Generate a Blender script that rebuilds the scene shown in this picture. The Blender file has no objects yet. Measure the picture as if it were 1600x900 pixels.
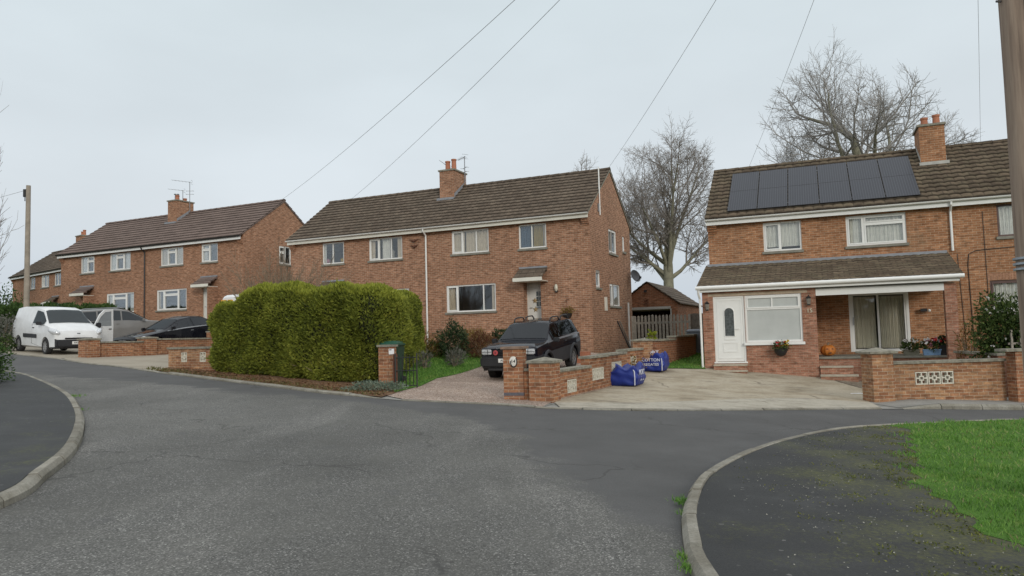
import bpy, bmesh, math, random
import numpy as np
from mathutils import Vector, Matrix
random.seed(7)
RNG = np.random.default_rng(11)
PI = math.pi
C = bpy.context.scene.collection
SC = bpy.context.scene

# ------------------------------------------------------------------ camera
CAMF, PITCH, ROLL = 1155.342, 0.0664859, -0.0267083
EYE = np.array([0.0, 0.0, 1.6])
_f = np.array([0, math.cos(PITCH), math.sin(PITCH)])
_r0 = np.array([1.0, 0, 0]); _u0 = np.cross(_r0, _f)
_r = math.cos(ROLL)*_r0 + math.sin(ROLL)*_u0
_u = -math.sin(ROLL)*_r0 + math.cos(ROLL)*_u0
cam = bpy.data.cameras.new('camera')
camo = bpy.data.objects.new('camera', cam); C.objects.link(camo)
cam.sensor_width = 36.0; cam.lens = 36.0*CAMF/1600.0
cam.clip_start = 0.05; cam.clip_end = 2000
camo.matrix_world = Matrix(((_r[0], _u[0], -_f[0], EYE[0]), (_r[1], _u[1], -_f[1], EYE[1]), (_r[2], _u[2], -_f[2], EYE[2]), (0, 0, 0, 1)))
SC.camera = camo

# ------------------------------------------------------------------ sky + sun (overcast)
SUN_EL, SUN_AZ = math.radians(18), math.radians(163)     # azimuth clockwise from +y
w = bpy.data.worlds.new('World'); SC.world = w; w.use_nodes = True
nt = w.node_tree; nt.nodes.clear()
out = nt.nodes.new('ShaderNodeOutputWorld'); bg = nt.nodes.new('ShaderNodeBackground')
sky = nt.nodes.new('ShaderNodeTexSky'); sky.sky_type = 'NISHITA'; sky.sun_disc = False
sky.sun_elevation = SUN_EL; sky.sun_rotation = SUN_AZ; sky.air_density = 1.0; sky.dust_density = 4.0
tc = nt.nodes.new('ShaderNodeTexCoord'); sep = nt.nodes.new('ShaderNodeSeparateXYZ')
nt.links.new(tc.outputs['Generated'], sep.inputs[0])
rmp = nt.nodes.new('ShaderNodeValToRGB')                 # cloud layer: brighter towards the zenith
els = rmp.color_ramp.elements
els[0].position = 0.0; els[0].color = (5.5, 6.1, 6.7, 1)
els[1].position = 1.0; els[1].color = (10.6, 10.9, 11.2, 1)
for p, c in ((0.06, (5.8, 6.4, 7.05, 1)), (0.17, (6.5, 7.0, 7.4, 1)), (0.42, (6.4, 7.15, 7.5, 1)), (0.6, (7.9, 8.4, 8.7, 1))):
    e = els.new(p); e.color = c
nt.links.new(sep.outputs['Z'], rmp.inputs[0])
noi = nt.nodes.new('ShaderNodeTexNoise'); noi.inputs['Scale'].default_value = 1.9; noi.inputs['Detail'].default_value = 5
mp = nt.nodes.new('ShaderNodeMapping'); mp.inputs['Scale'].default_value = (1, 1, 2.6)
nt.links.new(tc.outputs['Generated'], mp.inputs[0]); nt.links.new(mp.outputs[0], noi.inputs['Vector'])
mr = nt.nodes.new('ShaderNodeMapRange'); mr.inputs[1].default_value = 0.3; mr.inputs[2].default_value = 0.7
mr.inputs[3].default_value = 0.91; mr.inputs[4].default_value = 1.05
nt.links.new(noi.outputs[0], mr.inputs[0])
mul = nt.nodes.new('ShaderNodeMix'); mul.data_type = 'RGBA'; mul.blend_type = 'MULTIPLY'; mul.inputs[0].default_value = 1
nt.links.new(rmp.outputs[0], mul.inputs[6]); nt.links.new(mr.outputs[0], mul.inputs[7])
mx = nt.nodes.new('ShaderNodeMix'); mx.data_type = 'RGBA'; mx.inputs[0].default_value = 0.93
nt.links.new(sky.outputs[0], mx.inputs[6]); nt.links.new(mul.outputs[2], mx.inputs[7])
nt.links.new(mx.outputs[2], bg.inputs[0]); bg.inputs[1].default_value = 0.1
nt.links.new(bg.outputs[0], out.inputs[0])
sl = bpy.data.lights.new('sun', 'SUN'); sl.energy = 1.1; sl.angle = math.radians(14); sl.color = (1, 0.95, 0.88)
so = bpy.data.objects.new('sun', sl); C.objects.link(so)
sd = Vector((math.sin(SUN_AZ)*math.cos(SUN_EL), math.cos(SUN_AZ)*math.cos(SUN_EL), math.sin(SUN_EL)))
so.rotation_euler = sd.to_track_quat('Z', 'Y').to_euler(); so.location = (0, 0, 40)
SC.view_settings.view_transform = 'Standard'; SC.view_settings.look = 'None'
SC.view_settings.exposure = 0.17; SC.view_settings.gamma = 1.0; SC.view_settings.use_curve_mapping = False
SC.cycles.max_bounces = 8; SC.cycles.transparent_max_bounces = 12

# ------------------------------------------------------------------ ground height and placement
EX = [-60, -26, -18.7, -15.82, -13.47, -11.65, -9.66, -8.18, -7.27, -5.24, -4.09, -3.22, -2.25, -1.13, .13, .49, 2.33, 4.39, 5.91, 7.99, 10.71, 25, 60]
EY = [58, 33, 27.38, 25.37, 23.21, 21.94, 20.14, 18.98, 18.22, 16.65, 15.74, 15.27, 14.74, 14.52, 14.18, 13.95, 13.96, 14.42, 14.83, 15.35, 15.73, 17, 21]
def ss(a, b, x):
    t = np.clip((x-a)/(b-a), 0, 1); return t*t*(3-2*t)
def H(x, y):
    b = .02*np.clip(y, -8, 60) - .05*np.clip(x, -45, 25)
    return float(b + (.5)*ss(5-2*ss(1.5, 4, x), 14-ss(1.5, 4, x), y-np.interp(x, EX, EY)))
def ray(px, py):
    d = _f + (px-800)/CAMF*_r + (450-py)/CAMF*_u
    return d/d[1]
def G(px, py):                       # point on the ground seen at a pixel of the photograph
    d = ray(px, py); lo, hi = 1., 140.
    for _ in range(50):
        m = (lo+hi)/2; p = EYE+d*m
        if p[2] > H(p[0], p[1]): lo = m
        else: hi = m
    p = EYE+d*lo
    return (float(p[0]), float(p[1]))
def D(px, py, depth):
    p = EYE+ray(px, py)*depth
    return (float(p[0]), float(p[1]), float(p[2]))

# ------------------------------------------------------------------ materials
MATS = {}
def nodes_of(name):
    m = bpy.data.materials.new(name); m.use_nodes = True
    nt = m.node_tree; b = nt.nodes['Principled BSDF']
    return m, nt, b
def N(nt, t, **kw):
    n = nt.nodes.new(t)
    for k, v in kw.items():
        if k in n.inputs: n.inputs[k].default_value = v
        else: setattr(n, k, v)
    return n
def mixc(nt, fac, a, b, mode='MIX'):
    n = nt.nodes.new('ShaderNodeMix'); n.data_type = 'RGBA'; n.blend_type = mode
    for i, v in ((0, fac), (6, a), (7, b)):
        if isinstance(v, (int, float)): n.inputs[i].default_value = v
        elif isinstance(v, tuple): n.inputs[i].default_value = (v[0], v[1], v[2], 1)
        else: nt.links.new(v, n.inputs[i])
    return n.outputs[2]
def ramp(nt, src, stops):
    n = nt.nodes.new('ShaderNodeValToRGB'); e = n.color_ramp.elements
    while len(e) < len(stops): e.new(.5)
    for x, (p, c) in zip(e, stops):
        x.position = p; x.color = (c, c, c, 1) if isinstance(c, (int, float)) else (c[0], c[1], c[2], 1)
    nt.links.new(src, n.inputs[0]); return n.outputs[0]
def noise(nt, vec, scale, detail=4, rough=.55, dist=0):
    n = N(nt, 'ShaderNodeTexNoise', Scale=scale, Detail=detail, Roughness=rough, Distortion=dist)
    if vec is not None: nt.links.new(vec, n.inputs['Vector'])
    return n.outputs[0]
def mapping(nt, vec, scale=(1, 1, 1), loc=(0, 0, 0)):
    n = nt.nodes.new('ShaderNodeMapping'); n.inputs['Scale'].default_value = scale; n.inputs['Location'].default_value = loc
    nt.links.new(vec, n.inputs[0]); return n.outputs[0]
def bump(nt, b, h, strength=.3, dist=.01):
    n = N(nt, 'ShaderNodeBump', Strength=strength, Distance=dist); nt.links.new(h, n.inputs['Height'])
    nt.links.new(n.outputs[0], b.inputs['Normal'])
def coord(nt, which='Object'):
    return nt.nodes.new('ShaderNodeTexCoord').outputs[which]

def plain(name, col, rough=.6, metal=0, var=.12, scale=6, spec=.5):
    if name in MATS: return MATS[name]
    m, nt, b = nodes_of(name)
    v = coord(nt)
    n1 = noise(nt, v, scale, 5, .6)
    f = ramp(nt, n1, [(.3, 1-var), (.7, 1+var)])
    nt.links.new(mixc(nt, 1, col, f, 'MULTIPLY'), b.inputs['Base Color'])
    b.inputs['Roughness'].default_value = rough; b.inputs['Metallic'].default_value = metal
    b.inputs['Specular IOR Level'].default_value = spec
    MATS[name] = m; return m

def brick_mat(name, c1, c2, mortar, stain=.35, seed=0.0, row=.075, bw=.225):
    m, nt, b = nodes_of(name)
    uv = coord(nt, 'UV'); ob = mapping(nt, coord(nt), (1, 1, 1), (seed, seed*2, 0))
    bt = N(nt, 'ShaderNodeTexBrick', Scale=1.0); bt.inputs['Mortar Size'].default_value = .006
    bt.inputs['Mortar Smooth'].default_value = .3; bt.inputs['Bias'].default_value = -.1
    bt.inputs['Brick Width'].default_value = bw; bt.inputs['Row Height'].default_value = row
    bt.inputs['Color1'].default_value = (*c1, 1); bt.inputs['Color2'].default_value = (*c2, 1); bt.inputs['Mortar'].default_value = (*mortar, 1)
    wob = noise(nt, uv, 9, 2)
    wv = nt.nodes.new('ShaderNodeVectorMath'); wv.operation = 'MULTIPLY_ADD'
    nt.links.new(wob, wv.inputs[0]); wv.inputs[1].default_value = (.006, .006, 0); nt.links.new(uv, wv.inputs[2])
    nt.links.new(wv.outputs[0], bt.inputs['Vector'])
    # extra per-brick tone: noise stretched along the course
    n0 = noise(nt, mapping(nt, uv, (4.4, 13.3, 1)), 1.0, 1, .5)
    tone = ramp(nt, n0, [(.28, .60), (.46, .98), (.56, 1.0), (.74, 1.38)])
    n1 = noise(nt, ob, .55, 5, .62); big = ramp(nt, n1, [(.3, 1-stain*.55), (.68, 1+stain*.35)])
    n2 = noise(nt, ob, 26, 4, .6); fine = ramp(nt, n2, [(.3, .84), (.7, 1.14)])
    c = mixc(nt, 1, bt.outputs[0], tone, 'MULTIPLY'); c = mixc(nt, 1, c, big, 'MULTIPLY'); c = mixc(nt, 1, c, fine, 'MULTIPLY')
    st_ = noise(nt, mapping(nt, ob, (2.2, 2.2, .22)), 1.0, 6, .7); c = mixc(nt, ramp(nt, st_, [(.55, 0), (.78, .42)]), c, (.12, .085, .06))      # rain streaks
    n3 = noise(nt, mapping(nt, ob, (1, 1, .5)), 1.3, 6, .7)
    c = mixc(nt, ramp(nt, n3, [(.58, 0.0), (.75, .35)]), c, (mortar[0]*.8, mortar[1]*.8, mortar[2]*.75))
    nt.links.new(c, b.inputs['Base Color']); b.inputs['Roughness'].default_value = .9; b.inputs['Specular IOR Level'].default_value = .2
    inv = ramp(nt, bt.outputs[1], [(0, 1), (1, 0)])
    h = mixc(nt, .35, inv, n2); bump(nt, b, h, .55, .008)
    MATS[name] = m; return m

def tile_mat(name, c, c2, lichen, amt=.5, gauge=.3, seed=0., joint=.5):
    m, nt, b = nodes_of(name)
    uv = coord(nt, 'UV'); ob = mapping(nt, coord(nt), (1, 1, 1), (seed, 0, seed))
    sn = nt.nodes.new('ShaderNodeVectorMath'); sn.operation = 'SNAP'
    nt.links.new(uv, sn.inputs[0]); sn.inputs[1].default_value = (.3, gauge, 1)
    wn = nt.nodes.new('ShaderNodeTexWhiteNoise'); wn.noise_dimensions = '2D'; nt.links.new(sn.outputs[0], wn.inputs['Vector'])
    col = mixc(nt, wn.outputs[0], c, c2)
    n1 = noise(nt, ob, 1.1, 6, .65); n2 = noise(nt, ob, 14, 6, .7); n3 = noise(nt, ob, 3.2, 5, .7)
    col = mixc(nt, 1, col, ramp(nt, n1, [(.3, .80), (.7, 1.18)]), 'MULTIPLY')
    col = mixc(nt, 1, col, ramp(nt, n2, [(.3, .78), (.7, 1.18)]), 'MULTIPLY')
    col = mixc(nt, ramp(nt, n3, [(.45, 0.), (.68, amt)]), col, lichen)
    sp = nt.nodes.new('ShaderNodeSeparateXYZ'); nt.links.new(uv, sp.inputs[0])       # grime and painted course shade on each tile's lower lip; dark side joints
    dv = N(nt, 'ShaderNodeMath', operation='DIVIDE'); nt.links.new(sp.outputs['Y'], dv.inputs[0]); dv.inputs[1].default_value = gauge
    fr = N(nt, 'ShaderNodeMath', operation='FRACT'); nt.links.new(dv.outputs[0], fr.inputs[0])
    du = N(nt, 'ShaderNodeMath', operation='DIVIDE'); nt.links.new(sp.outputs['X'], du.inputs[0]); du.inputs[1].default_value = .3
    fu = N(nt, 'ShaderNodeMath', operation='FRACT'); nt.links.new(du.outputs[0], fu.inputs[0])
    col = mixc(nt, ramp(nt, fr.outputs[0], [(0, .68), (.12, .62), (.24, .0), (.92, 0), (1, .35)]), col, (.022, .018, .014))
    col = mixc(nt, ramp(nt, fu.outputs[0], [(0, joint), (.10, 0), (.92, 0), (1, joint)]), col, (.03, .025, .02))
    nt.links.new(col, b.inputs['Base Color']); b.inputs['Roughness'].default_value = .88; b.inputs['Specular IOR Level'].default_value = .25
    bump(nt, b, n2, .5, .012)
    MATS[name] = m; return m

def leaf_mat(name, stops, rough=.65, trans=.25):
    m, nt, b = nodes_of(name)
    g = nt.nodes.new('ShaderNodeNewGeometry')
    n1 = noise(nt, coord(nt), 1.1, 3)
    f = nt.nodes.new('ShaderNodeMath'); f.operation = 'MULTIPLY_ADD'
    nt.links.new(g.outputs['Random Per Island'], f.inputs[0]); f.inputs[1].default_value = .65
    f2 = nt.nodes.new('ShaderNodeMath'); f2.operation = 'MULTIPLY_ADD'; nt.links.new(n1, f2.inputs[0]); f2.inputs[1].default_value = .9; f2.inputs[2].default_value = -.28
    nt.links.new(f2.outputs[0], f.inputs[2])
    c = ramp(nt, f.outputs[0], stops)
    nt.links.new(c, b.inputs['Base Color']); b.inputs['Roughness'].default_value = rough; b.inputs['Specular IOR Level'].default_value = .25
    tr = nt.nodes.new('ShaderNodeBsdfTranslucent'); nt.links.new(c, tr.inputs[0])
    ms = nt.nodes.new('ShaderNodeMixShader'); ms.inputs[0].default_value = trans
    nt.links.new(b.outputs[0], ms.inputs[1]); nt.links.new(tr.outputs[0], ms.inputs[2])
    nt.links.new(ms.outputs[0], nt.nodes['Material Output'].inputs[0])
    MATS[name] = m; return m

def glass_mat(name, tint=(.96, .955, .935), refl=.05, rough=.02, mult=.5):
    m, nt, b = nodes_of(name); nt.nodes.remove(b)
    lw = N(nt, 'ShaderNodeLayerWeight', Blend=.35)
    f = nt.nodes.new('ShaderNodeMath'); f.operation = 'MULTIPLY_ADD'; nt.links.new(lw.outputs['Fresnel'], f.inputs[0])
    f.inputs[1].default_value = mult; f.inputs[2].default_value = refl; f.use_clamp = True
    t = nt.nodes.new('ShaderNodeBsdfTransparent'); t.inputs[0].default_value = (*tint, 1)
    g = nt.nodes.new('ShaderNodeBsdfGlossy'); g.inputs['Roughness'].default_value = rough; g.inputs[0].default_value = (.8, .84, .88, 1)
    bp = N(nt, 'ShaderNodeBump', Strength=.05, Distance=.02); nt.links.new(noise(nt, coord(nt), 1.7, 2), bp.inputs['Height']); nt.links.new(bp.outputs[0], g.inputs['Normal'])
    ms = nt.nodes.new('ShaderNodeMixShader'); nt.links.new(f.outputs[0], ms.inputs[0]); nt.links.new(t.outputs[0], ms.inputs[1]); nt.links.new(g.outputs[0], ms.inputs[2])
    nt.links.new(ms.outputs[0], nt.nodes['Material Output'].inputs[0])
    MATS[name] = m; return m

def paint_mat(name, col, rough=.25, coat=.6, dirt=.0, dirtcol=(.2, .17, .13)):
    m, nt, b = nodes_of(name)
    c = mixc(nt, 1, col, ramp(nt, noise(nt, coord(nt), 3, 4), [(.3, .92), (.7, 1.08)]), 'MULTIPLY')
    if dirt > 0:
        sp = nt.nodes.new('ShaderNodeSeparateXYZ'); nt.links.new(coord(nt), sp.inputs[0])
        n2 = noise(nt, coord(nt), 4, 5, .7)
        c = mixc(nt, ramp(nt, n2, [(.35, 0), (.75, dirt)]), c, dirtcol)
    nt.links.new(c, b.inputs['Base Color']); b.inputs['Roughness'].default_value = rough; b.inputs['Coat Weight'].default_value = coat
    b.inputs['Coat Roughness'].default_value = .06; b.inputs['Specular IOR Level'].default_value = .3
    MATS[name] = m; return m

BRICK2 = brick_mat('brick_red', (.275, .138, .082), (.39, .208, .128), (.47, .365, .27), .3, 0.)
BRICK1 = brick_mat('brick_red_far', (.275, .132, .074), (.38, .20, .12), (.43, .335, .25), .28, 5.)
BRICK3 = brick_mat('brick_orange', (.30, .138, .068), (.42, .213, .112), (.45, .34, .235), .28, 9.)
BRICKG = brick_mat('brick_garage', (.25, .105, .055), (.32, .145, .08), (.35, .25, .18), .3, 2.)
BRICKE = brick_mat('brick_extension', (.30, .14, .088), (.40, .205, .14), (.38, .28, .2), .25, 21.)
BRICKW = brick_mat('brick_garden_wall', (.245, .105, .056), (.37, .18, .092), (.40, .31, .22), .6, 3.)
BRICKW2 = brick_mat('brick_buff_wall', (.28, .13, .068), (.43, .245, .13), (.45, .35, .25), .5, 13.)
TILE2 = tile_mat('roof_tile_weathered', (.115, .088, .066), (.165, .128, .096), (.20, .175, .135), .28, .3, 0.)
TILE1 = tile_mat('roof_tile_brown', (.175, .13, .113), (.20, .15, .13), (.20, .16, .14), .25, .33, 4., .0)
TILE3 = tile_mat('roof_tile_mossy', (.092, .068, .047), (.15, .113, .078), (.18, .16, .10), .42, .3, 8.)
CONC = plain('concrete_sill', (.21, .20, .165), .9, 0, .25, 5)
COPING = plain('stone_coping', (.23, .215, .17), .9, 0, .4, 9)
WHITE = plain('white_upvc', (.78, .78, .75), .35, 0, .03, 3)
CREAM = plain('cream_fascia', (.68, .66, .58), .55, 0, .1, 2)
BROWNF = plain('brown_frame', (.10, .055, .045), .5, 0, .1, 4)
BLACKP = plain('black_plastic', (.02, .02, .021), .45, 0, .1, 5)
LEAD = plain('lead_flashing', (.25, .26, .28), .6, 0, .15, 6)
TERRA = plain('terracotta_pot', (.38, .15, .085), .8, 0, .15, 7)
INTER = plain('plaster_inside', (.32, .30, .27), .9, 0, .05, 2)
NET = plain('net_curtain', (.86, .87, .84), .9, 0, .1, 6)
DRAPE = plain('beige_drape', (.74, .67, .56), .9, 0, .1, 6)
DRAPER = plain('red_drape', (.22, .045, .04), .9, 0, .1, 6)
DRAPEB = plain('blue_drape', (.10, .17, .26), .9, 0, .1, 6)
DRAPEY = plain('yellow_drape', (.42, .33, .12), .9, 0, .1, 6)
GREYM = plain('galvanised_metal', (.32, .33, .34), .45, .7, .1, 8)
GLASS = glass_mat('window_glass')
FROST = plain('frosted_glass', (.48, .50, .48), .22, 0, .08, 2)
FROSTD = plain('dark_frosted_glass', (.09, .10, .10), .2, 0, .5, 14)
# ------------------------------------------------------------------ mesh builder
def setp(o, label=None, cat=None, group=None, kind=None):
    if label: o['label'] = label
    if cat: o['category'] = cat
    if group: o['group'] = group
    if kind: o['kind'] = kind
    return o
def empty(name, loc, rotz=0, label=None, cat=None, group=None):
    o = bpy.data.objects.new(name, None); C.objects.link(o); o.empty_display_size = .2
    o.location = loc; o.rotation_euler = (0, 0, rotz); setp(o, label, cat, group); return o
def auto_uv(me):
    nl = len(me.loops)
    if not nl: return
    co = np.empty(len(me.vertices)*3, np.float32); me.vertices.foreach_get('co', co); co = co.reshape(-1, 3)
    vi = np.empty(nl, np.int32); me.loops.foreach_get('vertex_index', vi)
    pn = np.empty(len(me.polygons)*3, np.float32); me.polygons.foreach_get('normal', pn); pn = pn.reshape(-1, 3)
    lt = np.empty(len(me.polygons), np.int32); me.polygons.foreach_get('loop_total', lt)
    n = np.repeat(pn, lt, axis=0)
    t = np.stack([-n[:, 1], n[:, 0], np.zeros(nl)], 1); ln = np.linalg.norm(t, axis=1)
    flat = np.abs(n[:, 2]) > .93
    t[flat] = (1, 0, 0); ln[flat] = 1; t /= ln[:, None]
    bt = np.cross(n, t); bt[flat] = (0, 1, 0)
    p = co[vi]
    uv = np.stack([(p*t).sum(1), (p*bt).sum(1)], 1).astype(np.float32)
    l = me.uv_layers.new(name='UVMap'); l.data.foreach_set('uv', uv.ravel())
class MB:
    def __init__(s): s.v = []; s.f = []; s.m = []
    def add(s, vs, fs, m=0):
        b = len(s.v); s.v.extend([tuple(map(float, p)) for p in vs]); s.f.extend([tuple(b+i for i in f) for f in fs]); s.m.extend([m]*len(fs)); return s
    def quad(s, a, b, c, d, m=0): return s.add([a, b, c, d], [(0, 1, 2, 3)], m)
    def box(s, x0, x1, y0, y1, z0, z1, m=0):
        if x0 > x1: x0, x1 = x1, x0
        if y0 > y1: y0, y1 = y1, y0
        if z0 > z1: z0, z1 = z1, z0
        vs = [(x, y, z) for z in (z0, z1) for y in (y0, y1) for x in (x0, x1)]
        return s.add(vs, [(0, 2, 3, 1), (4, 5, 7, 6), (0, 1, 5, 4), (2, 6, 7, 3), (0, 4, 6, 2), (1, 3, 7, 5)], m)
    def cbox(s, c, size, rot=None, m=0):
        hx, hy, hz = [k/2 for k in size]
        vs = [Vector((x, y, z)) for z in (-hz, hz) for y in (-hy, hy) for x in (-hx, hx)]
        if rot is not None: vs = [rot @ v for v in vs]
        vs = [v+Vector(c) for v in vs]
        return s.add(vs, [(0, 2, 3, 1), (4, 5, 7, 6), (0, 1, 5, 4), (2, 6, 7, 3), (0, 4, 6, 2), (1, 3, 7, 5)], m)
    def tube(s, pts, rad, n=6, cap=True, m=0):
        pts = [Vector(p) for p in pts]; k = len(pts)
        if isinstance(rad, (int, float)): rad = [rad]*k
        d = (pts[1]-pts[0]).normalized(); a = d.orthogonal().normalized(); vs = []; fs = []
        for i, p in enumerate(pts):
            d2 = (pts[min(i+1, k-1)]-pts[max(i-1, 0)]).normalized()
            a = (a - d2*a.dot(d2)); a = a.normalized() if a.length > 1e-6 else d2.orthogonal().normalized()
            b = d2.cross(a)
            for j in range(n):
                t = 2*PI*j/n; vs.append(p + (a*math.cos(t)+b*math.sin(t))*rad[i])
        for i in range(k-1):
            for j in range(n):
                j2 = (j+1) % n; fs.append((i*n+j, i*n+j2, (i+1)*n+j2, (i+1)*n+j))
        if cap: fs.append(tuple(range(n-1, -1, -1))); fs.append(tuple((k-1)*n+j for j in range(n)))
        return s.add(vs, fs, m)
    def lathe(s, prof, n=16, mat=None, m=0):       # prof: (r, z)
        vs = []; fs = []
        for r, z in prof:
            for j in range(n):
                t = 2*PI*j/n; v = Vector((r*math.cos(t), r*math.sin(t), z)); vs.append(mat @ v if mat is not None else v)
        for i in range(len(prof)-1):
            for j in range(n):
                j2 = (j+1) % n; fs.append((i*n+j, i*n+j2, (i+1)*n+j2, (i+1)*n+j))
        fs.append(tuple(range(n-1, -1, -1))); fs.append(tuple((len(prof)-1)*n+j for j in range(n)))
        return s.add(vs, fs, m)
    def prism(s, poly, z0, z1, m=0):
        n = len(poly); vs = [(x, y, z0) for x, y in poly]+[(x, y, z1) for x, y in poly]
        return s.add(vs, [tuple(range(n-1, -1, -1)), tuple(range(n, 2*n))]+[(i, (i+1) % n, n+(i+1) % n, n+i) for i in range(n)], m)
    def build(s, name, mats, parent=None, smooth=False, loc=(0, 0, 0), rot=(0, 0, 0), bevel=0, label=None, cat=None, group=None, kind=None, angle=40):
        me = bpy.data.meshes.new(name); me.from_pydata(s.v, [], s.f)
        if bevel:
            bm = bmesh.new(); bm.from_mesh(me); bmesh.ops.remove_doubles(bm, verts=bm.verts, dist=1e-5)
            bmesh.ops.bevel(bm, geom=[e for e in bm.edges if e.is_manifold and e.calc_face_angle(0) > .5], offset=bevel, segments=2, affect='EDGES'); bm.to_mesh(me); bm.free()
        if not isinstance(mats, (list, tuple)): mats = [mats]
        for x in mats: me.materials.append(x)
        if len(mats) > 1 and not bevel: me.polygons.foreach_set('material_index', s.m)
        auto_uv(me)
        if smooth:
            me.polygons.foreach_set('use_smooth', [True]*len(me.polygons)); me.set_sharp_from_angle(angle=math.radians(angle))
        me.update()
        o = bpy.data.objects.new(name, me); C.objects.link(o); o.parent = parent; o.location = loc; o.rotation_euler = rot
        setp(o, label, cat, group, kind); return o
def fast(name, verts, faces, mats, parent=None, loc=(0, 0, 0), label=None, cat=None, group=None, kind=None, smooth=False):
    verts = np.asarray(verts, np.float32); faces = np.asarray(faces, np.int32); k = faces.shape[1]
    me = bpy.data.meshes.new(name); me.vertices.add(len(verts)); me.vertices.foreach_set('co', verts.ravel())
    me.loops.add(faces.size); me.loops.foreach_set('vertex_index', faces.ravel())
    me.polygons.add(len(faces)); me.polygons.foreach_set('loop_start', np.arange(0, faces.size, k, dtype=np.int32))
    me.update(calc_edges=True); me.validate()
    if smooth: me.polygons.foreach_set('use_smooth', [True]*len(me.polygons))
    me.materials.append(mats)
    o = bpy.data.objects.new(name, me); C.objects.link(o); o.parent = parent; o.location = loc
    setp(o, label, cat, group, kind); return o
def dup(root, loc, rotz=None, label=None, group=None):
    def cp(o, par):
        c = o.copy(); C.objects.link(c); c.parent = par
        for ch in list(o.children): cp(ch, c)
        return c
    r = cp(root, None); r.location = loc
    if rotz is not None: r.rotation_euler = (0, 0, rotz)
    setp(r, label, None, group); return r
def text(s, size, mat, name, parent=None, loc=(0, 0, 0), rot=(0, 0, 0), ext=.004, xs=1.0, label=None, cat=None):
    cu = bpy.data.curves.new('tmp', 'FONT'); cu.body = s; cu.size = size; cu.extrude = ext; cu.align_x = 'CENTER'; cu.align_y = 'CENTER'; cu.offset = size*.012
    t = bpy.data.objects.new('tmp', cu); C.objects.link(t)
    dg = bpy.context.evaluated_depsgraph_get(); me = bpy.data.meshes.new_from_object(t.evaluated_get(dg))
    bpy.data.objects.remove(t); me.materials.clear(); me.materials.append(mat); me.name = name
    o = bpy.data.objects.new(name, me); C.objects.link(o); o.parent = parent; o.location = loc; o.rotation_euler = rot; o.scale = (xs, 1, 1)
    setp(o, label, cat); return o

# leaves scattered round given points: a quad per leaf
def leaf_cloud(pts, nrm, size, aspect=.5, tilt=.8, rng=RNG, up=0.0):
    n = len(pts); pts = np.asarray(pts); d = np.asarray(nrm)+rng.normal(0, tilt, (n, 3)); d[:, 2] += up
    d /= np.linalg.norm(d, axis=1)[:, None]+1e-9
    r = rng.normal(0, 1, (n, 3)); a = np.cross(d, r); a /= np.linalg.norm(a, axis=1)[:, None]+1e-9
    L = (size*(rng.uniform(.6, 1.4, n)))[:, None]; W = L*aspect*.5
    v = np.stack([pts, pts+d*L*.45+a*W, pts+d*L, pts+d*L*.45-a*W], 1).reshape(-1, 3)
    return v, np.arange(n*4).reshape(-1, 4)
def cyl_up(px, py):
    return 0
# ------------------------------------------------------------------ ground surfaces
def smooth_line(pts, step=.25):
    P = [np.array(p, float) for p in pts]; P = [2*P[0]-P[1]]+P+[2*P[-1]-P[-2]]; out = []
    for i in range(1, len(P)-2):
        n = max(2, int(np.linalg.norm(P[i+1]-P[i])/step))
        for k in range(n):
            t = k/n; a, b, c, d = P[i-1:i+3]
            out.append(.5*((2*b)+(c-a)*t+(2*a-5*b+4*c-d)*t*t+(3*b-a-3*c+d)*t**3))
    out.append(P[-2]); return out
def offset_line(L, d):
    o = []
    for i in range(len(L)):
        t = L[min(i+1, len(L)-1)]-L[max(i-1, 0)]; t = t/np.linalg.norm(t); o.append(L[i]+np.array([-t[1], t[0]])*d)
    return o
def drape(name, poly, dz, mat, cell=1.0, kind='structure', label=None, cat=None, attr=None):
    bm = bmesh.new(); vs = [bm.verts.new((p[0], p[1], 0)) for p in poly]; bm.faces.new(vs)
    bmesh.ops.triangulate(bm, faces=bm.faces[:])
    xs = [p[0] for p in poly]; ys = [p[1] for p in poly]
    for lo, hi, ax in ((min(xs), max(xs), 0), (min(ys), max(ys), 1)):
        k = math.ceil(lo/cell)
        while k*cell < hi:
            co = [0, 0, 0]; no = [0, 0, 0]; co[ax] = k*cell; no[ax] = 1
            bmesh.ops.bisect_plane(bm, geom=bm.verts[:]+bm.edges[:]+bm.faces[:], plane_co=co, plane_no=no, dist=1e-5); k += 1
    for v in bm.verts: v.co.z = H(v.co.x, v.co.y)+(dz(v.co.x, v.co.y) if callable(dz) else dz)
    bmesh.ops.recalc_face_normals(bm, faces=bm.faces[:])
    if sum(f.normal.z for f in bm.faces) < 0: bmesh.ops.reverse_faces(bm, faces=bm.faces[:])
    me = bpy.data.meshes.new(name); bm.to_mesh(me); bm.free()
    if attr:
        a = me.attributes.new('mask', 'FLOAT', 'POINT'); a.data.foreach_set('value', [float(attr(v.co.x, v.co.y)) for v in me.vertices])
    auto_uv(me); me.materials.append(mat); me.polygons.foreach_set('use_smooth', [True]*len(me.polygons))
    o = bpy.data.objects.new(name, me); C.objects.link(o); setp(o, label, cat, None, kind); return o
def G2(px, py, dz=0):
    d = ray(px, py); lo, hi = 1., 140.
    for _ in range(50):
        m = (lo+hi)/2; p = EYE+d*m
        if p[2] > H(p[0], p[1])+dz: lo = m
        else: hi = m
    p = EYE+d*lo; return (float(p[0]), float(p[1]))

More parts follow.
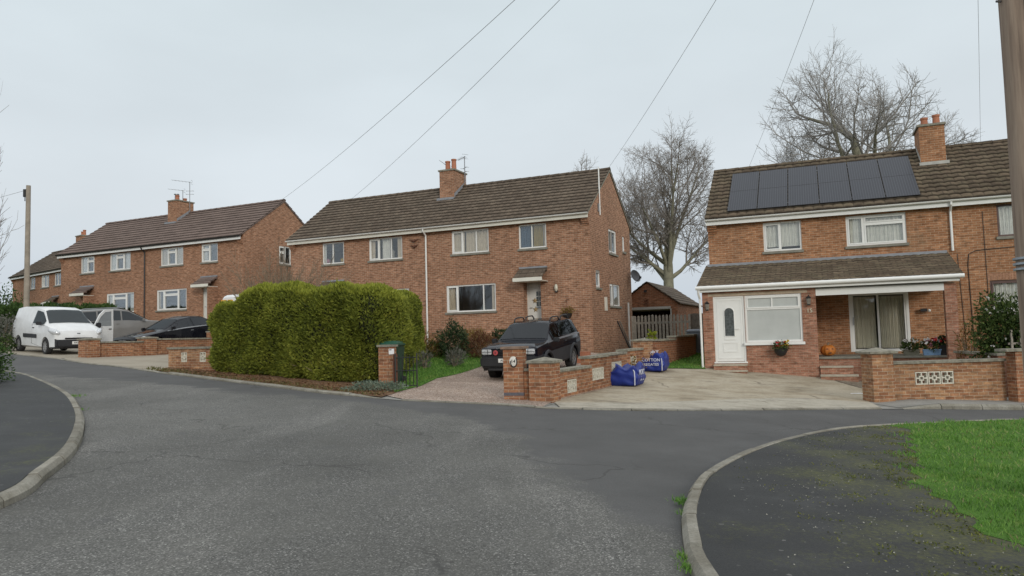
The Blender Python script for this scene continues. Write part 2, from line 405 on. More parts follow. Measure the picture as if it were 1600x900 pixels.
# --- ground materials
def asphalt_mat():
    m, nt, b = nodes_of('road_asphalt'); v = coord(nt)
    at = N(nt, 'ShaderNodeAttribute', attribute_name='mask')
    wob = noise(nt, v, 1.4, 5, .7)
    ad = nt.nodes.new('ShaderNodeMath'); ad.operation = 'MULTIPLY_ADD'; nt.links.new(wob, ad.inputs[0]); ad.inputs[1].default_value = 1.3; nt.links.new(at.outputs['Fac'], ad.inputs[2])
    mask = ramp(nt, ad.outputs[0], [(.78, 0), (1.0, 1)])
    vo = N(nt, 'ShaderNodeTexVoronoi', Scale=95.0); nt.links.new(v, vo.inputs['Vector'])
    bw = nt.nodes.new('ShaderNodeRGBToBW'); nt.links.new(vo.outputs['Color'], bw.inputs[0])
    chip = ramp(nt, bw.outputs[0], [(.12, .045), (.40, .095), (.62, .13), (.80, .20), (.93, .42)])
    n1 = noise(nt, v, .55, 5, .6); n2 = noise(nt, mapping(nt, v, (1, .55, 1)), 2.6, 5, .65)
    worn = mixc(nt, ramp(nt, n2, [(.35, .10), (.75, .75)]), chip, (.122, .121, .116))
    worn = mixc(nt, 1, worn, ramp(nt, n1, [(.3, .82), (.7, 1.16)]), 'MULTIPLY')
    worn = mixc(nt, 1, worn, (.99, .985, .95), 'MULTIPLY')
    n3 = noise(nt, v, 90, 3, .7); n4 = noise(nt, v, .9, 6, .6)
    side = mixc(nt, 1, (.086, .086, .087), ramp(nt, n3, [(.25, .7), (.75, 1.35)]), 'MULTIPLY')
    side = mixc(nt, 1, side, ramp(nt, n4, [(.3, .85), (.7, 1.18)]), 'MULTIPLY')
    big = noise(nt, v, .22, 4, .6); worn = mixc(nt, 1, worn, ramp(nt, big, [(.35, .84), (.65, 1.12)]), 'MULTIPLY')
    tr_ = noise(nt, mapping(nt, v, (.9, .22, 1), (2, 0, 0)), 1.0, 5, .6, .6)      # bands of loose pale chippings between the wheel tracks
    worn = mixc(nt, ramp(nt, tr_, [(.52, 0), (.66, .55)]), worn, mixc(nt, 1, chip, (1.45, 1.42, 1.36), 'MULTIPLY'))
    c = mixc(nt, mask, worn, side)
    ve = N(nt, 'ShaderNodeTexVoronoi', Scale=.42); ve.feature = 'DISTANCE_TO_EDGE'
    wv_ = N(nt, 'ShaderNodeTexNoise', Scale=1.6, Detail=6); nt.links.new(v, wv_.inputs['Vector']); av = nt.nodes.new('ShaderNodeVectorMath'); av.operation = 'MULTIPLY_ADD'
    nt.links.new(wv_.outputs[1], av.inputs[0]); av.inputs[1].default_value = (1.1, 1.1, 0); nt.links.new(v, av.inputs[2]); nt.links.new(av.outputs[0], ve.inputs['Vector'])
    ck = ramp(nt, ve.outputs['Distance'], [(0, .55), (.004, .5), (.009, 0)]); gate = ramp(nt, noise(nt, v, .35, 3), [(.5, 0), (.56, 1)])
    c = mixc(nt, mixc(nt, 1, ck, gate, 'MULTIPLY'), c, (.035, .034, .032))
    c = mixc(nt, 1, c, (.97, .96, .925), 'MULTIPLY')
    # faint ravelled streaks
    n5 = noise(nt, v, 3.1, 6, .75); c = mixc(nt, ramp(nt, n5, [(.66, 0), (.8, .35)]), c, (.17, .17, .165))
    nt.links.new(c, b.inputs['Base Color']); b.inputs['Roughness'].default_value = .82; b.inputs['Specular IOR Level'].default_value = .35
    h = mixc(nt, mask, bw.outputs[0], n3); bump(nt, b, h, .5, .006)
    return m
def ground_mat(name, stops, scale=2., fine=40, rough=.95, bumpd=.02, speck=None, speckscale=30, fineamt=.35, crack=0):
    m, nt, b = nodes_of(name); v = coord(nt)
    n1 = noise(nt, v, scale, 6, .62); n2 = noise(nt, v, fine, 5, .7)
    c = ramp(nt, n1, stops); c = mixc(nt, 1, c, ramp(nt, n2, [(.25, 1-fineamt), (.75, 1+fineamt)]), 'MULTIPLY')
    if speck:
        vo = N(nt, 'ShaderNodeTexVoronoi', Scale=speckscale); nt.links.new(v, vo.inputs['Vector'])
        bw = nt.nodes.new('ShaderNodeRGBToBW'); nt.links.new(vo.outputs['Color'], bw.inputs[0])
        c = mixc(nt, ramp(nt, bw.outputs[0], [(speck[0], 0), (speck[0]+.06, speck[2])]), c, speck[1])
    if crack:
        ve = N(nt, 'ShaderNodeTexVoronoi', Scale=crack); ve.feature = 'DISTANCE_TO_EDGE'
        wv_ = N(nt, 'ShaderNodeTexNoise', Scale=1.1, Detail=6); nt.links.new(v, wv_.inputs['Vector']); av = nt.nodes.new('ShaderNodeVectorMath'); av.operation = 'MULTIPLY_ADD'
        nt.links.new(wv_.outputs[1], av.inputs[0]); av.inputs[1].default_value = (.9, .9, 0); nt.links.new(v, av.inputs[2]); nt.links.new(av.outputs[0], ve.inputs['Vector'])
        gate = ramp(nt, noise(nt, v, .45, 3), [(.50, 0), (.58, 1)]); c = mixc(nt, mixc(nt, 1, ramp(nt, ve.outputs['Distance'], [(0, .6), (.003, .5), (.008, 0)]), gate, 'MULTIPLY'), c, (.08, .065, .045))
        n9 = noise(nt, mapping(nt, v, (.8, 1.6, 1), (5, 1, 0)), 1.3, 6, .7); c = mixc(nt, ramp(nt, n9, [(.56, 0), (.66, .5)]), c, (.13, .11, .085))      # damp and oil marks
    nt.links.new(c, b.inputs['Base Color']); b.inputs['Roughness'].default_value = rough; b.inputs['Specular IOR Level'].default_value = .2
    bump(nt, b, n2, .6, bumpd); return m
def gravel_mat(name, stops, scale=45):
    m, nt, b = nodes_of(name); v = coord(nt)
    vo = N(nt, 'ShaderNodeTexVoronoi', Scale=scale); nt.links.new(v, vo.inputs['Vector'])
    bw = nt.nodes.new('ShaderNodeRGBToBW'); nt.links.new(vo.outputs['Color'], bw.inputs[0])
    c = ramp(nt, bw.outputs[0], stops); n1 = noise(nt, v, 1.3, 5, .6)
    c = mixc(nt, 1, c, ramp(nt, n1, [(.3, .78), (.7, 1.18)]), 'MULTIPLY')
    nt.links.new(c, b.inputs['Base Color']); b.inputs['Roughness'].default_value = .95; b.inputs['Specular IOR Level'].default_value = .2
    bump(nt, b, vo.outputs['Distance'], .8, .03); return m
def pavement_mat(name, moss):
    m, nt, b = nodes_of(name); v = coord(nt)
    n1 = noise(nt, v, 1.1, 6, .65); n2 = noise(nt, v, 70, 4, .7); n3 = noise(nt, mapping(nt, v, (1, 1, 1), (3, 7, 0)), .85, 7, .7); n4 = noise(nt, v, 26, 8, .8)
    c = ramp(nt, n1, [(.3, (.017, .018, .018)), (.55, (.028, .029, .029)), (.75, (.050, .051, .050))])
    c = mixc(nt, 1, c, ramp(nt, n2, [(.25, .6), (.75, 1.45)]), 'MULTIPLY')
    at = N(nt, 'ShaderNodeAttribute', attribute_name='mask')
    mm = nt.nodes.new('ShaderNodeMath'); mm.operation = 'MULTIPLY_ADD'; nt.links.new(at.outputs['Fac'], mm.inputs[0]); mm.inputs[1].default_value = .235; nt.links.new(n3, mm.inputs[2])
    m2 = nt.nodes.new('ShaderNodeMath'); m2.operation = 'MULTIPLY_ADD'; nt.links.new(n4, m2.inputs[0]); m2.inputs[1].default_value = .85; nt.links.new(mm.outputs[0], m2.inputs[2])
    m3 = nt.nodes.new('ShaderNodeMath'); m3.operation = 'MULTIPLY'; nt.links.new(m2.outputs[0], m3.inputs[0]); m3.inputs[1].default_value = .6
    fac = ramp(nt, m3.outputs[0], [(.625, 0), (.79, moss)])
    mc = ramp(nt, n4, [(.3, (.04, .045, .018)), (.55, (.095, .10, .025)), (.75, (.17, .17, .04))])
    c = mixc(nt, fac, c, mc)
    vo = N(nt, 'ShaderNodeTexVoronoi', Scale=38.0); nt.links.new(v, vo.inputs['Vector'])
    bw = nt.nodes.new('ShaderNodeRGBToBW'); nt.links.new(vo.outputs['Color'], bw.inputs[0])
    c = mixc(nt, ramp(nt, bw.outputs[0], [(.93, 0), (.96, .55)]), c, (.2, .195, .18))
    nt.links.new(c, b.inputs['Base Color']); b.inputs['Roughness'].default_value = .7; b.inputs['Specular IOR Level'].default_value = .4
    bump(nt, b, n2, .5, .006); return m
ROADM = asphalt_mat()
EARTH = ground_mat('earth_grass', [(.3, (.05, .06, .022)), (.5, (.075, .085, .03)), (.7, (.10, .085, .045))], 1.2, 25)
SOIL = ground_mat('leaf_litter_soil', [(.3, (.10, .058, .034)), (.5, (.17, .098, .056)), (.7, (.22, .14, .08))], 3, 30, speck=(.85, (.26, .17, .10), .7), speckscale=22)
LAWNM = ground_mat('lawn', [(.3, (.05, .11, .018)), (.55, (.075, .16, .024)), (.75, (.12, .17, .035))], 1.6, 30)
GRAV = gravel_mat('gravel_stones', [(.1, (.19, .135, .105)), (.4, (.36, .265, .21)), (.65, (.48, .375, .305)), (.9, (.62, .54, .47))])
DRIVE = ground_mat('concrete_drive', [(.3, (.245, .20, .14)), (.45, (.35, .30, .22)), (.58, (.415, .365, .28)), (.72, (.36, .305, .225))], .9, 14, bumpd=.004, fineamt=.2, crack=.28)
DRIVE2 = ground_mat('concrete_pale', [(.3, (.31, .28, .225)), (.5, (.42, .385, .315)), (.75, (.35, .325, .27))], 1.1, 14, bumpd=.004, fineamt=.18, crack=.35)
DRIVE1 = ground_mat('concrete_far', [(.3, (.28, .245, .19)), (.6, (.36, .32, .255))], .8, 14, bumpd=.004, fineamt=.15)
FOOT = ground_mat('footway_concrete', [(.3, (.20, .195, .175)), (.6, (.29, .28, .255))], 1.2, 22, bumpd=.004, fineamt=.2)
KERBM0 = ground_mat('kerb_concrete', [(.3, (.22, .205, .165)), (.5, (.30, .285, .24)), (.7, (.38, .365, .315))], 1.7, 40, bumpd=.005, fineamt=.22)
def kerb_mat():
    m, nt, b = nodes_of('kerb_stone'); v = coord(nt); g = nt.nodes.new('ShaderNodeNewGeometry')
    n1 = noise(nt, v, 2.2, 6, .65); n2 = noise(nt, v, 45, 5, .7); n3 = noise(nt, v, 6, 6, .75)
    c = ramp(nt, n1, [(.3, (.17, .155, .12)), (.5, (.25, .235, .195)), (.7, (.34, .325, .28))])
    c = mixc(nt, 1, c, ramp(nt, g.outputs['Random Per Island'], [(0, .78), (1, 1.14)]), 'MULTIPLY'); c = mixc(nt, 1, c, ramp(nt, n2, [(.25, .7), (.75, 1.25)]), 'MULTIPLY')
    c = mixc(nt, ramp(nt, n3, [(.56, 0), (.72, .7)]), c, (.085, .085, .06))
    nt.links.new(c, b.inputs['Base Color']); b.inputs['Roughness'].default_value = .92; b.inputs['Specular IOR Level'].default_value = .2; bump(nt, b, n2, .7, .006); return m
KERBM = kerb_mat()
PAVE = pavement_mat('pavement_asphalt', .85)

# --- ground sheet
gx = [-400, -250, -160, -110, -80]+list(np.arange(-60, 61, 2.0))+[80, 110, 160, 250, 400]
gy = [-300, -150, -80, -40, -20]+list(np.arange(-10, 81, 2.0))+[100, 140, 200, 300, 500, 900]
vs = [(x, y, H(x, y)-.07) for y in gy for x in gx]; nx = len(gx)
fs = [(j*nx+i, j*nx+i+1, (j+1)*nx+i+1, (j+1)*nx+i) for j in range(len(gy)-1) for i in range(nx-1)]
fast('ground', vs, fs, EARTH, kind='structure', smooth=True)

FAR = smooth_line([(-40, 43), (-26, 33)]+list(zip(EX[2:21], EY[2:21]))+[(25, 17), (40, 18.5)], .4)
LK = [(-4.6, -14), (-4.3, -4), (-4.1, 3), (-4.16, 6.04), (-4.47, 7.12), (-4.93, 8.34), (-5.63, 9.73), (-6.58, 11.37), (-7.97, 13.46), (-9.28, 15.14), (-10.86, 16.96), (-12.2, 18.3), (-15.5, 20.8), (-22, 25.5), (-34, 35)]
RK = [(1.6, -14), (1.3, -2), (1.08, 3), (1.1, 4.86), (1.15, 5.25), (1.29, 5.98), (1.41, 6.45), (1.68, 7.26), (1.97, 7.91), (2.48, 8.76), (3.17, 9.74), (3.82, 10.5), (4.62, 11.29), (5.39, 11.85), (6.1, 12.21), (6.42, 12.38), (7.99, 12.99), (9.1, 13.38), (14, 14.4), (25, 15.2), (40, 16)]
LKs, RKs = smooth_line(LK, .25), smooth_line(RK, .25)
BND = np.array([(-6, 16.2), (-2.22, 14.41), (-.71, 12.71), (-.09, 11.64), (.41, 10.38), (.63, 8.79), (.8, 7.74), (1.05, 6.84), (1.34, 6.19), (1.6, 5.0)])
def side_mask(x, y):
    p = np.array([x, y]); best = 9; sg = 1
    for a, b in zip(BND[:-1], BND[1:]):
        d = b-a; t = np.clip((p-a)@d/(d@d), 0, 1); q = p-(a+d*t); l = np.linalg.norm(q)
        if l < best: best = l; sg = 1 if d[0]*q[1]-d[1]*q[0] > 0 else -1
    return ss(-.9, .9, sg*best)
road = [p for p in FAR]+[p for p in RKs[::-1]]+[p for p in LKs]
drape('footway', [tuple(p) for p in FAR if -16 < p[0] < 12]+[tuple(p) for p in offset_line(FAR, 1.3)[::-1] if -16 < p[0] < 12], .008, FOOT, .7)
drape('road', [tuple(p) for p in road], 0, ROADM, .6, attr=side_mask)

def kerb(name, L, inner, w=.125, h=.095, stone=.915, z=0.0, zfun=None):
    mb = MB(); d = [0]
    for a, b in zip(L[:-1], L[1:]): d.append(d[-1]+np.linalg.norm(b-a))
    L = np.array(L); s = 0
    prof = [(0.0, -.12), (0.006, h*.55), (.03, h-.012), (.045, h), (w-.008, h), (w, h-.008), (w, -.12)]
    while s < d[-1]-.1:
        e = min(s+stone-.018, d[-1]); k = 5; vs = []; jz = random.uniform(-.007, .007); jo = random.uniform(-.004, .004)
        for i in range(k):
            q = s+(e-s)*i/(k-1); x = np.interp(q, d, L[:, 0]); y = np.interp(q, d, L[:, 1])
            x2 = np.interp(q+.05, d, L[:, 0]); y2 = np.interp(q+.05, d, L[:, 1]); x1 = np.interp(q-.05, d, L[:, 0]); y1 = np.interp(q-.05, d, L[:, 1])
            t = np.array([x2-x1, y2-y1]); t /= np.linalg.norm(t); n = np.array([-t[1], t[0]])*inner
            zz = zfun(x) if zfun else 0
            for o, hh in prof: vs.append((x+n[0]*(o+jo), y+n[1]*(o+jo), H(x, y)+z+(hh*(1-zz) if hh > 0 else hh)+jz))
        m = len(prof); fs = [(i*m+j, (i+1)*m+j, (i+1)*m+j+1, i*m+j+1) for i in range(k-1) for j in range(m-1)]
        fs += [tuple(range(m)), tuple((k-1)*m+j for j in range(m-1, -1, -1))]
        if inner < 0: fs = [f[::-1] for f in fs]
        mb.add(vs, fs); s += stone
    return mb.build(name, KERBM, kind='structure', smooth=True, angle=22)
kerb('kerb', LKs, 1, h=.094); kerb('kerb', RKs, -1)
# far kerb: low upstand by the hedge, dropped across the drives
FKl = [p for p in FAR if -9.4 < p[0] < -2.6]; FKm = [p for p in FAR if -2.7 < p[0] < 7.9]; FKr = [p for p in FAR if 7.7 < p[0] < 30]
FKf = [p for p in FAR if -40 < p[0] < -9.2]
kerb('kerb', FKl, 1, h=.06, zfun=lambda x: .75*ss(-3.6, -2.7, x)); kerb('kerb', FKm, 1, w=.1, h=.034); kerb('kerb', FKr, 1, h=.11, zfun=lambda x: .85*(1-ss(7.8, 9.0, x))); kerb('kerb', FKf, 1, w=.1, h=.03)

# --- pavements either side of the junction
lin = offset_line(LKs, .122)
drape('pavement', [tuple(p) for p in lin]+[(-40, 33), (-40, 20), (-18, 13), (-9.3, 9.5), (-8.2, 5), (-8, -14)], .088, PAVE, .6, attr=lambda x, y: .25)
drape('pavement', [(-40, 20), (-18, 13), (-9.3, 9.5), (-8.2, 5), (-8, -14), (-60, -14), (-60, 20)][::-1], .06, EARTH, 2)
GE = [G2(*p, .09) for p in [(1412, 669), (1428, 684), (1422, 700), (1437, 716), (1430, 738), (1446, 764), (1470, 784), (1520, 806), (1540, 826), (1600, 857), (1680, 900)]]
rin = [tuple(p) for p in offset_line(RKs, -.122)]
i0 = min(range(len(rin)), key=lambda i: abs(rin[i][0]-GE[0][0])+abs(rin[i][1]-GE[0][1]))
def moss_mask(x, y):
    d = min(math.hypot(x-a, y-b) for a, b in GE); return ss(2.4, .1, d) if False else 1-ss(.1, 2.3, d)
GEs = smooth_line(GE, .15)
GEw = [(p[0]+.07*math.sin(i*1.7)+.05*math.sin(i*.61), p[1]+.06*math.cos(i*1.3)) for i, p in enumerate(GEs)]
drape('pavement', rin[:i0+1]+GEw+[(7.2, 3.6), (7.5, -14)], .088, PAVE, .5, attr=moss_mask)
verge_poly = [rin[i0]]+rin[i0+1:]+[(40, -14), (7.5, -14), (7.2, 3.6)]+GEw[::-1]
drape('verge', verge_poly, .091, LAWNM, 1.0)

# --- far side plots
def far_y(x): return float(np.interp(x, EX, EY))
foot_r = [tuple(p) for p in offset_line(FKr, .145)]
drape('footpath', foot_r+[(30, 19.2), (11.5, 17.6), (8.75, 16.9), (7.7, 16.55)], lambda x, y: .014+.088*ss(7.8, 9.0, x), FOOT, .4)
fo = [p for p in offset_line(FAR, .098)]
def fseg(a, b): return [tuple(p) for p in fo if a < p[0] < b]
drape('driveway', fseg(.65, 7.8)+[(7.9, 16.7), (9.3, 19.6), (9.25, 22.6), (6.0, 24.2), (5.3, 23.5), (4.3, 23.2), (.8, 15.2)], .022, DRIVE, .7)
drape('driveway', fseg(.65, 7.8)+[(7.8, 16.3), (6.6, 17.1), (5.3, 16.6), (4.1, 16.0), (2.6, 15.2), (.78, 14.85)], .028, DRIVE2, .7)
drape('gravel_patch', [(7.95, 17.0), (9.32, 19.6), (9.3, 22.0), (12.4, 20.7), (12, 17.9), (8.75, 17.1)], .026, gravel_mat('pea_gravel', [(.1, (.14, .11, .08)), (.5, (.27, .22, .16)), (.9, (.42, .37, .3))], 55), 1)
drape('gravel_drive', fseg(-2.6, .75)+[(.8, 15.2), (4.1, 22.5), (3.0, 28.3), (-1.4, 26.4), (-1.4, 23.5), (-2.0, 21.8), (-2.6, 20.3), (-2.75, 17.8), (-2.75, 16.0), (-2.7, 15.5)], .024, GRAV, .7)
drape('footway', fseg(-2.5, .6)+[(.75, 14.7), (-.2, 14.95), (-1.2, 15.1), (-2.6, 15.35)], .0175, FOOT, .7)
drape('lawn', [(-2.6, 16.0), (-2.24, 17.8), (-2.1, 20.2), (-1.54, 21.6), (-.95, 23.3), (-1.0, 26.2), (-3.8, 27.3), (-4.5, 26), (-3.4, 19.5), (-3.0, 17.9)], .032, LAWNM, .8)
drape('flowerbed', [(-4.5, 26), (-3.8, 27.3), (-1.0, 26.2), (3.0, 28.3), (3.0, 28.45), (-10.2, 34.3), (-12, 30), (-7, 27.5)], .05, SOIL, 1)
drape('soil_verge', fseg(-9.5, -2.5)+[(-2.6, 15.6), (-2.55, 16.0), (-3.0, 17.9), (-3.4, 20), (-8.3, 23), (-10.3, 22.4), (-10.0, 20.7)], .035, SOIL, .7)
drape('driveway', fseg(-15.2, -9.6)+[(-9.9, 20.9), (-10.3, 22.5), (-9.5, 26), (-13.2, 37.5), (-20, 40.3), (-24, 42), (-27, 34), (-18.6, 30.2), (-16.5, 27.4)], .022, DRIVE1, 1)
drape('driveway', fseg(-26, -15.1)+[(-15.3, 26.5), (-16.5, 27.4), (-18.6, 30.2), (-27, 34)], .018, DRIVE1, 1)
drape('side_lawn', [(4.4, 22.75), (5.95, 23.05), (6.0, 23.65), (6.7, 25.5), (8.6, 30), (9.5, 33), (7.5, 33), (5.6, 26.4)], .036, LAWNM, 1)
# ------------------------------------------------------------------ houses
L2, WD, EV, RISE = 7.304, 6.0, 4.4, 2.515      # half length, depth, eaves above floor, ridge rise
A1, A2, B1, B2 = 4.303, 5.496, 1.22, 2.95
HS = {1: (-20.4668, 41.1515, -.43865, 7.0277), 2: (-3.60888, 31.46048, -.41604, 6.1482), 3: (13.59875, 22.6783, -.38873, 5.24344)}
def hp(h, s, t, z=0):
    X, Y, a, ze = HS[h]; c, sn = math.cos(a), math.sin(a); return (X+s*c-t*sn, Y+s*sn+t*c, z)

def wall_x(mb, x0, x1, z0, z1, y, holes, rev=.11, m=0, flip=False, T=None):
    """vertical wall along x at y (outside towards -y) with rectangular holes (x0,x1,z0,z1) and reveals going to +y"""
    T = T or (lambda p: p)
    xs = sorted({x0, x1}|{h[i] for h in holes for i in (0, 1)}); zs = sorted({z0, z1}|{h[i] for h in holes for i in (2, 3)})
    for a, b in zip(xs[:-1], xs[1:]):
        for c, d in zip(zs[:-1], zs[1:]):
            cx, cz = (a+b)/2, (c+d)/2
            if any(h[0] < cx < h[1] and h[2] < cz < h[3] for h in holes): continue
            mb.quad(T((a, y, c)), T((b, y, c)), T((b, y, d)), T((a, y, d)), m)
    for h in holes:
        a, b, c, d = h[:4]; r = h[4] if len(h) > 4 else rev
        mb.quad(T((a, y, d)), T((a, y+r, d)), T((a, y+r, c)), T((a, y, c)), m); mb.quad(T((b, y, c)), T((b, y+r, c)), T((b, y+r, d)), T((b, y, d)), m)
        mb.quad(T((a, y, d)), T((b, y, d)), T((b, y+r, d)), T((a, y+r, d)), m); mb.quad(T((a, y, c)), T((a, y+r, c)), T((b, y+r, c)), T((b, y, c)), m)

def curtain_mesh(w, h, x0=0., gather=.05, amp=.018):
    mb = MB(); n = max(6, int(w/gather)*3); ph = random.uniform(0, 6)
    vs = []
    for i in range(n+1):
        x = x0+w*i/n; y = amp*math.sin(i*2.1+ph)+amp*.6*math.sin(i*.83+ph*2)
        vs += [(x, y, 0), (x+.01*math.sin(i), y*1.0, h)]
    return mb.add(vs, [(2*i, 2*i+2, 2*i+3, 2*i+1) for i in range(n)])

def window(parent, x0, x1, z0, z1, cells, fm=WHITE, y=0., rot=0., origin=None, curtain=(), sill=True, fw=.055, open_cell=None, topsplit=None, glass=None, sillmat=None, sill_out=.06):
    """cells: list of (fx0, fx1, [transom fractions], casement?)"""
    w, h = x1-x0, z1-z0
    loc = origin if origin else (x0, y, z0)
    mb = MB(); yf0, yf1 = .035, .10
    mb.box(0, fw, yf0, yf1, 0, h); mb.box(w-fw, w, yf0, yf1, 0, h); mb.box(fw, w-fw, yf0, yf1, 0, fw); mb.box(fw, w-fw, yf0, yf1, h-fw, h)
    root = None; panes = []
    if topsplit: mb.box(topsplit[0]*w-.022, topsplit[0]*w+.022, yf0+.003, yf1, topsplit[1]*h+.024, h-fw)
    for ci, (a, b, tr, cas) in enumerate(cells):
        xa, xb = (fw if a == 0 else a*w+.022), (w-fw if b == 1 else b*w-.022)
        if b < 1: mb.box(b*w-.022, b*w+.022, yf0+.002, yf1, fw, h-fw)
        zs = [fw]+[t*h for t in tr]+[h-fw]
        for t in tr: mb.box(xa, xb, yf0+.004, yf1, t*h-.024, t*h+.024)
        for k in range(len(zs)-1):
            za = zs[k]+(.024 if k > 0 else 0); zb = zs[k+1]-(.024 if k < len(zs)-2 else 0)
            c = cas if not tr else (cas and k == 0) or k == len(zs)-2
            g = .042 if c else .004
            if c:
                for q in ((xa, xa+g, za, zb), (xb-g, xb, za, zb), (xa+g, xb-g, za, za+g), (xa+g, xb-g, zb-g, zb)):
                    if open_cell != ci: mb.box(q[0], q[1], yf0-.014, yf1-.02, q[2], q[3])
            panes.append((xa+g, xb-g, za+g, zb-g, ci))
    root = mb.build('window', fm, parent, loc=loc, rot=(0, 0, rot))
    for xa, xb, za, zb, ci in panes:
        gm = MB().box(xa-.004, xb+.004, -.004, .004, za-.004, zb+.004)
        if open_cell == ci:
            g2 = MB()
            for q in ((xa-.045, xa, za-.045, zb+.045), (xb, xb+.045, za-.045, zb+.045), (xa, xb, za-.045, za), (xa, xb, zb, zb+.045)): g2.box(q[0]-xa, q[1]-xa, -.025, .025, q[2], q[3])
            ca = g2.build('casement', fm, root, loc=(xa, .02, 0), rot=(0, 0, 0)); ca.rotation_euler = (math.radians(-9), 0, 0); ca.location.z = za*.16 ; ca.location.y = -.10
            MB().box(0, xb-xa, -.004, .004, za, zb).build('pane', glass or GLASS, ca)
        else: gm.build('pane', glass or GLASS, root, loc=(0, .07, 0))
    if sill: MB().box(-.05, w+.05, -sill_out, .09, -.085, -.002).build('sill', sillmat or CONC, root)
    for a, b, mat, zf in curtain:
        curtain_mesh((b-a)*w-.02, h*(1-zf)-.06, a*w+.01).build('curtain', mat, root, loc=(0, .135, h*zf+.03), smooth=True, angle=80)
    return root

def tile_slope(name, parent, mat, x0, x1, p_low, p_high, gauge=.3, wave=.3, amp=.016, lift=.04, seg=4):
    """stepped tiled slope from p_low=(y,z) to p_high=(y,z)"""
    (ya, za), (yb, zb) = p_low, p_high
    sl = math.hypot(yb-ya, zb-za); dy, dz = (yb-ya)/sl, (zb-za)/sl
    nrm = (-dz, dy) if yb > ya else (dz, -dy)
    if nrm[1] < 0: nrm = (-nrm[0], -nrm[1])
    nc = math.ceil(sl/gauge); nx = int((x1-x0)/wave*seg); xs = np.linspace(x0, x1, nx+1)
    V = []; F = []; UV = []
    prof = amp*(np.abs(np.sin(PI*xs/wave))**.8) if amp else np.zeros(nx+1)
    for c in range(nc):
        s0 = c*gauge; s1 = min(sl, s0+gauge+.02); jit = RNG.normal(0, .002, nx//seg+2)
        off = lift+np.repeat(jit, seg)[:nx+1]*1.5+prof; off2 = prof*1.0
        rows = [(s0, off*0+prof*.9-.012), (s0, off), (s1, off2+.002)]
        b = len(V)
        for s, o in rows:
            for x, oo in zip(xs, o): V.append((x, ya+dy*s+nrm[0]*oo, za+dz*s+nrm[1]*oo)); UV.append((x+(.15 if c % 2 else 0), s+.01 if s == s0 else s-.03))
        n1 = nx+1
        for r in range(2):
            for i in range(nx):
                q = (b+r*n1+i, b+r*n1+i+1, b+(r+1)*n1+i+1, b+(r+1)*n1+i); F.append(q if yb > ya else q[::-1])
    o = fast(name, V, F, mat, parent)
    me = o.data; vi = np.empty(len(me.loops), np.int32); me.loops.foreach_get('vertex_index', vi)
    l = me.uv_layers.new(name='UVMap'); l.data.foreach_set('uv', np.array(UV, np.float32)[vi].ravel()); return o

def antenna(loc, rotz, h, L, label, group='television aerials on the chimneys', two=False, z0=0, tilt=.0, arms=6):
    e = empty('tv_aerial', loc, rotz, label, 'aerial', group)
    MB().tube([(0, 0, z0), (0, 0, h)], .022, 6).build('mast', GREYM, e)
    mb = MB(); tl = math.tan(tilt)
    mb.tube([(-L*.12, 0, h-.03), (L*.88, 0, h-.03+L*.88*tl)], .012, 5); mb.build('boom', GREYM, e)
    mb = MB()
    for i in range(arms):
        x = L*(.05+.83*i/(arms-1)); mb.tube([(x, -.16+.008*i, h-.03+x*tl), (x, .16-.008*i, h-.03+x*tl)], .006, 4)
    for zz in (-.10, .10): mb.tube([(-L*.10, -.16, h-.03+zz), (-L*.10, .16, h-.03+zz)], .008, 4)
    mb.build('elements', GREYM, e)
    if two:
        mb = MB()
        for zz in (h-.55, h-.75):
            mb.tube([(-.2, 0, zz), (.2, 0, zz)], .012, 5); mb.tube([(-.2, -.12, zz), (-.2, .12, zz)], .01, 4); mb.tube([(.2, -.12, zz), (.2, .12, zz)], .01, 4)
        mb.build('lower_array', GREYM, e)
    return e

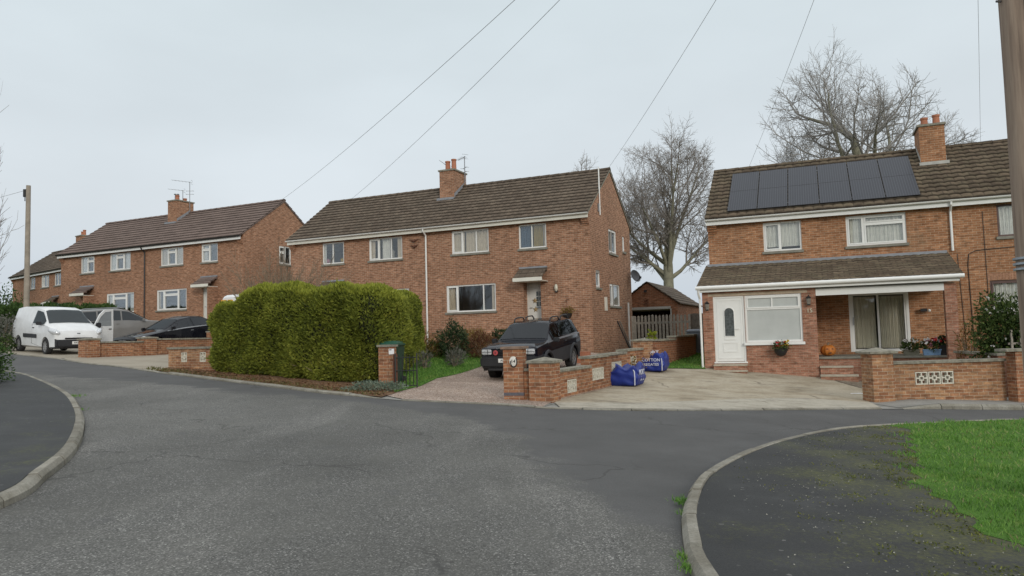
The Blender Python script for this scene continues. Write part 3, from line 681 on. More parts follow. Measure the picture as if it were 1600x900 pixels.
def house(h, label, BR, TL, opt):
    X, Y, a, ze = HS[h]; z0 = ze-EV; base = opt.get('base', -1.2)
    hs = empty('semi_detached_house', (X, Y, z0), a, label, 'house', 'brick semi detached houses along the road')
    wins, doors, gw = opt['wins'], opt['doors'], opt.get('gable', [])
    mb = MB()
    holes = [(q[0], q[1], q[2], q[3]) for q in wins]+[(d[0], d[1], 0, d[2], d[3]) for d in doors]
    wall_x(mb, -L2, L2, base, EV+.35, 0, holes)
    Tg = lambda p: (L2-p[1], p[0], p[2])                 # right gable: x-> back, outward = +x
    wall_x(mb, 0, WD, base, EV, 0, [(g[0], g[1], g[2], g[3]) for g in gw], T=Tg)
    mb.add([(L2, 0, EV), (L2, WD, EV), (L2, WD, EV+.33), (L2, WD/2, EV+RISE-.1), (L2, 0, EV+.33)], [(0, 1, 2, 3, 4)])
    mb.add([(-L2, 0, base), (-L2, WD, base), (-L2, WD, EV+.33), (-L2, WD/2, EV+RISE-.1), (-L2, 0, EV+.33)], [(4, 3, 2, 1, 0)])
    mb.quad((L2, WD, base), (-L2, WD, base), (-L2, WD, EV+.35), (L2, WD, EV+.35))
    for s in (1, -1):                                     # corbelled kneelers under the eaves ends
        for k in range(5):
            mb.box(s*(L2+.004), s*(L2-.30), -.215+.045*k, .02, EV+.10-.075*(k+1)+.0, EV+.095-.075*k+.0)
    mb.build('wall', BR, hs)
    fl = MB(); fl.box(-L2+.02, L2-.02, .02, WD-.02, -.12, -.03); fl.box(-L2+.02, L2-.02, .02, WD-.02, 2.3, 2.5); fl.box(-L2+.02, L2-.02, .02, WD-.02, EV+.05, EV+.1)
    fl.box(-.1, .1, .02, WD-.02, 0, EV); fl.box(-L2+.02, L2-.02, 3.0, 3.1, 0, EV); fl.build('inner_floors', INTER, hs)
    # solider courses over the ground windows
    for q in wins:
        if q[2] < 2:
            s = MB(); n = int((q[1]-q[0]+.1)/.075)
            for i in range(n):
                x = q[0]-.05+i*(q[1]-q[0]+.1)/n; s.box(x+.005, x+.07, -.004, .03, q[3]+.004, q[3]+.215)
            s.build('soldier_course', plain('soldier_brick', (.34, .185, .115), .9, 0, .4, 11), hs)
    for q in wins: window(hs, *q[:4], q[4], **q[5])
    for g in gw:
        o = window(hs, g[0], g[1], g[2], g[3], g[4], origin=(L2, g[0], g[2]), rot=PI/2, **g[5])
    # roof
    el, rg = (-.30, EV+.20), (WD/2, EV+RISE)
    x0, x1 = -L2-.05, L2+.05
    tp = opt['tile']
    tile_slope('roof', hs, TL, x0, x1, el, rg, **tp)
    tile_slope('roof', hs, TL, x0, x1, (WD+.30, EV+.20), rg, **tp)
    dk = MB()
    dk.add([(x0+.02, el[0]+.03, el[1]-.03), (x1-.02, el[0]+.03, el[1]-.03), (x1-.02, rg[0], rg[1]-.06), (x0+.02, rg[0], rg[1]-.06), (x0+.02, WD+.27, el[1]-.03), (x1-.02, WD+.27, el[1]-.03)], [(0, 1, 2, 3), (3, 2, 5, 4)])
    for xx in (x0+.01, x1-.01):
        dk.add([(xx, el[0]+.01, el[1]+.01), (xx, el[0]+.01, el[1]-.06), (xx, rg[0], rg[1]-.10), (xx, WD+.29, el[1]-.06), (xx, WD+.29, el[1]+.01), (xx, rg[0], rg[1]+.0)], [(0, 1, 2, 5), (5, 2, 3, 4)])
    dk.build('verge', opt.get('verge', COPING), hs)
    rc = MB(); n = int((x1-x0)/.45)
    for i in range(n):
        xa = x0+(x1-x0)*i/n; xb = x0+(x1-x0)*(i+1)/n-.006
        vs = []
        for x in (xa, xb):
            for k in range(7):
                t = PI*k/6; vs.append((x, rg[0]+.135*math.cos(t), rg[1]-.03+.105*math.sin(t)+(.012 if x == xb else 0)))
        rc.add(vs, [(k, k+1, 8+k, 7+k) for k in range(6)]+[(6, 5, 4, 3, 2, 1, 0), (7, 8, 9, 10, 11, 12, 13)])
    rc.build('ridge_tiles', TL, hs)
    fm = opt.get('fascia', CREAM); gm = opt.get('gutter', WHITE)
    f = MB(); f.box(-L2-.04, L2+.02, -.24, -.215, EV, EV+.16); f.box(-L2+.0, L2-.0, -.214, -.003, EV+.04, EV+.055); f.build('fascia', fm, hs)
    g = MB(); vs = []; k = 9
    for x in (-L2-.06, L2+.05):
        for i in range(k):
            t = PI+PI*i/(k-1); vs.append((x, -.305+.06*math.cos(t), EV+.19+.06*math.sin(t)))
        for i in range(k):
            t = 2*PI-PI*i/(k-1); vs.append((x, -.305+.054*math.cos(t), EV+.19+.054*math.sin(t)))
    m = 2*k; g.add(vs, [(i, (i+1) % m, m+(i+1) % m, m+i) for i in range(m)]+[tuple(range(m-1, -1, -1)), tuple(range(m, 2*m))]); g.build('gutter', gm, hs, smooth=True)
    for x, zb in opt.get('pipes', []):
        MB().tube([(x, -.30, EV+.14), (x, -.30, EV+.06), (x, -.06, EV-.12), (x, -.06, EV-.3), (x, -.06, zb)], .036, 8).build('downpipe', opt.get('pipem', WHITE), hs, smooth=True)
    # chimney
    c = MB(); cx0, cx1, cy0, cy1 = opt.get('chx', (-.45, .30))+(2.05, 3.25); zt = EV+RISE+.60
    c.box(cx0, cx1, cy0, cy1, EV+1.0, zt)
    ch = c.build('chimney', opt.get('chbrick', BR), hs)
    cp = MB(); cp.box(cx0-.05, cx1+.05, cy0-.05, cy1+.05, zt, zt+.07); cp.add([(cx0-.02, cy0-.02, zt+.07), (cx1+.02, cy0-.02, zt+.07), (cx1+.02, cy1+.02, zt+.07), (cx0-.02, cy1+.02, zt+.07), (cx0+.2, cy0+.2, zt+.13), (cx1-.2, cy0+.2, zt+.13), (cx1-.2, cy1-.2, zt+.13), (cx0+.2, cy1-.2, zt+.13)], [(0, 1, 5, 4), (1, 2, 6, 5), (2, 3, 7, 6), (3, 0, 4, 7), (4, 5, 6, 7)]); cp.build('chimney_cap', COPING, ch)
    for px, py, ph, kind in opt['pots']:
        mt = Matrix.Translation((px, py, zt+.08))
        if kind == 'pot': MB().lathe([(.13, 0), (.115, .08), (.105, ph-.07), (.125, ph-.06), (.125, ph), (.09, ph), (.085, ph-.2)], 14, mt).build('chimney_pot', TERRA, ch, smooth=True)
        else:
            q = MB(); q.lathe([(.11, 0), (.11, ph*.5)], 12, mt); q.lathe([(.15, ph*.62), (.15, ph*.7)], 12, mt)
            for t in range(4): q.tube([mt @ Vector((.09*math.cos(t*PI/2), .09*math.sin(t*PI/2), ph*.45)), mt @ Vector((.12*math.cos(t*PI/2), .12*math.sin(t*PI/2), ph*.65))], .012, 4)
            q.build('chimney_cowl', GREYM, ch, smooth=True)
    fl = MB(); sl = (RISE-.2)/(WD/2+.3)
    zf = lambda y: EV+.20+(y+.30)*sl
    fl.box(cx0-.06, cx1+.06, cy0-.20, cy0-.006, zf(cy0-.1)-.03, zf(cy0-.1)+.075)
    for x in (cx0-.012, cx1+.004):
        fl.add([(x, cy0, zf(cy0)+.02), (x+.008, cy0, zf(cy0)+.02), (x+.008, 3.0, zf(3.0)+.02), (x, 3.0, zf(3.0)+.02), (x, cy0, zf(cy0)+.2), (x+.008, cy0, zf(cy0)+.2), (x+.008, 3.0, zf(3.0)+.17), (x, 3.0, zf(3.0)+.17)], [(0, 1, 5, 4), (1, 2, 6, 5), (2, 3, 7, 6), (3, 0, 4, 7), (4, 5, 6, 7)])
    fl.build('flashing', opt.get('flash', LEAD), ch)
    # doors and canopies
    for d in doors:
        dx0, dx1, dz, rec = d[:4]; dm = d[4]
        if dm is None: continue
        o = MB(); wd = dx1-dx0
        o.box(0, .05, 0, .07, 0, dz); o.box(wd-.05, wd, 0, .07, 0, dz); o.box(.05, wd-.05, 0, .07, dz-.05, dz); o.box(.052, wd-.052, .02, .065, .01, dz-.052)
        dr = o.build('door', dm, hs, loc=(dx0, rec-.08, 0))
        wx0 = wd*(.52 if d[5] else .25); wx1 = wd*.86
        for i in range(2):
            for j in range(3):
                xa = wx0+(wx1-wx0)*i/2; za = dz*.52+.62*j/3; MB().box(xa+.015, xa+(wx1-wx0)/2-.015, .012, .03, za+.012, za+.19).build('pane', FROSTD, dr)
        MB().tube([(.13, .02, 1.02), (.13, -.04, 1.02), (.24, -.04, 1.02)], .012, 6).build('handle', GREYM, dr)
        MB().box(wx0, wx1, .012, .03, .98, 1.05).build('letter_box', GREYM, dr)
    for cx, fin in opt['canopies']:
        x0c, x1c = cx-.60, cx+.60; k = MB()
        k.add([(x0c, -.66, 2.20), (x1c, -.66, 2.20), (x1c, -.004, 2.60), (x0c, -.004, 2.60), (x0c, -.66, 2.14), (x1c, -.66, 2.14), (x1c, -.004, 2.54), (x0c, -.004, 2.54)], [(0, 1, 2, 3), (7, 6, 5, 4), (0, 4, 5, 1), (1, 5, 6, 2), (3, 2, 6, 7), (0, 3, 7, 4)])
        for i in range(3): k.box(x0c-.003, x1c+.003, -.66+.21*i, -.45+.21*i, 2.2+.127*i+.0, 2.235+.127*i)
        kn = k.build('door_canopy', TL, hs)
        MB().box(x0c-.02, x1c+.02, -.69, -.662, 2.03, 2.17).build('canopy_fascia', CREAM, kn)
        MB().box(x0c-.01, x1c+.01, -.66, -.002, 2.02, 2.05).build('canopy_soffit', CREAM, kn)
        MB().box(x0c, x1c, -.06, -.005, 2.585, 2.65).build('flashing', LEAD, kn)
        if fin:
            q = MB(); q.add([(x1c-.12, -.60, base), (x1c, -.60, base), (x1c, -.003, base), (x1c-.12, -.003, base), (x1c-.12, -.60, 2.02), (x1c, -.60, 2.02), (x1c, -.003, 2.02), (x1c-.12, -.003, 2.02)], [(0, 1, 5, 4), (1, 2, 6, 5), (3, 0, 4, 7), (4, 5, 6, 7)]); q.build('porch_wall', BR, hs)
    return hs

cN2 = [(0, .47, [], False), (.47, 1, [], False)]
cW3 = [(0, .30, [], True), (.30, .66, [], False), (.66, 1, [], False)]
SA, SB = A1, A2
UZ = (3.395, 4.373); GZ = (.956, 2.082)
drape2 = [(0, .10, DRAPE, 0), (.90, 1, DRAPE, 0)]
def mir(a, b): return (-b, -a)
# middle house
wins2 = [
 (-A2, -A1, *UZ, cN2, dict(curtain=[(0, .12, NET, 0)])), (-B2, -B1, *UZ, cW3, dict(open_cell=None, curtain=[(0, .16, DRAPE, 0), (.82, 1, DRAPE, 0), (.36, .6, NET, 0)])),
 (B1, B2, *UZ, cW3, dict(curtain=[(0, .34, DRAPE, 0), (.36, 1, DRAPE, 0)])), (A1, A2, *UZ, cN2, dict(curtain=[(.0, .42, DRAPEB, 0), (.5, .85, DRAPEY, 0), (.85, 1, DRAPE, 0)])),
 (-3.214, -.916, *GZ, cW3, dict(curtain=drape2)), (.916, 3.214, *GZ, [(0, .23, [], True), (.23, .75, [], False), (.75, 1, [], False)], dict(curtain=[(.03, .17, DRAPE, 0), (.17, .22, DRAPER, 0), (.90, 1, DRAPE, 0)]))]
PAINTW = plain('white_door', (.66, .65, .60), .4, 0, .04, 3)
CREAMW = plain('dirty_white_door', (.55, .53, .46), .45, 0, .06, 3)
gab2 = [(2.565, 3.76, 5.035-1.748, 6.06-1.748, [(0, 1, [], True)], {}), (4.72, 5.107, 5.28-1.748, 5.975-1.748, [(0, 1, [], True)], {}),
        (.602, 1.184, 3.475-1.748, 4.18-1.748, [(0, 1, [], True)], {}), (2.485, 4.043, 2.808-1.748, 3.73-1.748, [(0, .3, [], True), (.3, 1, [], False)], dict(curtain=[(.3, 1, NET, 0)]))]
house2 = house(2, 'red brick house behind the dark four wheel drive, with weathered roof and white mast', BRICK2, TILE2, dict(
  wins=wins2, doors=[(4.46, 5.19, 2.04, .42, PAINTW, True), (-5.19, -4.46, 2.04, .42, PAINTW, False)], gable=gab2, tile=dict(gauge=.30, wave=.3, amp=.014),
  pipes=[(0, -.9)], pots=[(-.22, 2.45, .46, 'pot'), (.10, 2.45, .52, 'pot')], canopies=[(4.9, False), (-4.9, False)], base=-1.3))
# far left pair behind the sedan
cNl = [(0, .46, [], False), (.46, 1, [.70], True)]; cNr = [(0, .5, [.68], True), (.5, 1, [], False)]
cW1 = [(0, .3, [], False), (.3, .67, [.75], True), (.67, 1, [], False)]
cG1 = [(0, .24, [], True), (.24, .72, [.74], True), (.72, 1, [], False)]
ntc = [(0, .22, NET, 0), (.8, 1, NET, 0)]
wins1 = [(-A2, -A1, *UZ, cNl, dict(curtain=[(0, .45, NET, 0)])), (-B2, -B1, *UZ, cW1, dict(curtain=[(0, .3, NET, 0), (.68, 1, NET, 0)])), (B1, B2, *UZ, cW1, dict(curtain=[(0, .32, DRAPE, 0), (.66, 1, DRAPE, 0)])),
         (A1, A2, *UZ, cNr, dict(curtain=[(0, .3, NET, 0)])), (-3.214, -.916, *GZ, cG1, dict(curtain=ntc)), (.916, 3.214, *GZ, cG1, dict(curtain=drape2))]
house1 = house(1, 'red brick house behind the black sedan, with smooth brown re-tiled roof and black gutter', BRICK1, TILE1, dict(
  wins=wins1, doors=[(4.43, 5.19, 2.04, .12, PAINTW, True), (-5.3, -4.55, 2.04, .12, PAINTW, False)], gable=[(2.61, 3.56, 5.975-2.63, 6.97-2.63, [(0, .55, [.65], True), (.55, 1, [], False)], {})],
  tile=dict(gauge=.33, wave=.33, amp=.004, lift=.035, seg=2), pipes=[(0, -.7)], pipem=BLACKP, gutter=BLACKP, fascia=WHITE, verge=TILE1, chx=(-.70, .05),
  pots=[(-.5, 2.5, .62, 'cowl'), (-.2, 2.3, .28, 'pot'), (-.28, 2.9, .2, 'pot')], canopies=[(4.9, True), (-4.9, True)], base=-1.2))
# right house with extension
cN3 = [(0, .45, [], True), (.45, 1, [], False)]
cW3b = [(0, .30, [], True), (.30, 1, [.72], True)]
wins3 = [(-A2, -A1, *UZ, cN3, dict(curtain=[(0, 1, NET, .12)])), (-B2, -B1, *UZ, cW3b, dict(curtain=[(0, 1, NET, .03)])),
         (B1, B2, *UZ, [(0, .5, [], False), (.5, 1, [], False)], dict(fm=BROWNF, curtain=[(0, 1, NET, 0)])), (A1, A2, *UZ, cN2, dict(fm=BROWNF, curtain=[(0, 1, NET, 0)])),
         (.916, 3.214, *GZ, [(0, .38, [], True), (.38, .62, [.62], False), (.62, 1, [], True)], dict(fm=BROWNF, curtain=[(0, .4, NET, 0), (.45, 1, NET, 0)]))]
SLID = (-3.0, -1.285, -.0, 1.846)
house3 = house(3, 'orange brick house with solar panels and a white doored tiled front extension', BRICK3, TILE3, dict(
  wins=wins3, doors=[(4.46, 5.19, 2.04, .42, PAINTW, True), (SLID[0], SLID[1], SLID[3], .1, None, True)], tile=dict(gauge=.30, wave=.3, amp=.026, seg=6),
  pipes=[(.0, 3.05)], pots=[(-.22, 2.45, .30, 'pot'), (.14, 2.45, .36, 'pot')], canopies=[(4.9, False)], base=-1.0, fascia=WHITE, chx=(-.45, .31), flash=plain('mortar_flashing', (.42, .41, .38), .9, 0, .15, 5)))

# --- front extension of the right house (local coordinates)
E3 = house3; FY = -2.2; ZB = -.75
e = MB()
wall_x(e, -7.3, -3.97, ZB, 1.99, FY, [(-6.97, -6.03, -.186, 1.857), (-6.022, -4.375, .40, 1.857)], rev=.12)
e.quad((-7.3, 0, ZB), (-7.3, FY, ZB), (-7.3, FY, 1.99), (-7.3, 0, 1.99)); e.quad((-7.3, FY, 1.99), (-7.3, FY, 2.1), (-7.3, -.003, 2.9), (-7.3, -.003, 1.99))
e.quad((-3.97, FY, ZB), (-3.97, -.003, ZB), (-3.97, -.003, 1.99), (-3.97, FY, 1.99))
e.quad((-7.2, -.1, ZB), (-4.07, -.1, ZB), (-4.07, -.1, 1.99), (-7.2, -.1, 1.99))
MB().box(-.60, -.30, FY, -1.9, ZB-.3, 1.97).build('porch_pillar', BRICKE, E3)
ew = e.build('extension_wall', BRICKE, E3)
MB().box(-7.12, -4.2, FY-.004, FY+.03, 1.862, 1.945).build('lintel', plain('lintel_stone', (.42, .34, .25), .9, 0, .2, 6), E3)
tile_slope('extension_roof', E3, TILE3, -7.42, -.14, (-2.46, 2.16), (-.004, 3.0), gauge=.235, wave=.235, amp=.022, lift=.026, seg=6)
k = MB(); k.add([(-7.40, -2.44, 2.12), (-.16, -2.44, 2.12), (-.16, -.004, 2.95), (-7.40, -.004, 2.95), (-7.40, -.004, 2.12), (-.16, -.004, 2.12)], [(0, 1, 2, 3), (1, 5, 2), (0, 3, 4)]); k.build('extension_verge', LEAD, E3)
MB().box(-7.36, -.16, -.10, -.006, 2.985, 3.075).build('flashing', LEAD, E3)
k = MB(); k.box(-7.34, -.24, -2.40, -2.375, 2.0, 2.13); k.box(-7.34, -.24, -2.374, FY-.004, 2.0, 2.015); k.build('extension_fascia', WHITE, E3)
k = MB(); k.tube([(-7.45, -2.46, 2.135), (-.13, -2.46, 2.135)], .062, 10); k.build('gutter', WHITE, E3, smooth=True)
MB().tube([(-7.38, -2.44, 2.1), (-7.38, -2.40, 1.95), (-7.36, -2.26, 1.8), (-7.36, -2.26, -.62)], .036, 8).build('downpipe', WHITE, E3, smooth=True)
k = MB(); k.box(-3.965, -.605, FY+.002, FY+.06, 1.757, 1.948); k.build('porch_beam', WHITE, E3)
MB().box(-3.96, -.35, FY+.07, -.01, 1.95, 1.985).build('porch_ceiling', CREAM, E3)
k = MB(); k.box(-3.968, -.31, -1.96, -.004, -.14, -.08); pf = k.build('porch_floor', CONC, E3)
MB().box(-3.965, -.32, -1.90, -.006, ZB-.3, -.142).build('porch_plinth', BRICKE, pf)
# dark extension room floor so the frosted panes back onto something
window(E3, -6.022, -4.375, .40, 1.857, [(0, 1, [.70], False)], topsplit=(.485, .70), y=FY, glass=FROST, sill=True, sillmat=WHITE, sill_out=.07, fw=.06)
bpy.data.objects
# front door
dw, dh = .94, 2.043; k = MB()
k.box(0, .06, 0, .07, 0, dh); k.box(dw-.06, dw, 0, .07, 0, dh); k.box(.06, dw-.06, 0, .07, dh-.06, dh); k.box(-.03, dw+.03, -.05, .07, -.045, -.001)
k.box(.062, dw-.062, .018, .065, .01, dh-.062)
for q in ((.10, dw-.10, .10, .13), (.10, dw-.10, dh-.14, dh-.11), (.10, .13, .1301, dh-.1401), (dw-.13, dw-.10, .1301, dh-.1401)): k.box(q[0], q[1], .008, .02, q[2], q[3])
for q in ((.25, .70, .30, .33), (.25, .70, .58, .61), (.25, .28, .3301, .5799), (.67, .70, .3301, .5799)): k.box(q[0], q[1], .006, .02, q[2], q[3])
dr = k.build('door', WHITE, E3, loc=(-6.97, FY+.03, -.186))
arch = [(.31, .79), (.62, .79)]+[(.465+.155*math.cos(PI*i/12), 1.53+.155*math.sin(PI*i/12)) for i in range(13)]
pm = MB(); n = len(arch); pm.add([(x, .012, z) for x, z in arch]+[(x, .022, z) for x, z in arch], [tuple(range(n)), tuple(range(2*n-1, n-1, -1))]+[(i, n+i, n+(i+1) % n, (i+1) % n) for i in range(n)]); pm.build('pane', FROSTD, dr)
tr = MB(); tr.tube([(x, .012, z) for x, z in arch]+[(arch[0][0], .012, arch[0][1])], .017, 5); tr.build('glazing_trim', WHITE, dr, smooth=True)
MB().tube([(.74, .02, 1.02), (.74, -.04, 1.02), (.64, -.04, 1.02)], .013, 6).build('handle', WHITE, dr)
MB().box(.30, .63, .004, .02, .68, .73).build('letter_box', WHITE, dr)
# sliding patio door
sw, sh = SLID[1]-SLID[0], SLID[3]-SLID[2]; k = MB()
k.box(0, .08, -.02, .10, 0, sh); k.box(sw-.08, sw, -.02, .10, 0, sh); k.box(.08, sw-.08, -.02, .10, 0, .08); k.box(.08, sw-.08, -.02, .10, sh-.06, sh)
k.box(.08, .135, -.005, .06, .08, sh-.06); k.box(sw*.49-.03, sw*.49+.03, -.008, .07, .08, sh-.06); k.box(sw-.135, sw-.08, .0, .06, .08, sh-.06)
sdr = k.build('patio_door', WHITE, E3, loc=(SLID[0], .02, SLID[2]))
MB().box(.133, sw*.49-.028, .02, .03, .08, sh-.06).build('pane', GLASS, sdr); MB().box(sw*.49+.028, sw-.133, .035, .045, .08, sh-.06).build('pane', GLASS, sdr)
MB().box(.10, .125, -.05, -.02, .85, 1.1).build('handle', GREYM, sdr)
curtain_mesh(.62, sh-.2, .15).build('curtain', plain('vertical_blind', (.76, .73, .63), .9, 0, .06, 3), sdr, loc=(0, .16, .1)); curtain_mesh(.72, sh-.2, .86).build('curtain', MATS['vertical_blind'], sdr, loc=(0, .20, .1))
# cables on the wall of the neighbour
k = MB(); k.tube([(3.4, -.012, 3.11), (2.0, -.012, 3.08), (.62, -.012, 3.02), (.42, -.012, 2.92), (.38, -.012, 2.6), (.42, -.012, -.4)], .012, 5); k.tube([(.85, -.012, 4.2), (.87, -.012, -.4)], .009, 4); k.tube([(.12, -.012, 2.95), (.22, -.012, -.4)], .009, 4)
k.build('wall_cable', BLACKP, E3)
text('15', .17, plain('brass_number', (.62, .58, .45), .4, .3, .1, 9), 'house_number', E3, (-4.16, FY-.012, 1.315), (PI/2, 0, 0), .006)
# ------------------------------------------------------------------ farthest house, garage
HS[0] = (-37.27+2.1*math.cos(-.65), 58+2.1*math.sin(-.65), -.65, 7.42)
wins0 = [(-3.72, -2.72, 3.42, 4.36, cN2, {}), (-1.54, -.1, 3.42, 4.36, cW3, dict(curtain=[(0, .3, NET, 0), (.7, 1, NET, 0)])), (.92, 2.1, 3.42, 4.36, cN2, {}), (3.6, 5.1, 3.42, 4.36, cW3, {}),
         (-4.02, -2.5, 1.2, 2.25, cW3, dict(curtain=[(0, 1, NET, 0)])), (-1.7, -.3, 1.2, 2.25, cW3, {})]
house0 = house(0, 'farthest brick house behind the telegraph pole and white van, partly hidden by its neighbour', BRICK1, TILE2, dict(
  wins=wins0, doors=[(.6, 1.5, 2.04, .12, PAINTW, False)], tile=dict(gauge=.33, wave=.33, amp=.008, seg=2), pots=[(-.25, 2.45, .35, 'pot'), (.1, 2.45, .45, 'pot')],
  canopies=[(1.2, False)], fascia=WHITE, base=-1.0, chx=(-.5, .4), gutter=BLACKP))

DARKW = plain('weathered_timber', (.20, .18, .15), .9, 0, .3, 7)
WOODG = plain('grey_picket_timber', (.30, .27, .225), .9, 0, .3, 9)
gx0, gy0, ga = float(ray(1010, 480)[0]*36), 36.0, -.41
gr = empty('garage', (gx0, gy0, .75), ga, 'small brick garage with its door open, behind the picket fence', 'garage')
k = MB(); W0, W1, AP, GH, GL = -1.36, 1.50, .07, 2.30, 6.5
wall_x(k, W0, W1, -.8, GH, 0, [(-1.02, 1.18, -.8, 2.06)], rev=.2)
k.add([(W0, 0, GH), (W1, 0, GH), (AP, 0, 3.32)], [(0, 1, 2)]); k.quad((W1, 0, -.8), (W1, GL, -.8), (W1, GL, GH), (W1, 0, GH)); k.quad((W0, 0, GH), (W0, GL, GH), (W0, GL, -.8), (W0, 0, -.8))
k.add([(W0, GL, -.8), (W1, GL, -.8), (W1, GL, GH), (AP, GL, 3.32), (W0, GL, GH)], [(4, 3, 2, 1, 0)]); k.build('wall', BRICKG, gr)
MB().box(-1.02, 1.18, .2, GL-.05, -.82, -.8).build('floor', DRIVE1, gr)
for s, x in ((1, W1+.16), (-1, W0-.16)):
    dx, dz = AP-x, 3.37-(GH-.05); n = 7; k = MB(); nl = math.hypot(dx, dz); ux, uz = -dz/nl*(-s if s > 0 else -s), abs(dx)/nl
    for i in range(n):
        f0, f1 = i/n, (i+1.12)/n if i < n-1 else 1.0
        xa, za, xb, zb = x+dx*f0, GH-.05+dz*f0, x+dx*f1, GH-.05+dz*f1
        k.add([(xa, -.1, za+.05), (xa, GL+.1, za+.05), (xb, GL+.1, zb+.02), (xb, -.1, zb+.02), (xa, -.1, za), (xa, GL+.1, za), (xb, GL+.1, zb-.02), (xb, -.1, zb-.02)], [(0, 1, 2, 3), (7, 6, 5, 4), (0, 4, 5, 1), (3, 7, 4, 0), (1, 5, 6, 2), (2, 6, 7, 3)])
    k.build('roof', TILE2, gr)
k = MB(); k.box(-1.02, 1.18, -.02, .03, 2.02, 2.14); k.box(-1.06, -1.0, -.02, .05, -.8, 2.02); k.box(1.16, 1.22, -.02, .05, -.8, 2.02); k.build('door_frame', plain('dull_white_timber', (.42, .42, .39), .7, 0, .15, 4), gr)
MB().box(-.98, 1.14, .25, 2.2, 1.99, 2.03).build('garage_door', CREAM, gr)
k = MB(); k.box(-.05, .05, -.10, -.004, 2.90, 2.98); k.cbox((0, -.13, 2.9), (.12, .10, .09)); k.build('flood_lamp', BLACKP, gr)
k = MB()
for i in range(3): k.tube([(-.02, -.03, 2.55-.13*i), (-.14, -.04, 2.50-.13*i), (-.02, -.05, 2.45-.13*i), (.12, -.04, 2.50-.13*i), (-.02, -.03, 2.55-.13*i)], .012, 5)
k.build('wall_ornament', plain('rusty_iron', (.12, .05, .03), .8, .2, .3, 20), gr)

# ------------------------------------------------------------------ walls, pillars, fences
def cap_pyr(mb, x0, x1, y0, y1, z, h=.06, t=.05):
    mb.box(x0, x1, y0, y1, z, z+t); cx, cy = (x0+x1)/2, (y0+y1)/2
    mb.add([(x0, y0, z+t), (x1, y0, z+t), (x1, y1, z+t), (x0, y1, z+t), (cx, cy, z+t+h)], [(0, 1, 4), (1, 2, 4), (2, 3, 4), (3, 0, 4)])
BLOCKM = plain('screen_block', (.58, .55, .46), .85, 0, .2, 14)
def screen_block(parent, T, s=.288, th=.09):
    """pierced concrete block; T maps (u, w, v) -> parent coordinates, u along wall, w depth, v up"""
    mb = MB(); a = .024
    def bx(u0, u1, v0, v1):
        b = len(mb.v); mb.box(u0, u1, 0, th, v0, v1)
        for i in range(b, len(mb.v)): mb.v[i] = T(*mb.v[i])
    bx(0, s, 0, a); bx(0, s, s-a, s); bx(0, a, a, s-a); bx(s-a, s, a, s-a)
    c0, c1 = s*.31, s*.69
    bx(c0, c1, c0, c0+a); bx(c0, c1, c1-a, c1); bx(c0, c0+a, c0+a, c1-a); bx(c1-a, c1, c0+a, c1-a)
    m0, m1 = s/2-a*.6, s/2+a*.6
    bx(m0, m1, a, c0); bx(m0, m1, c1, s-a); bx(a, c0, m0, m1); bx(c1, s-a, m0, m1)
    return mb.build('screen_block', BLOCKM, parent)
def panel(mb, u0, u1, z0, z1, th, hole=None, fx=None):
    """wall along y (u) from x=-th/2..th/2"""
    if not hole: mb.box(-th/2, th/2, u0, u1, z0, z1); return
    a, b, c, d = hole
    mb.box(-th/2, th/2, u0, a, z0, z1); mb.box(-th/2, th/2, b, u1, z0, z1); mb.box(-th/2, th/2, a, b, z0, c); mb.box(-th/2, th/2, a, b, d, z1)

# wall between the two drives
wa = -.434; WO = (.62, 15.22)
dwl = empty('garden_wall', (*WO, 0), wa, 'stepped brick wall with pale screen blocks between the gravel drive and the concrete drive', 'wall')
secs = [(.24, 2.55, .15, .84, (1.0, 1.58, .36, .648), 2), (2.55, 3.97, .15, 1.05, (2.75, 3.62, .52, .808), 3), (3.97, 5.69, .2, 1.07, (4.35, 5.22, .60, .888), 3), (5.69, 7.5, .3, 1.13, (6.2, 6.78, .68, .968), 2)]
for i, (u0, u1, z0, z1, hole, nb) in enumerate(secs):
    k = MB(); xo = -.02*i; panel(k, u0+.002, u1-.002, z0-.3, z1, .215, hole)
    p = k.build('wall_panel', BRICKW, dwl, loc=(xo, 0, 0))
    c = MB(); c.box(-.15, .15, u0-.03 if i else u0, u1-.005, z1+.001, z1+.055); c.build('coping', COPING, p)
    w = (hole[1]-hole[0])/nb
    for j in range(nb):
        screen_block(p, lambda u, ww, v, b=hole[0]+j*w, z=hole[2]: (.112-ww, b+.003+u, z+v), s=.282)
k = MB(); k.box(-.245, .245, -.245, .245, -.2, 1.06); pr = k.build('pier', BRICKW, dwl)
k = MB(); cap_pyr(k, -.29, .29, -.29, .29, 1.061, .07); k.build('pier_cap', COPING, pr)
k = MB(); k.box(-.24, .24, 7.5, 7.98, .2, 1.38); pr = k.build('pier', BRICKW2, dwl)
k = MB(); cap_pyr(k, -.28, .28, 7.46, 8.02, 1.381, .03); k.build('pier_cap', COPING, pr)
k = MB(); k.box(-.52, -.246, -.12, .10, -.2, .90); p = k.build('wall_panel', BRICKW, dwl); MB().box(-.53, -.247, -.15, .13, .901, .95).build('coping', COPING, p)

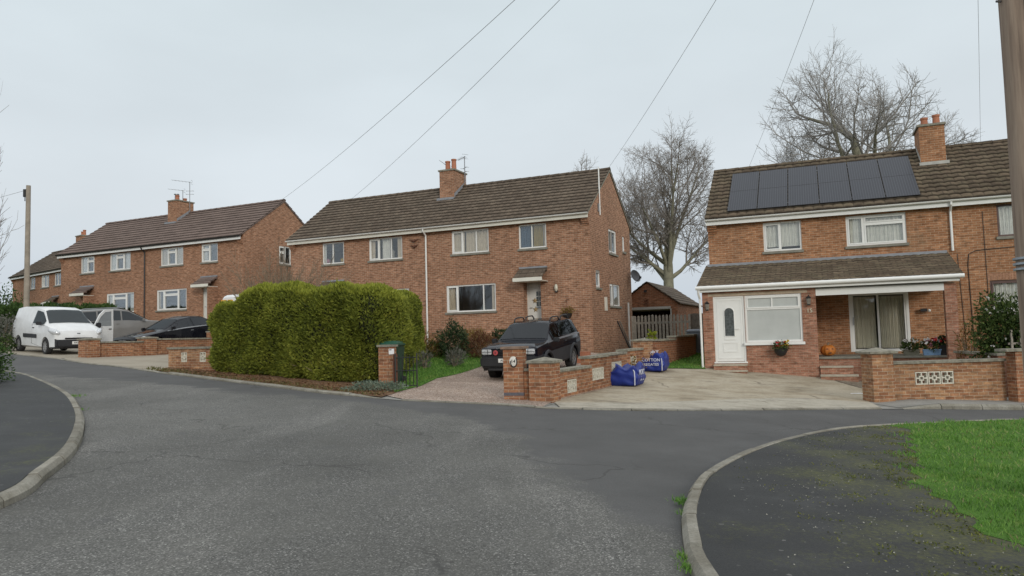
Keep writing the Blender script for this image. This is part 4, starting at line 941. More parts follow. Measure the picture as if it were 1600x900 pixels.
gp = empty('gate_pillar', (.02, 15.42, H(.02, 15.42)), -.2, 'tall brick gate pillar carrying the round number plaque, in front of the dark four wheel drive', 'pillar', 'brick pillars of the gravel drive')
k = MB(); k.box(-.205, .205, -.205, .205, -.3, 1.05); p = k.build('shaft', BRICKW, gp)
k = MB(); k.box(-.25, .25, -.25, .25, 1.051, 1.10); k.build('pillar_cap', plain('red_stone_cap', (.22, .15, .11), .9, 0, .3, 9), gp)
MB().box(-.207, .207, -.207, .207, .10, .165).build('blue_brick_course', plain('blue_brick', (.10, .095, .11), .7, 0, .3, 14), gp)
npq = empty('number_plaque', hp(2, 0, 0) if False else (gp.location[0]-.035, gp.location[1]-.208, gp.location[2]+.80), -.2, 'oval white plaque with house number on the tall gate pillar', 'house number')
mt = Matrix.Rotation(PI/2, 4, 'X') @ Matrix.Diagonal((.8, 1, 1, 1))
MB().lathe([(.10, -.008), (.10, .012), (.092, .016)], 28, mt).build('plaque', plain('plaque_white', (.68, .66, .60), .4, 0, .05, 5), npq, smooth=True)
k = MB(); k.tube([(.082*math.cos(t)*.8+.012, -.018, .105*math.sin(t)-.01) for t in np.linspace(PI*.94, 2.25*PI, 20)], .011, 6); k.build('horseshoe_rim', BLACKP, npq)
text('14', .095, BLACKP, 'numerals', npq, (0, -.018, -.002), (PI/2, 0, .0), .002)

bp = empty('gate_pillar', (-3.0, 17.62, H(-3.0, 17.6)), -.5, 'brick gate pillar with white sign at the end of the big hedge', 'pillar', 'brick pillars of the gravel drive')
MB().box(-.15, .15, -.15, .15, -.3, .95).build('shaft', BRICKW, bp); k = MB(); k.box(-.18, .18, -.18, .18, .951, 1.0); k.build('pillar_cap', COPING, bp)
sg = MB().box(-.09, .09, -.006, .006, -.065, .065).build('notice', plain('sign_white', (.8, .8, .8), .5, 0, .03, 3), None, loc=(bp.location[0]+.11, bp.location[1]-.205, bp.location[2]+.84), rot=(0, 0, -.35), label='small white notice board on the brick pillar beside the green bin', cat='sign')
k = MB(); k.box(-.03, .03, -.009, -.0065, .03, .05); k.build('notice_mark', BLACKP, sg)

# front wall of number 15
fw = empty('garden_wall', (7.93, 16.46, -.2), .06, 'front brick wall with three screen blocks below the porch of the right house', 'wall')
k = MB(); k.box(0, .48, 0, .48, -.1, 1.22); p = k.build('pier', BRICKW2, fw)
k = MB(); cap_pyr(k, -.08, .56, -.08, .56, 1.221, .09, .045); k.build('pier_cap', COPING, p)
k = MB(); hx0 = 1.02; hz0 = .50
k.box(.48, hx0, .10, .315, -.1, .97); k.box(hx0+.90, 3.12, .10, .315, -.1, .97); k.box(hx0, hx0+.90, .10, .315, -.1, hz0); k.box(hx0, hx0+.90, .10, .315, hz0+.288, .97); p = k.build('wall_panel', BRICKW2, fw)
MB().box(.482, 3.14, .05, .365, .971, 1.03).build('coping', COPING, p); MB().box(.482, 3.12, .094, .2, .02, .09).build('plinth_course', plain('grey_plinth', (.20, .18, .15), .9, 0, .3, 8), p)
MB().box(-.003, .483, -.004, .2, .02, .09).build('plinth_course', MATS['grey_plinth'], fw)
for j in range(3): screen_block(p, lambda u, ww, v, b=hx0+.008+j*.30: (b+u, .097+ww, hz0+.002+v), s=.283)
nw = empty('garden_wall', (11.0, 16.45, -.25), .06, 'taller brick front wall at the far right edge, next to the climbing plant', 'wall')
k = MB(); k.box(.06, 4.5, -.02, .22, -.1, 1.24); k.box(.062, .5, -.05, .25, -.1, 1.239); p = k.build('wall_panel', BRICKW, nw); MB().box(-.16, 4.6, -.09, .29, 1.241, 1.30).build('coping', COPING, p)
# low return wall by the porch
pA, pB = D(1500, 556, 20.3), D(1568, 566, 17.8)
ang = math.atan2(pB[1]-pA[1], pB[0]-pA[0]); ln = math.hypot(pB[0]-pA[0], pB[1]-pA[1])
rw = empty('garden_wall', (pA[0], pA[1], -.2), ang, 'low side wall with grey coping beside the porch pillar of the right house', 'wall')
MB().box(0, ln, -.1, .1, -.1, 1.05).build('wall_panel', BRICKE, rw); MB().box(-.04, ln+.04, -.15, .15, 1.051, 1.11).build('coping', COPING, rw)

# low wall in front of the garage side
bw = empty('garden_wall', (4.35, 22.95, .5), .0, 'dark low brick wall with stepped grey coping running back to the grey bin', 'wall')
bpts = [(.1, .25), (.95, 1.9), (2.1, 4.2), (2.95, 7.0)]; zt = [.98, 1.07, 1.10]
for i in range(3):
    (xa, ya), (xb, yb) = bpts[i], bpts[i+1]; l = math.hypot(xb-xa, yb-ya); an = math.atan2(yb-ya, xb-xa)
    p = MB().box(0, l, -.1, .1, -.4, zt[i]-.12).build('wall_panel', BRICKG, bw, loc=(xa, ya, 0), rot=(0, 0, an)); MB().box(-.05, l+.02, -.16, .16, zt[i]-.119, zt[i]-.06).build('coping', COPING, p)

# walls on the left
lw = empty('garden_wall', (-8.62, 21.15, .85), math.atan2(1.02, -1.55), 'short buff brick wall with two screen blocks at the left end of the big hedge', 'wall')
k = MB(); k.box(0, .1, -.1, .1, -.3, .70)
hs_ = [(.12, .40), (1.02, 1.30)]; xs = [.0, .12, .40, 1.02, 1.30, 1.95]
k = MB(); z0_, z1_ = .28, .565
k.box(-.6, 1.95, -.1, .1, -.3, z0_); k.box(-.6, 1.95, -.1, .1, z1_, .66)
for a, b in ((-.6, .12), (.40, 1.02), (1.30, 1.95)): k.box(a, b, -.1, .1, z0_, z1_)
p = k.build('wall_panel', BRICKW2, lw); MB().box(-.6, 1.99, -.13, .13, .661, .72).build('coping', COPING, p)
MB().box(-.6, 1.953, -.104, .104, -.1, .10).build('red_brick_base', BRICKW, p)
for a, b in hs_: screen_block(p, lambda u, ww, v, a=a: (a+u, .103-ww, z0_+v+.002), s=.278)
h1a = -.434
hw = empty('garden_wall', (-15.0, 26.2, 1.28), h1a, 'low brick wall with two piers in front of the black sedan', 'wall')
for u, zt_ in ((0, .62), (2.35, .64)):
    p = MB().box(-.24, .24, u-.24, u+.24, -.3, zt_).build('pier', BRICKW, hw); k = MB(); cap_pyr(k, -.28, .28, u-.28, u+.28, zt_+.001, .03); k.build('pier_cap', COPING, p)
for a, b, z in ((.24, 2.11, .50), (2.59, 5.3, .58), (5.3, 9.5, .86)):
    p = MB().box(-.1, .1, a, b, -.3, z).build('wall_panel', BRICKW, hw); MB().box(-.15, .15, a, b, z+.001, z+.06).build('coping', COPING, p)

# picket gate and fence in front of the garage
fa = -.41; F0 = D(989, 520, 31.0)
pf_ = empty('picket_fence', (F0[0], F0[1], .75), fa, 'grey wooden picket fence in front of the open garage', 'fence')
n = 15
for i in range(n):
    x = .06+i*.148; hgt = 1.62+random.uniform(-.02, .02); k = MB(); k.add([(x, 0, 0), (x+.095, 0, 0), (x+.095, 0, hgt-.05), (x+.05, 0, hgt), (x, 0, hgt-.05), (x, .02, 0), (x+.095, .02, 0), (x+.095, .02, hgt-.05), (x+.05, .02, hgt), (x, .02, hgt-.05)], [(0, 1, 2, 3, 4), (9, 8, 7, 6, 5), (0, 5, 6, 1), (1, 6, 7, 2), (2, 7, 8, 3), (3, 8, 9, 4), (4, 9, 5, 0)])
    k.build('picket', WOODG, pf_)
for z in (.35, 1.25): MB().box(0, 2.35, .021, .06, z, z+.09).build('rail', WOODG, pf_)
for x in (-.05, 2.3): MB().box(x, x+.1, .02, .12, -.3, 1.6).build('post', WOODG, pf_)
pn = empty('panel_fence', (F0[0]+2.2, F0[1]-.85, .75), .1, 'dark weathered board fence right of the picket fence', 'fence')
n = 11
for i in range(n): MB().box(i*.15, i*.15+.145, .006*(i % 2), .02+.006*(i % 2), -.2, 1.62+random.uniform(-.02, .02)).build('board', DARKW, pn)
for z in (.3, 1.2): MB().box(0, 1.65, .027, .07, z, z+.08).build('rail', DARKW, pn)

# bins
def wheelie(loc, rz, mat, lidm, label):
    e = empty('wheelie_bin', loc, rz, label, 'bin', 'wheelie bins')
    k = MB(); k.add([(-.24, -.24, .06), (.24, -.24, .06), (.24, .26, .06), (-.24, .26, .06), (-.285, -.34, .95), (.285, -.34, .95), (.285, .34, .95), (-.285, .34, .95)], [(3, 2, 1, 0), (4, 5, 6, 7), (0, 1, 5, 4), (1, 2, 6, 5), (2, 3, 7, 6), (3, 0, 4, 7)]); k.build('bin_body', mat, e, bevel=.02)
    k = MB(); k.box(-.30, .30, -.36, .36, .955, 1.01); k.add([(-.29, -.34, 1.01), (.29, -.34, 1.01), (.29, .34, 1.01), (-.29, .34, 1.01), (-.22, -.24, 1.07), (.22, -.24, 1.07), (.22, .28, 1.07), (-.22, .28, 1.07)], [(0, 1, 5, 4), (1, 2, 6, 5), (2, 3, 7, 6), (3, 0, 4, 7), (4, 5, 6, 7)]); k.build('bin_lid', lidm, e, bevel=.01)
    MB().tube([(-.24, .40, .96), (.24, .40, .96)], .016, 6).build('handle', mat, e)
    for s in (-1, 1): MB().lathe([(.1, -.025), (.1, .025)], 14, Matrix.Translation((s*.27, .26, .1)) @ Matrix.Rotation(PI/2, 4, 'Y')).build('wheel', BLACKP, e)
    return e
BING = plain('green_bin_plastic', (.012, .046, .026), .45, 0, .1, 4); BINL = plain('green_bin_lid', (.022, .085, .055), .4, 0, .1, 4)
BINS = plain('grey_bin_plastic', (.15, .17, .20), .5, 0, .1, 4)
wheelie((-3.05, 18.3, H(-3.05, 18.3)), -.12, BING, BINL, 'dark green wheelie bin with paler lid beside the gate pillar')
wheelie((D(1086, 550, 29.5)[0], 29.5, .66), -.3, BINS, BINS, 'grey wheelie bin on the side lawn at the end of the low wall')
# iron gate
ig = empty('iron_gate', (-2.74, 17.15, H(-2.74, 17.15)), -.2, 'open black wrought iron gate in front of the green bin', 'gate')
IRON = plain('black_iron', (.02, .022, .02), .5, .3, .1, 8)
k = MB()
for x in (0, .52): k.tube([(x, 0, .03), (x, 0, .82)], .018, 5)
for z in (.08, .42, .72): k.tube([(0, 0, z), (.52, 0, z)], .012, 5)
k.build('gate_frame', IRON, ig)
for i in range(1, 6): MB().tube([(i*.0867, 0, .08), (i*.0867, 0, .74+.05*math.sin(i*PI/6))], .011, 4).build('bar', IRON, ig)
RUST = plain('rusty_post', (.14, .055, .035), .85, .1, .3, 12)
gpz = H(-2.8, 17.3)
for x, y, lb in ((-2.80, 17.30, 'rusty iron gate post nearest the brick pillar with the white sign'), (-2.72, 17.22, 'rusty iron gate post nearest the green bin')):
    MB().tube([(0, 0, -.2), (0, 0, .80)], .02, 6).build('gate_post', RUST, None, loc=(x, y, gpz), label=lb, cat='post', group='rusty gate posts')
# porch steps
for z0s, z1s, y0, y1, w1, lb in ((-.75, -.345, -2.27, -1.962, -3.06, 'upper brick step with slab top below the porch'), (-.80, -.585, -2.60, -2.275, -2.95, 'lowest brick step with slab top in front of the porch')):
    st = empty('porch_step', house3.matrix_basis @ Vector((-3.5, (y0+y1)/2, 0)), HS[3][2], lb, 'step', 'brick steps up to the porch'); st.location.z = HS[3][3]-EV
    MB().box(-3.945+3.5, w1+3.5, (y0-y1)/2, (y1-y0)/2, z0s-.2, z1s-.05).build('riser', BRICKE, st); MB().box(-3.955+3.5, w1+3.51, (y0-y1)/2-.03, (y1-y0)/2, z1s-.049, z1s).build('tread', plain('slab_tread', (.42, .37, .29), .9, 0, .2, 7), st)
st = empty('door_step', house3.matrix_basis @ Vector((-6.5, -2.4, 0)), HS[3][2], 'two tier brick door step below the white front door', 'step'); st.location.z = HS[3][3]-EV
k = MB(); k.box(-.49, .49, -.10, .196, -1.0, -.30); k.box(-.5, .5, -.38, -.102, -1.0, -.47); k.build('riser', BRICKE, st)
k = MB(); k.box(-.50, .50, -.12, .196, -.299, -.255); k.box(-.52, .52, -.40, -.122, -.469, -.425); k.build('tread', MATS['slab_tread'], st)
# ------------------------------------------------------------------ vehicles
TYRE = plain('tyre_rubber', (.022, .022, .022), .85, 0, .15, 10)
ALLOY = plain('alloy_wheel', (.36, .37, .38), .35, .7, .1, 6)
STEELW = plain('grey_wheel_trim', (.28, .28, .28), .45, .2, .15, 6)
CARGL = glass_mat('car_glass', (.16, .18, .18), .05, .02, .28)
LAMPG = plain('headlamp_glass', (.62, .64, .66), .12, .2, .25, 22)
LAMPR = plain('tail_lamp', (.35, .02, .02), .2, 0, .1, 8)
LAMPO = plain('amber_lamp', (.55, .22, .03), .2, 0, .1, 8)
CLAD = plain('dark_cladding', (.024, .025, .028), .6, 0, .15, 5)
PLATEW = plain('plate_white', (.75, .75, .72), .4, 0, .02, 4)
CABIN = plain('cabin_dark', (.03, .03, .032), .8, 0, .1, 4)
MUD = (.16, .135, .10)
KEYS = ('x', 'zb', 'zbelt', 'ztop', 'wb', 'wbelt', 'wtop')
def ring(S):
    x, zb, zt, zp, wb, wt, wp = S
    return [(0, zb), (wb*.88, zb), (wb*.985, zb+.07), (max(wb, wt), zb+(zt-zb)*.62), (wt, zt), (wp, zp-min(.05, (zp-zt)*.35)), (wp*.80, zp), (0, zp+.018)]
class Car:
    def __init__(s, st): s.st = st; s.xs = [q[0] for q in st]      # front first (descending x)
    def at(s, x):
        for a, b in zip(s.st[:-1], s.st[1:]):
            if b[0] <= x <= a[0]:
                t = (a[0]-x)/(a[0]-b[0]); return [a[i]+(b[i]-a[i])*t for i in range(7)]
        return s.st[0] if x > s.xs[0] else s.st[-1]
    def pt(s, x, v, side, out=0.):
        R = ring(s.at(x)); i = min(int(v), 6); t = v-i; a, b = R[i], R[i+1]
        y, z = a[0]+(b[0]-a[0])*t, a[1]+(b[1]-a[1])*t
        n = (b[1]-a[1], -(b[0]-a[0])); l = math.hypot(*n) or 1
        return (x, side*(y+n[0]/l*out), z+n[1]/l*out)
    def side_patch(s, xa, xb, v0, v1, side, out, n=8):
        mb = MB(); vs = []
        for i in range(n+1):
            x = xa+(xb-xa)*i/n
            vs += [s.pt(x, v0, side, out), s.pt(x, v1, side, out)]
        fs = [(2*i, 2*i+2, 2*i+3, 2*i+1) for i in range(n)]
        if (side > 0) == (xa < xb): fs = [f[::-1] for f in fs]
        return mb.add(vs, fs)
    def screen(s, xa, xb, fa, fb, out, v0=5.0, m=8):
        """patch across the car on the sloping surface between stations xa and xb"""
        mb = MB(); pa = []; pb = []
        ts = [5.15, 5.6, 6, 6.5, 7]
        def row(x):
            h = [s.pt(x, min(t, 6.999), 1) for t in ts]; return [(p[0], -p[1], p[2]) for p in h[:-1]]+[h[-1]]+[h[k] for k in range(len(h)-2, -1, -1)]
        A, B = row(xa), row(xb); vs = []
        d = Vector((xb-xa, 0, B[4][2]-A[4][2])); nn = Vector((-d.z, 0, d.x)); nn = nn if nn.z > 0 else -nn; nn.normalize()
        for f in (fa, (fa+fb)/2, fb):
            for p, q in zip(A, B): vs.append(tuple(Vector(p).lerp(Vector(q), f)+nn*out))
        k = len(A); fs = [(r*k+i, r*k+i+1, (r+1)*k+i+1, (r+1)*k+i) for r in range(2) for i in range(k-1)]
        if xb > xa: fs = [f[::-1] for f in fs]
        return mb.add(vs, fs)
    def body(s, name, mats, parent, arches, low=None):
        """arches: (x, r) wheel openings cut with a boolean; low(x, seg) -> material index"""
        mb = MB(); st = [s.st[0]]
        for a, b in zip(s.st[:-1], s.st[1:]):
            k = max(1, int((a[0]-b[0])/.3)); st += [[a[i]+(b[i]-a[i])*j/k for i in range(7)] for j in range(1, k+1)]
        vs = []
        for q in st:
            R = ring(q); vs += [(q[0], y, z) for y, z in R]+[(q[0], -y, z) for y, z in R[6:0:-1]]
        m = 14; n = len(st)
        for r in range(n-1):
            for i in range(m):
                seg = i if i < 7 else 13-i
                mi = low((st[r][0]+st[r+1][0])/2, seg) if low else 0
                j = (i+1) % m; mb.f.append((r*m+i, (r+1)*m+i, (r+1)*m+j, r*m+j)); mb.m.append(mi)
        mb.v = [tuple(map(float, v)) for v in vs]
        for r, flip in ((0, False), (n-1, True)):
            b = r*m                                       # strips across the end so that lower rows can be clad
            for i in range(7):
                q = (b+i, b+i+1, b+(m-i-1) % m if i+1 < 7 else b+7, b+(m-i) % m)
                q = tuple(dict.fromkeys(q))
                mb.f.append(q[::-1] if flip else q); mb.m.append(low(st[r][0], i) if low else 0)
        o = mb.build(name, mats, None)
        me = o.data; bm = bmesh.new(); bm.from_mesh(me); bmesh.ops.remove_doubles(bm, verts=bm.verts, dist=1e-4); bmesh.ops.recalc_face_normals(bm, faces=bm.faces[:]); bm.to_mesh(me); bm.free()
        cut = MB()
        for x, r, z in arches:
            for sd in (-1, 1): cut.lathe([(r, -.16), (r, .16)], 28, Matrix.Translation((x, sd*(max(q[5] for q in s.st)-.08), z)) @ Matrix.Rotation(PI/2, 4, 'X'))
        co = cut.build('cut', [CABIN], None); md = o.modifiers.new('b', 'BOOLEAN'); md.operation = 'DIFFERENCE'; md.object = co; md.solver = 'EXACT'
        dg = bpy.context.evaluated_depsgraph_get(); me2 = bpy.data.meshes.new_from_object(o.evaluated_get(dg)); o.modifiers.clear(); o.data = me2
        bpy.data.objects.remove(co); me2.name = name
        me2.polygons.foreach_set('use_smooth', [True]*len(me2.polygons)); me2.set_sharp_from_angle(angle=math.radians(28))
        o.parent = parent; return o
def wheel(parent, x, y, r, w, rim, spokes=5, z=None):
    sd = 1 if y > 0 else -1; mt = Matrix.Translation((0, 0, 0)) @ Matrix.Rotation(-sd*PI/2, 4, 'X')
    k = MB(); k.lathe([(r*.55, -w/2), (r*.93, -w/2), (r, -w*.36), (r, w*.36), (r*.93, w/2), (r*.66, w/2), (r*.62, w*.34)], 28, mt)
    wl = k.build('wheel', TYRE, parent, smooth=True, loc=(x, y, z or r))
    q = MB(); q.lathe([(r*.64, w*.30), (r*.64, w*.44), (r*.58, w*.42), (r*.55, w*.2)], 24, mt); q.lathe([(r*.16, w*.1), (r*.16, w*.42), (r*.10, w*.45)], 12, mt)
    for i in range(spokes):
        a = 2*PI*i/spokes; c = Vector((math.cos(a)*r*.36, math.sin(a)*r*.36, w*.36)); R = mt.to_3x3() @ Matrix.Rotation(a, 3, 'Z')
        q.cbox(mt @ c, (r*.46, r*.17, w*.12), R)
    q.build('rim', rim, wl, smooth=True)
    MB().lathe([(r*.60, w*.05), (r*.60, w*.12)], 20, mt).build('brake_disc', CABIN, wl); return wl
def plate(parent, x, z, s, front=True):
    p = MB().box(-.26, .26, -.006, .006, -.056, .056).build('number_plate', PLATEW, parent, loc=(x, 0, z), rot=(0, 0, PI/2 if front else -PI/2))
    text(s, .088, BLACKP, 'plate_letters', p, (0, -.0085, 0), (PI/2, 0, 0), .001, .92)
def mirror(parent, x, y, z, mat):
    sd = 1 if y > 0 else -1; k = MB(); k.box(-.06, .06, 0, sd*.17, -.03, .10); k.box(-.03, .03, -sd*.06, sd*.04, -.02, .02)
    k.build('wing_mirror', mat, parent, loc=(x, y, z), bevel=.02)
def lens(parent, c, r, a):
    mt = Matrix.Translation(c) @ Matrix.Rotation(-a, 4, 'Z') @ Matrix.Rotation(.32, 4, 'Y') @ Matrix.Diagonal((r[0], r[1], r[2], 1))
    MB().lathe([(math.cos(t), math.sin(t)) for t in np.linspace(-1.5, 1.5, 9)], 16, mt).build('headlight', LAMPG, parent, smooth=True, angle=80)
def place(name, label, x, y, f, wb_front, cat='car', group=None):
    """empty at ground; heading vector f"""
    rz = math.atan2(f[1], f[0]); p = (x, y, H(x, y)+.02); e = empty(name, p, rz, label, cat, group)
    l = math.hypot(*f); fx, fy = f[0]/l, f[1]/l
    hf, hb = H(x+fx*1.3, y+fy*1.3), H(x-fx*1.3, y-fy*1.3); e.rotation_euler = (0, -math.atan2(hf-hb, 2.6), rz); e.location.z = (hf+hb)/2+.015
    return e

# --- dark four wheel drive on the gravel drive
th = .38; f = (-math.sin(th), -math.cos(th)); lft = (-f[1], f[0])
fx_, fy_ = -.58+.77*lft[0], 20.8+.77*lft[1]
su = place('parked_car', 'dark navy four wheel drive with roof bars parked facing out on the gravel drive', fx_-1.28*f[0], fy_-1.28*f[1], f, 1.28)
NAVY = paint_mat('navy_paint', (.005, .006, .011), .10, .0, .03, MUD)
sst = [(2.14, .46, .90, .965, .76, .78, .72), (2.05, .34, .96, 1.02, .85, .85, .79), (1.5, .32, 1.02, 1.08, .88, .87, .80), (.95, .32, 1.06, 1.12, .895, .88, .79), (.30, .32, 1.08, 1.60, .90, .885, .645), (-.1, .32, 1.09, 1.64, .90, .885, .665),
       (-1.5, .32, 1.11, 1.65, .90, .885, .665), (-1.95, .36, 1.12, 1.60, .89, .87, .64), (-2.14, .46, 1.08, 1.18, .87, .84, .76), (-2.17, .5, 1.0, 1.08, .84, .80, .7)]
c = Car(sst); c.body('body', [NAVY, CLAD], su, [(1.28, .41, .35), (-1.28, .41, .35)], lambda x, sg: 1 if sg <= 2 else 0)
c.screen(.95, .28, .06, .94, .012).build('windscreen', CARGL, su, smooth=True)
for sd in (1, -1):
    for a, b in ((.62, .02), (-.06, -.92), (-1.0, -1.86)): c.side_patch(a, b, 4.10, 4.90, sd, .010).build('side_window', CARGL, su)
    c.side_patch(1.2, -2.0, 3.94, 4.06, sd, .012, 10).build('waist_trim', GREYM if sd < 0 else plain('trim_strip', (.16, .16, .17), .4, .2, .05, 3), su)
    k = MB(); k.tube([(.05, sd*.58, 1.63), (-.02, sd*.58, 1.72), (-.2, sd*.58, 1.745), (-.55, sd*.58, 1.745), (-.75, sd*.58, 1.72), (-.82, sd*.58, 1.63)], .022, 6); k.tube([(-.95, sd*.58, 1.63), (-1.02, sd*.58, 1.72), (-1.2, sd*.58, 1.745), (-1.6, sd*.58, 1.745), (-1.78, sd*.58, 1.62)], .022, 6); k.build('roof_rail', BLACKP, su, smooth=True)
    for x in (1.28, -1.28):
        wheel(su, x, sd*.77, .345, .225, ALLOY, 6)
        k = MB(); k.tube([(x+.45*math.cos(t), sd*.905, .35+.45*math.sin(t)) for t in np.linspace(-.12, PI+.12, 14)], .048, 6); k.build('wheel_arch', CLAD, su, smooth=True)
    k = MB(); k.box(2.075, 2.165, sd*.50, sd*.80, .80, .955); hl = k.build('headlight', LAMPG, su, bevel=.02)
    q = MB(); q.box(2.155, 2.172, sd*.60, sd*.615, .81, .945); q.box(2.155, 2.172, sd*.51, sd*.79, .875, .885); q.build('lamp_divider', BLACKP, hl)
    mirror(su, .72, sd*.90, 1.06, CLAD)
    MB().box(-.5, -.36, sd*.892, sd*.915, .96, .99).build('door_handle', CLAD, su)
k = MB(); k.box(1.98, 2.24, -.84, .84, .44, .76); k.build('front_bumper', CLAD, su, bevel=.05)
k = MB(); k.box(2.06, 2.20, -.62, .62, .34, .415); k.build('front_skirt', CABIN, su, bevel=.02)
k = MB(); k.box(2.09, 2.16, -.49, .49, .78, .93); gl = k.build('grille', BLACKP, su); k = MB()
for z in (.82, .87): k.box(2.155, 2.172, -.47, .47, z, z+.018)
k.build('grille_bar', NAVY, gl)
plate(su, 2.249, .64, 'AU03 XKD'); text('LAND ROVER', .075, GREYM, 'bonnet_letters', su, (2.165, 0, .99), (PI/2, 0, PI/2), .003, 1.5)
mt = Matrix.Translation((2.19, -.36, .86)) @ Matrix.Rotation(PI/2, 4, 'Y'); k = MB(); k.lathe([(.02, -.01), (.075, 0), (.07, .012)], 14, mt); pp = k.build('poppy_badge', plain('poppy_red', (.42, .07, .075), .6, 0, .1, 9), su, smooth=True); MB().lathe([(.02, .012), (.02, .02)], 10, mt).build('badge_centre', BLACKP, pp)
c.screen(-1.95, -2.14, .05, .9, .012).build('rear_window', CARGL, su, smooth=True)
k = MB(); k.tube([(.80, .1, 1.17), (.78, -.35, 1.20)], .012, 4); k.tube([(.82, -.55, 1.16), (.80, -.12, 1.19)], .012, 4); k.build('wiper', BLACKP, su)
MB().box(.50, .502, -.47, -.40, 1.36, 1.42).build('tax_disc', PLATEW, su)

su.scale = (.94, .95, .93)
# --- white van with open door
f = (.79, -.61); l = math.hypot(*f); f = (f[0]/l, f[1]/l); rgt = (f[1], -f[0]); fw_ = (-17.3, 27.5)
vx, vy = fw_[0]-.80*rgt[0]-1.36*f[0], fw_[1]-.80*rgt[1]-1.36*f[1]
VWHITE = paint_mat('van_white', (.72, .73, .73), .3, .5, .12, (.4, .38, .33))
def van(name, label, x, y, f, door=True, k_=1.0, group=None):
    va = place(name, label, x, y, f, 1.36, 'van', group)
    st = [(2.16, .36, .66, .72, .66, .66, .58), (2.06, .24, .84, .90, .82, .82, .74), (1.75, .22, 1.02, 1.07, .88, .87, .79), (1.35, .22, 1.10, 1.16, .895, .885, .79), (.62, .22, 1.14, 1.72, .90, .89, .66), (.25, .22, 1.15, 1.79, .905, .895, .70),
          (-1.55, .22, 1.15, 1.80, .905, .895, .71), (-2.0, .26, 1.14, 1.77, .89, .88, .70), (-2.14, .34, 1.10, 1.68, .86, .85, .66)]
    c = Car(st); c.body('body', [VWHITE, CLAD], va, [(1.36, .36, .31), (-1.36, .36, .31)], lambda x, sg: 1 if (x > 1.72 and sg <= 1) or (x > 2.1 and sg <= 2) else 0)
    c.screen(1.35, .62, .05, .93, .012).build('windscreen', CARGL, va, smooth=True)
    for sd in (1, -1):
        if not (door and sd > 0):
            c.side_patch(1.12, .10, 4.02, 4.86, sd, .010).build('side_window', CARGL, va)
            k = MB(); k.tube([c.pt(q, v, sd, .006) for q, v in ((1.25, 3.97), (.05, 3.97), (.05, 2.2), (.9, 1.9))], .006, 4); k.build('door_gap', BLACKP, va)
        else: c.side_patch(1.18, .08, 3.1, 4.9, sd, .010).build('door_opening', CABIN, va)
        c.side_patch(.55, -.80, 2.62, 2.92, sd, .022).build('rubbing_strip', CLAD, va)
        for x in (1.36, -1.36): wheel(va, x, sd*.80, .305, .20, STEELW, 8)
        lens(va, c.pt(1.97, 3.95, sd, -.02), (.25, .10, .11), sd*.6)
        mirror(va, .98, sd*.92, 1.14, CLAD); MB().box(.12, .26, sd*.895, sd*.925, .98, 1.01).build('door_handle', CLAD, va)
    k = MB(); k.box(1.99, 2.22, -.80, .80, .30, .58); k.build('front_bumper', CLAD, va, bevel=.05)
    k = MB(); k.box(2.08, 2.175, -.50, .50, .59, .655); k.build('grille', BLACKP, va, bevel=.012)
    k = MB(); k.lathe([(.085, 0), (.085, .015), (.05, .02)], 5, Matrix.Translation((2.115, 0, .765)) @ Matrix.Rotation(PI/2, 4, 'Y')); k.build('badge', GREYM, va)
    plate(va, 2.225, .46, 'NK59 FUW')
    MB().tube([(.1, 0, 1.81), (-.02, 0, 1.95)], .008, 4).build('aerial', BLACKP, va)
    if door:
        d = MB(); th_ = .04; n = 10
        out = [(0, .30), (0, 1.10), (-.28, 1.52), (-.55, 1.72), (-1.02, 1.75), (-1.06, 1.1), (-1.06, .36), (-.9, .28)]
        inn = [(-.10, 1.06), (-.34, 1.42), (-.58, 1.62), (-.94, 1.65), (-.97, 1.12)]
        # frame built as a ring round the window plus the solid lower half
        d.prism([(-1.06, -.02), (0, -.02), (0, .02), (-1.06, .02)], .30, 1.055)
        ring_o = [(0, 1.056), (-.28, 1.52), (-.55, 1.72), (-1.02, 1.75), (-1.06, 1.056)]; ring_i = [(-.10, 1.058), (-.34, 1.43), (-.59, 1.63), (-.94, 1.66), (-.98, 1.058)]
        vs = [(x, y, z) for y in (-.02, .02) for x, z in ring_o+ring_i]
        fs = [(i, i+1, 5+i+1, 5+i) for i in range(4)]+[(10+5+i, 10+5+i+1, 10+i+1, 10+i) for i in range(4)]+[(i, 10+i, 10+i+1, i+1) for i in range(4)]+[(5+i+1, 15+i+1, 15+i, 5+i) for i in range(4)]
        d.add(vs, fs); dd = d.build('door', VWHITE, va, loc=(1.16, .93, 0), rot=(0, 0, math.radians(-64)), label='open passenger door swung out towards the wall')
        g = MB(); g.add([(x, 0, z) for x, z in ring_i], [(0, 1, 2, 3, 4)]); g.build('door_glass', CARGL, dd)
        MB().box(-.95, -.80, .02, .045, .92, .95).build('handle', CLAD, dd); k = MB(); k.box(-.3, -.06, .02, .12, 1.0, 1.2); k.build('wing_mirror', CLAD, dd, bevel=.03)
        MB().box(-1.0, -.1, -.045, -.021, .4, .95).build('door_card', CLAD, dd)
    return va
vn = van('delivery_van', 'small white van with an open door parked at the roadside by the brick pier', vx, vy, f); vn.scale = (.95, .97, .98)
mh = van('delivery_van', 'white van with orange markings, mostly hidden behind the left end of the big hedge', -11.25, 34.6, (.30, .95), False)
mh.scale = (1.15, 1.1, 1.22)
ORNG = plain('orange_reflective', (.75, .36, .03), .4, 0, .05, 4)
for y_ in (-.60, -.30, .30, .60): MB().box(-2.17, -2.05, y_-.11, y_+.11, 1.38, 1.60).build('orange_marking', ORNG, mh)
for i in range(2): MB().box(2.0-.0, 1.96, -.6+.5*i, -.35+.5*i, 1.0, 1.2).build('orange_marking', ORNG, mh) if False else None

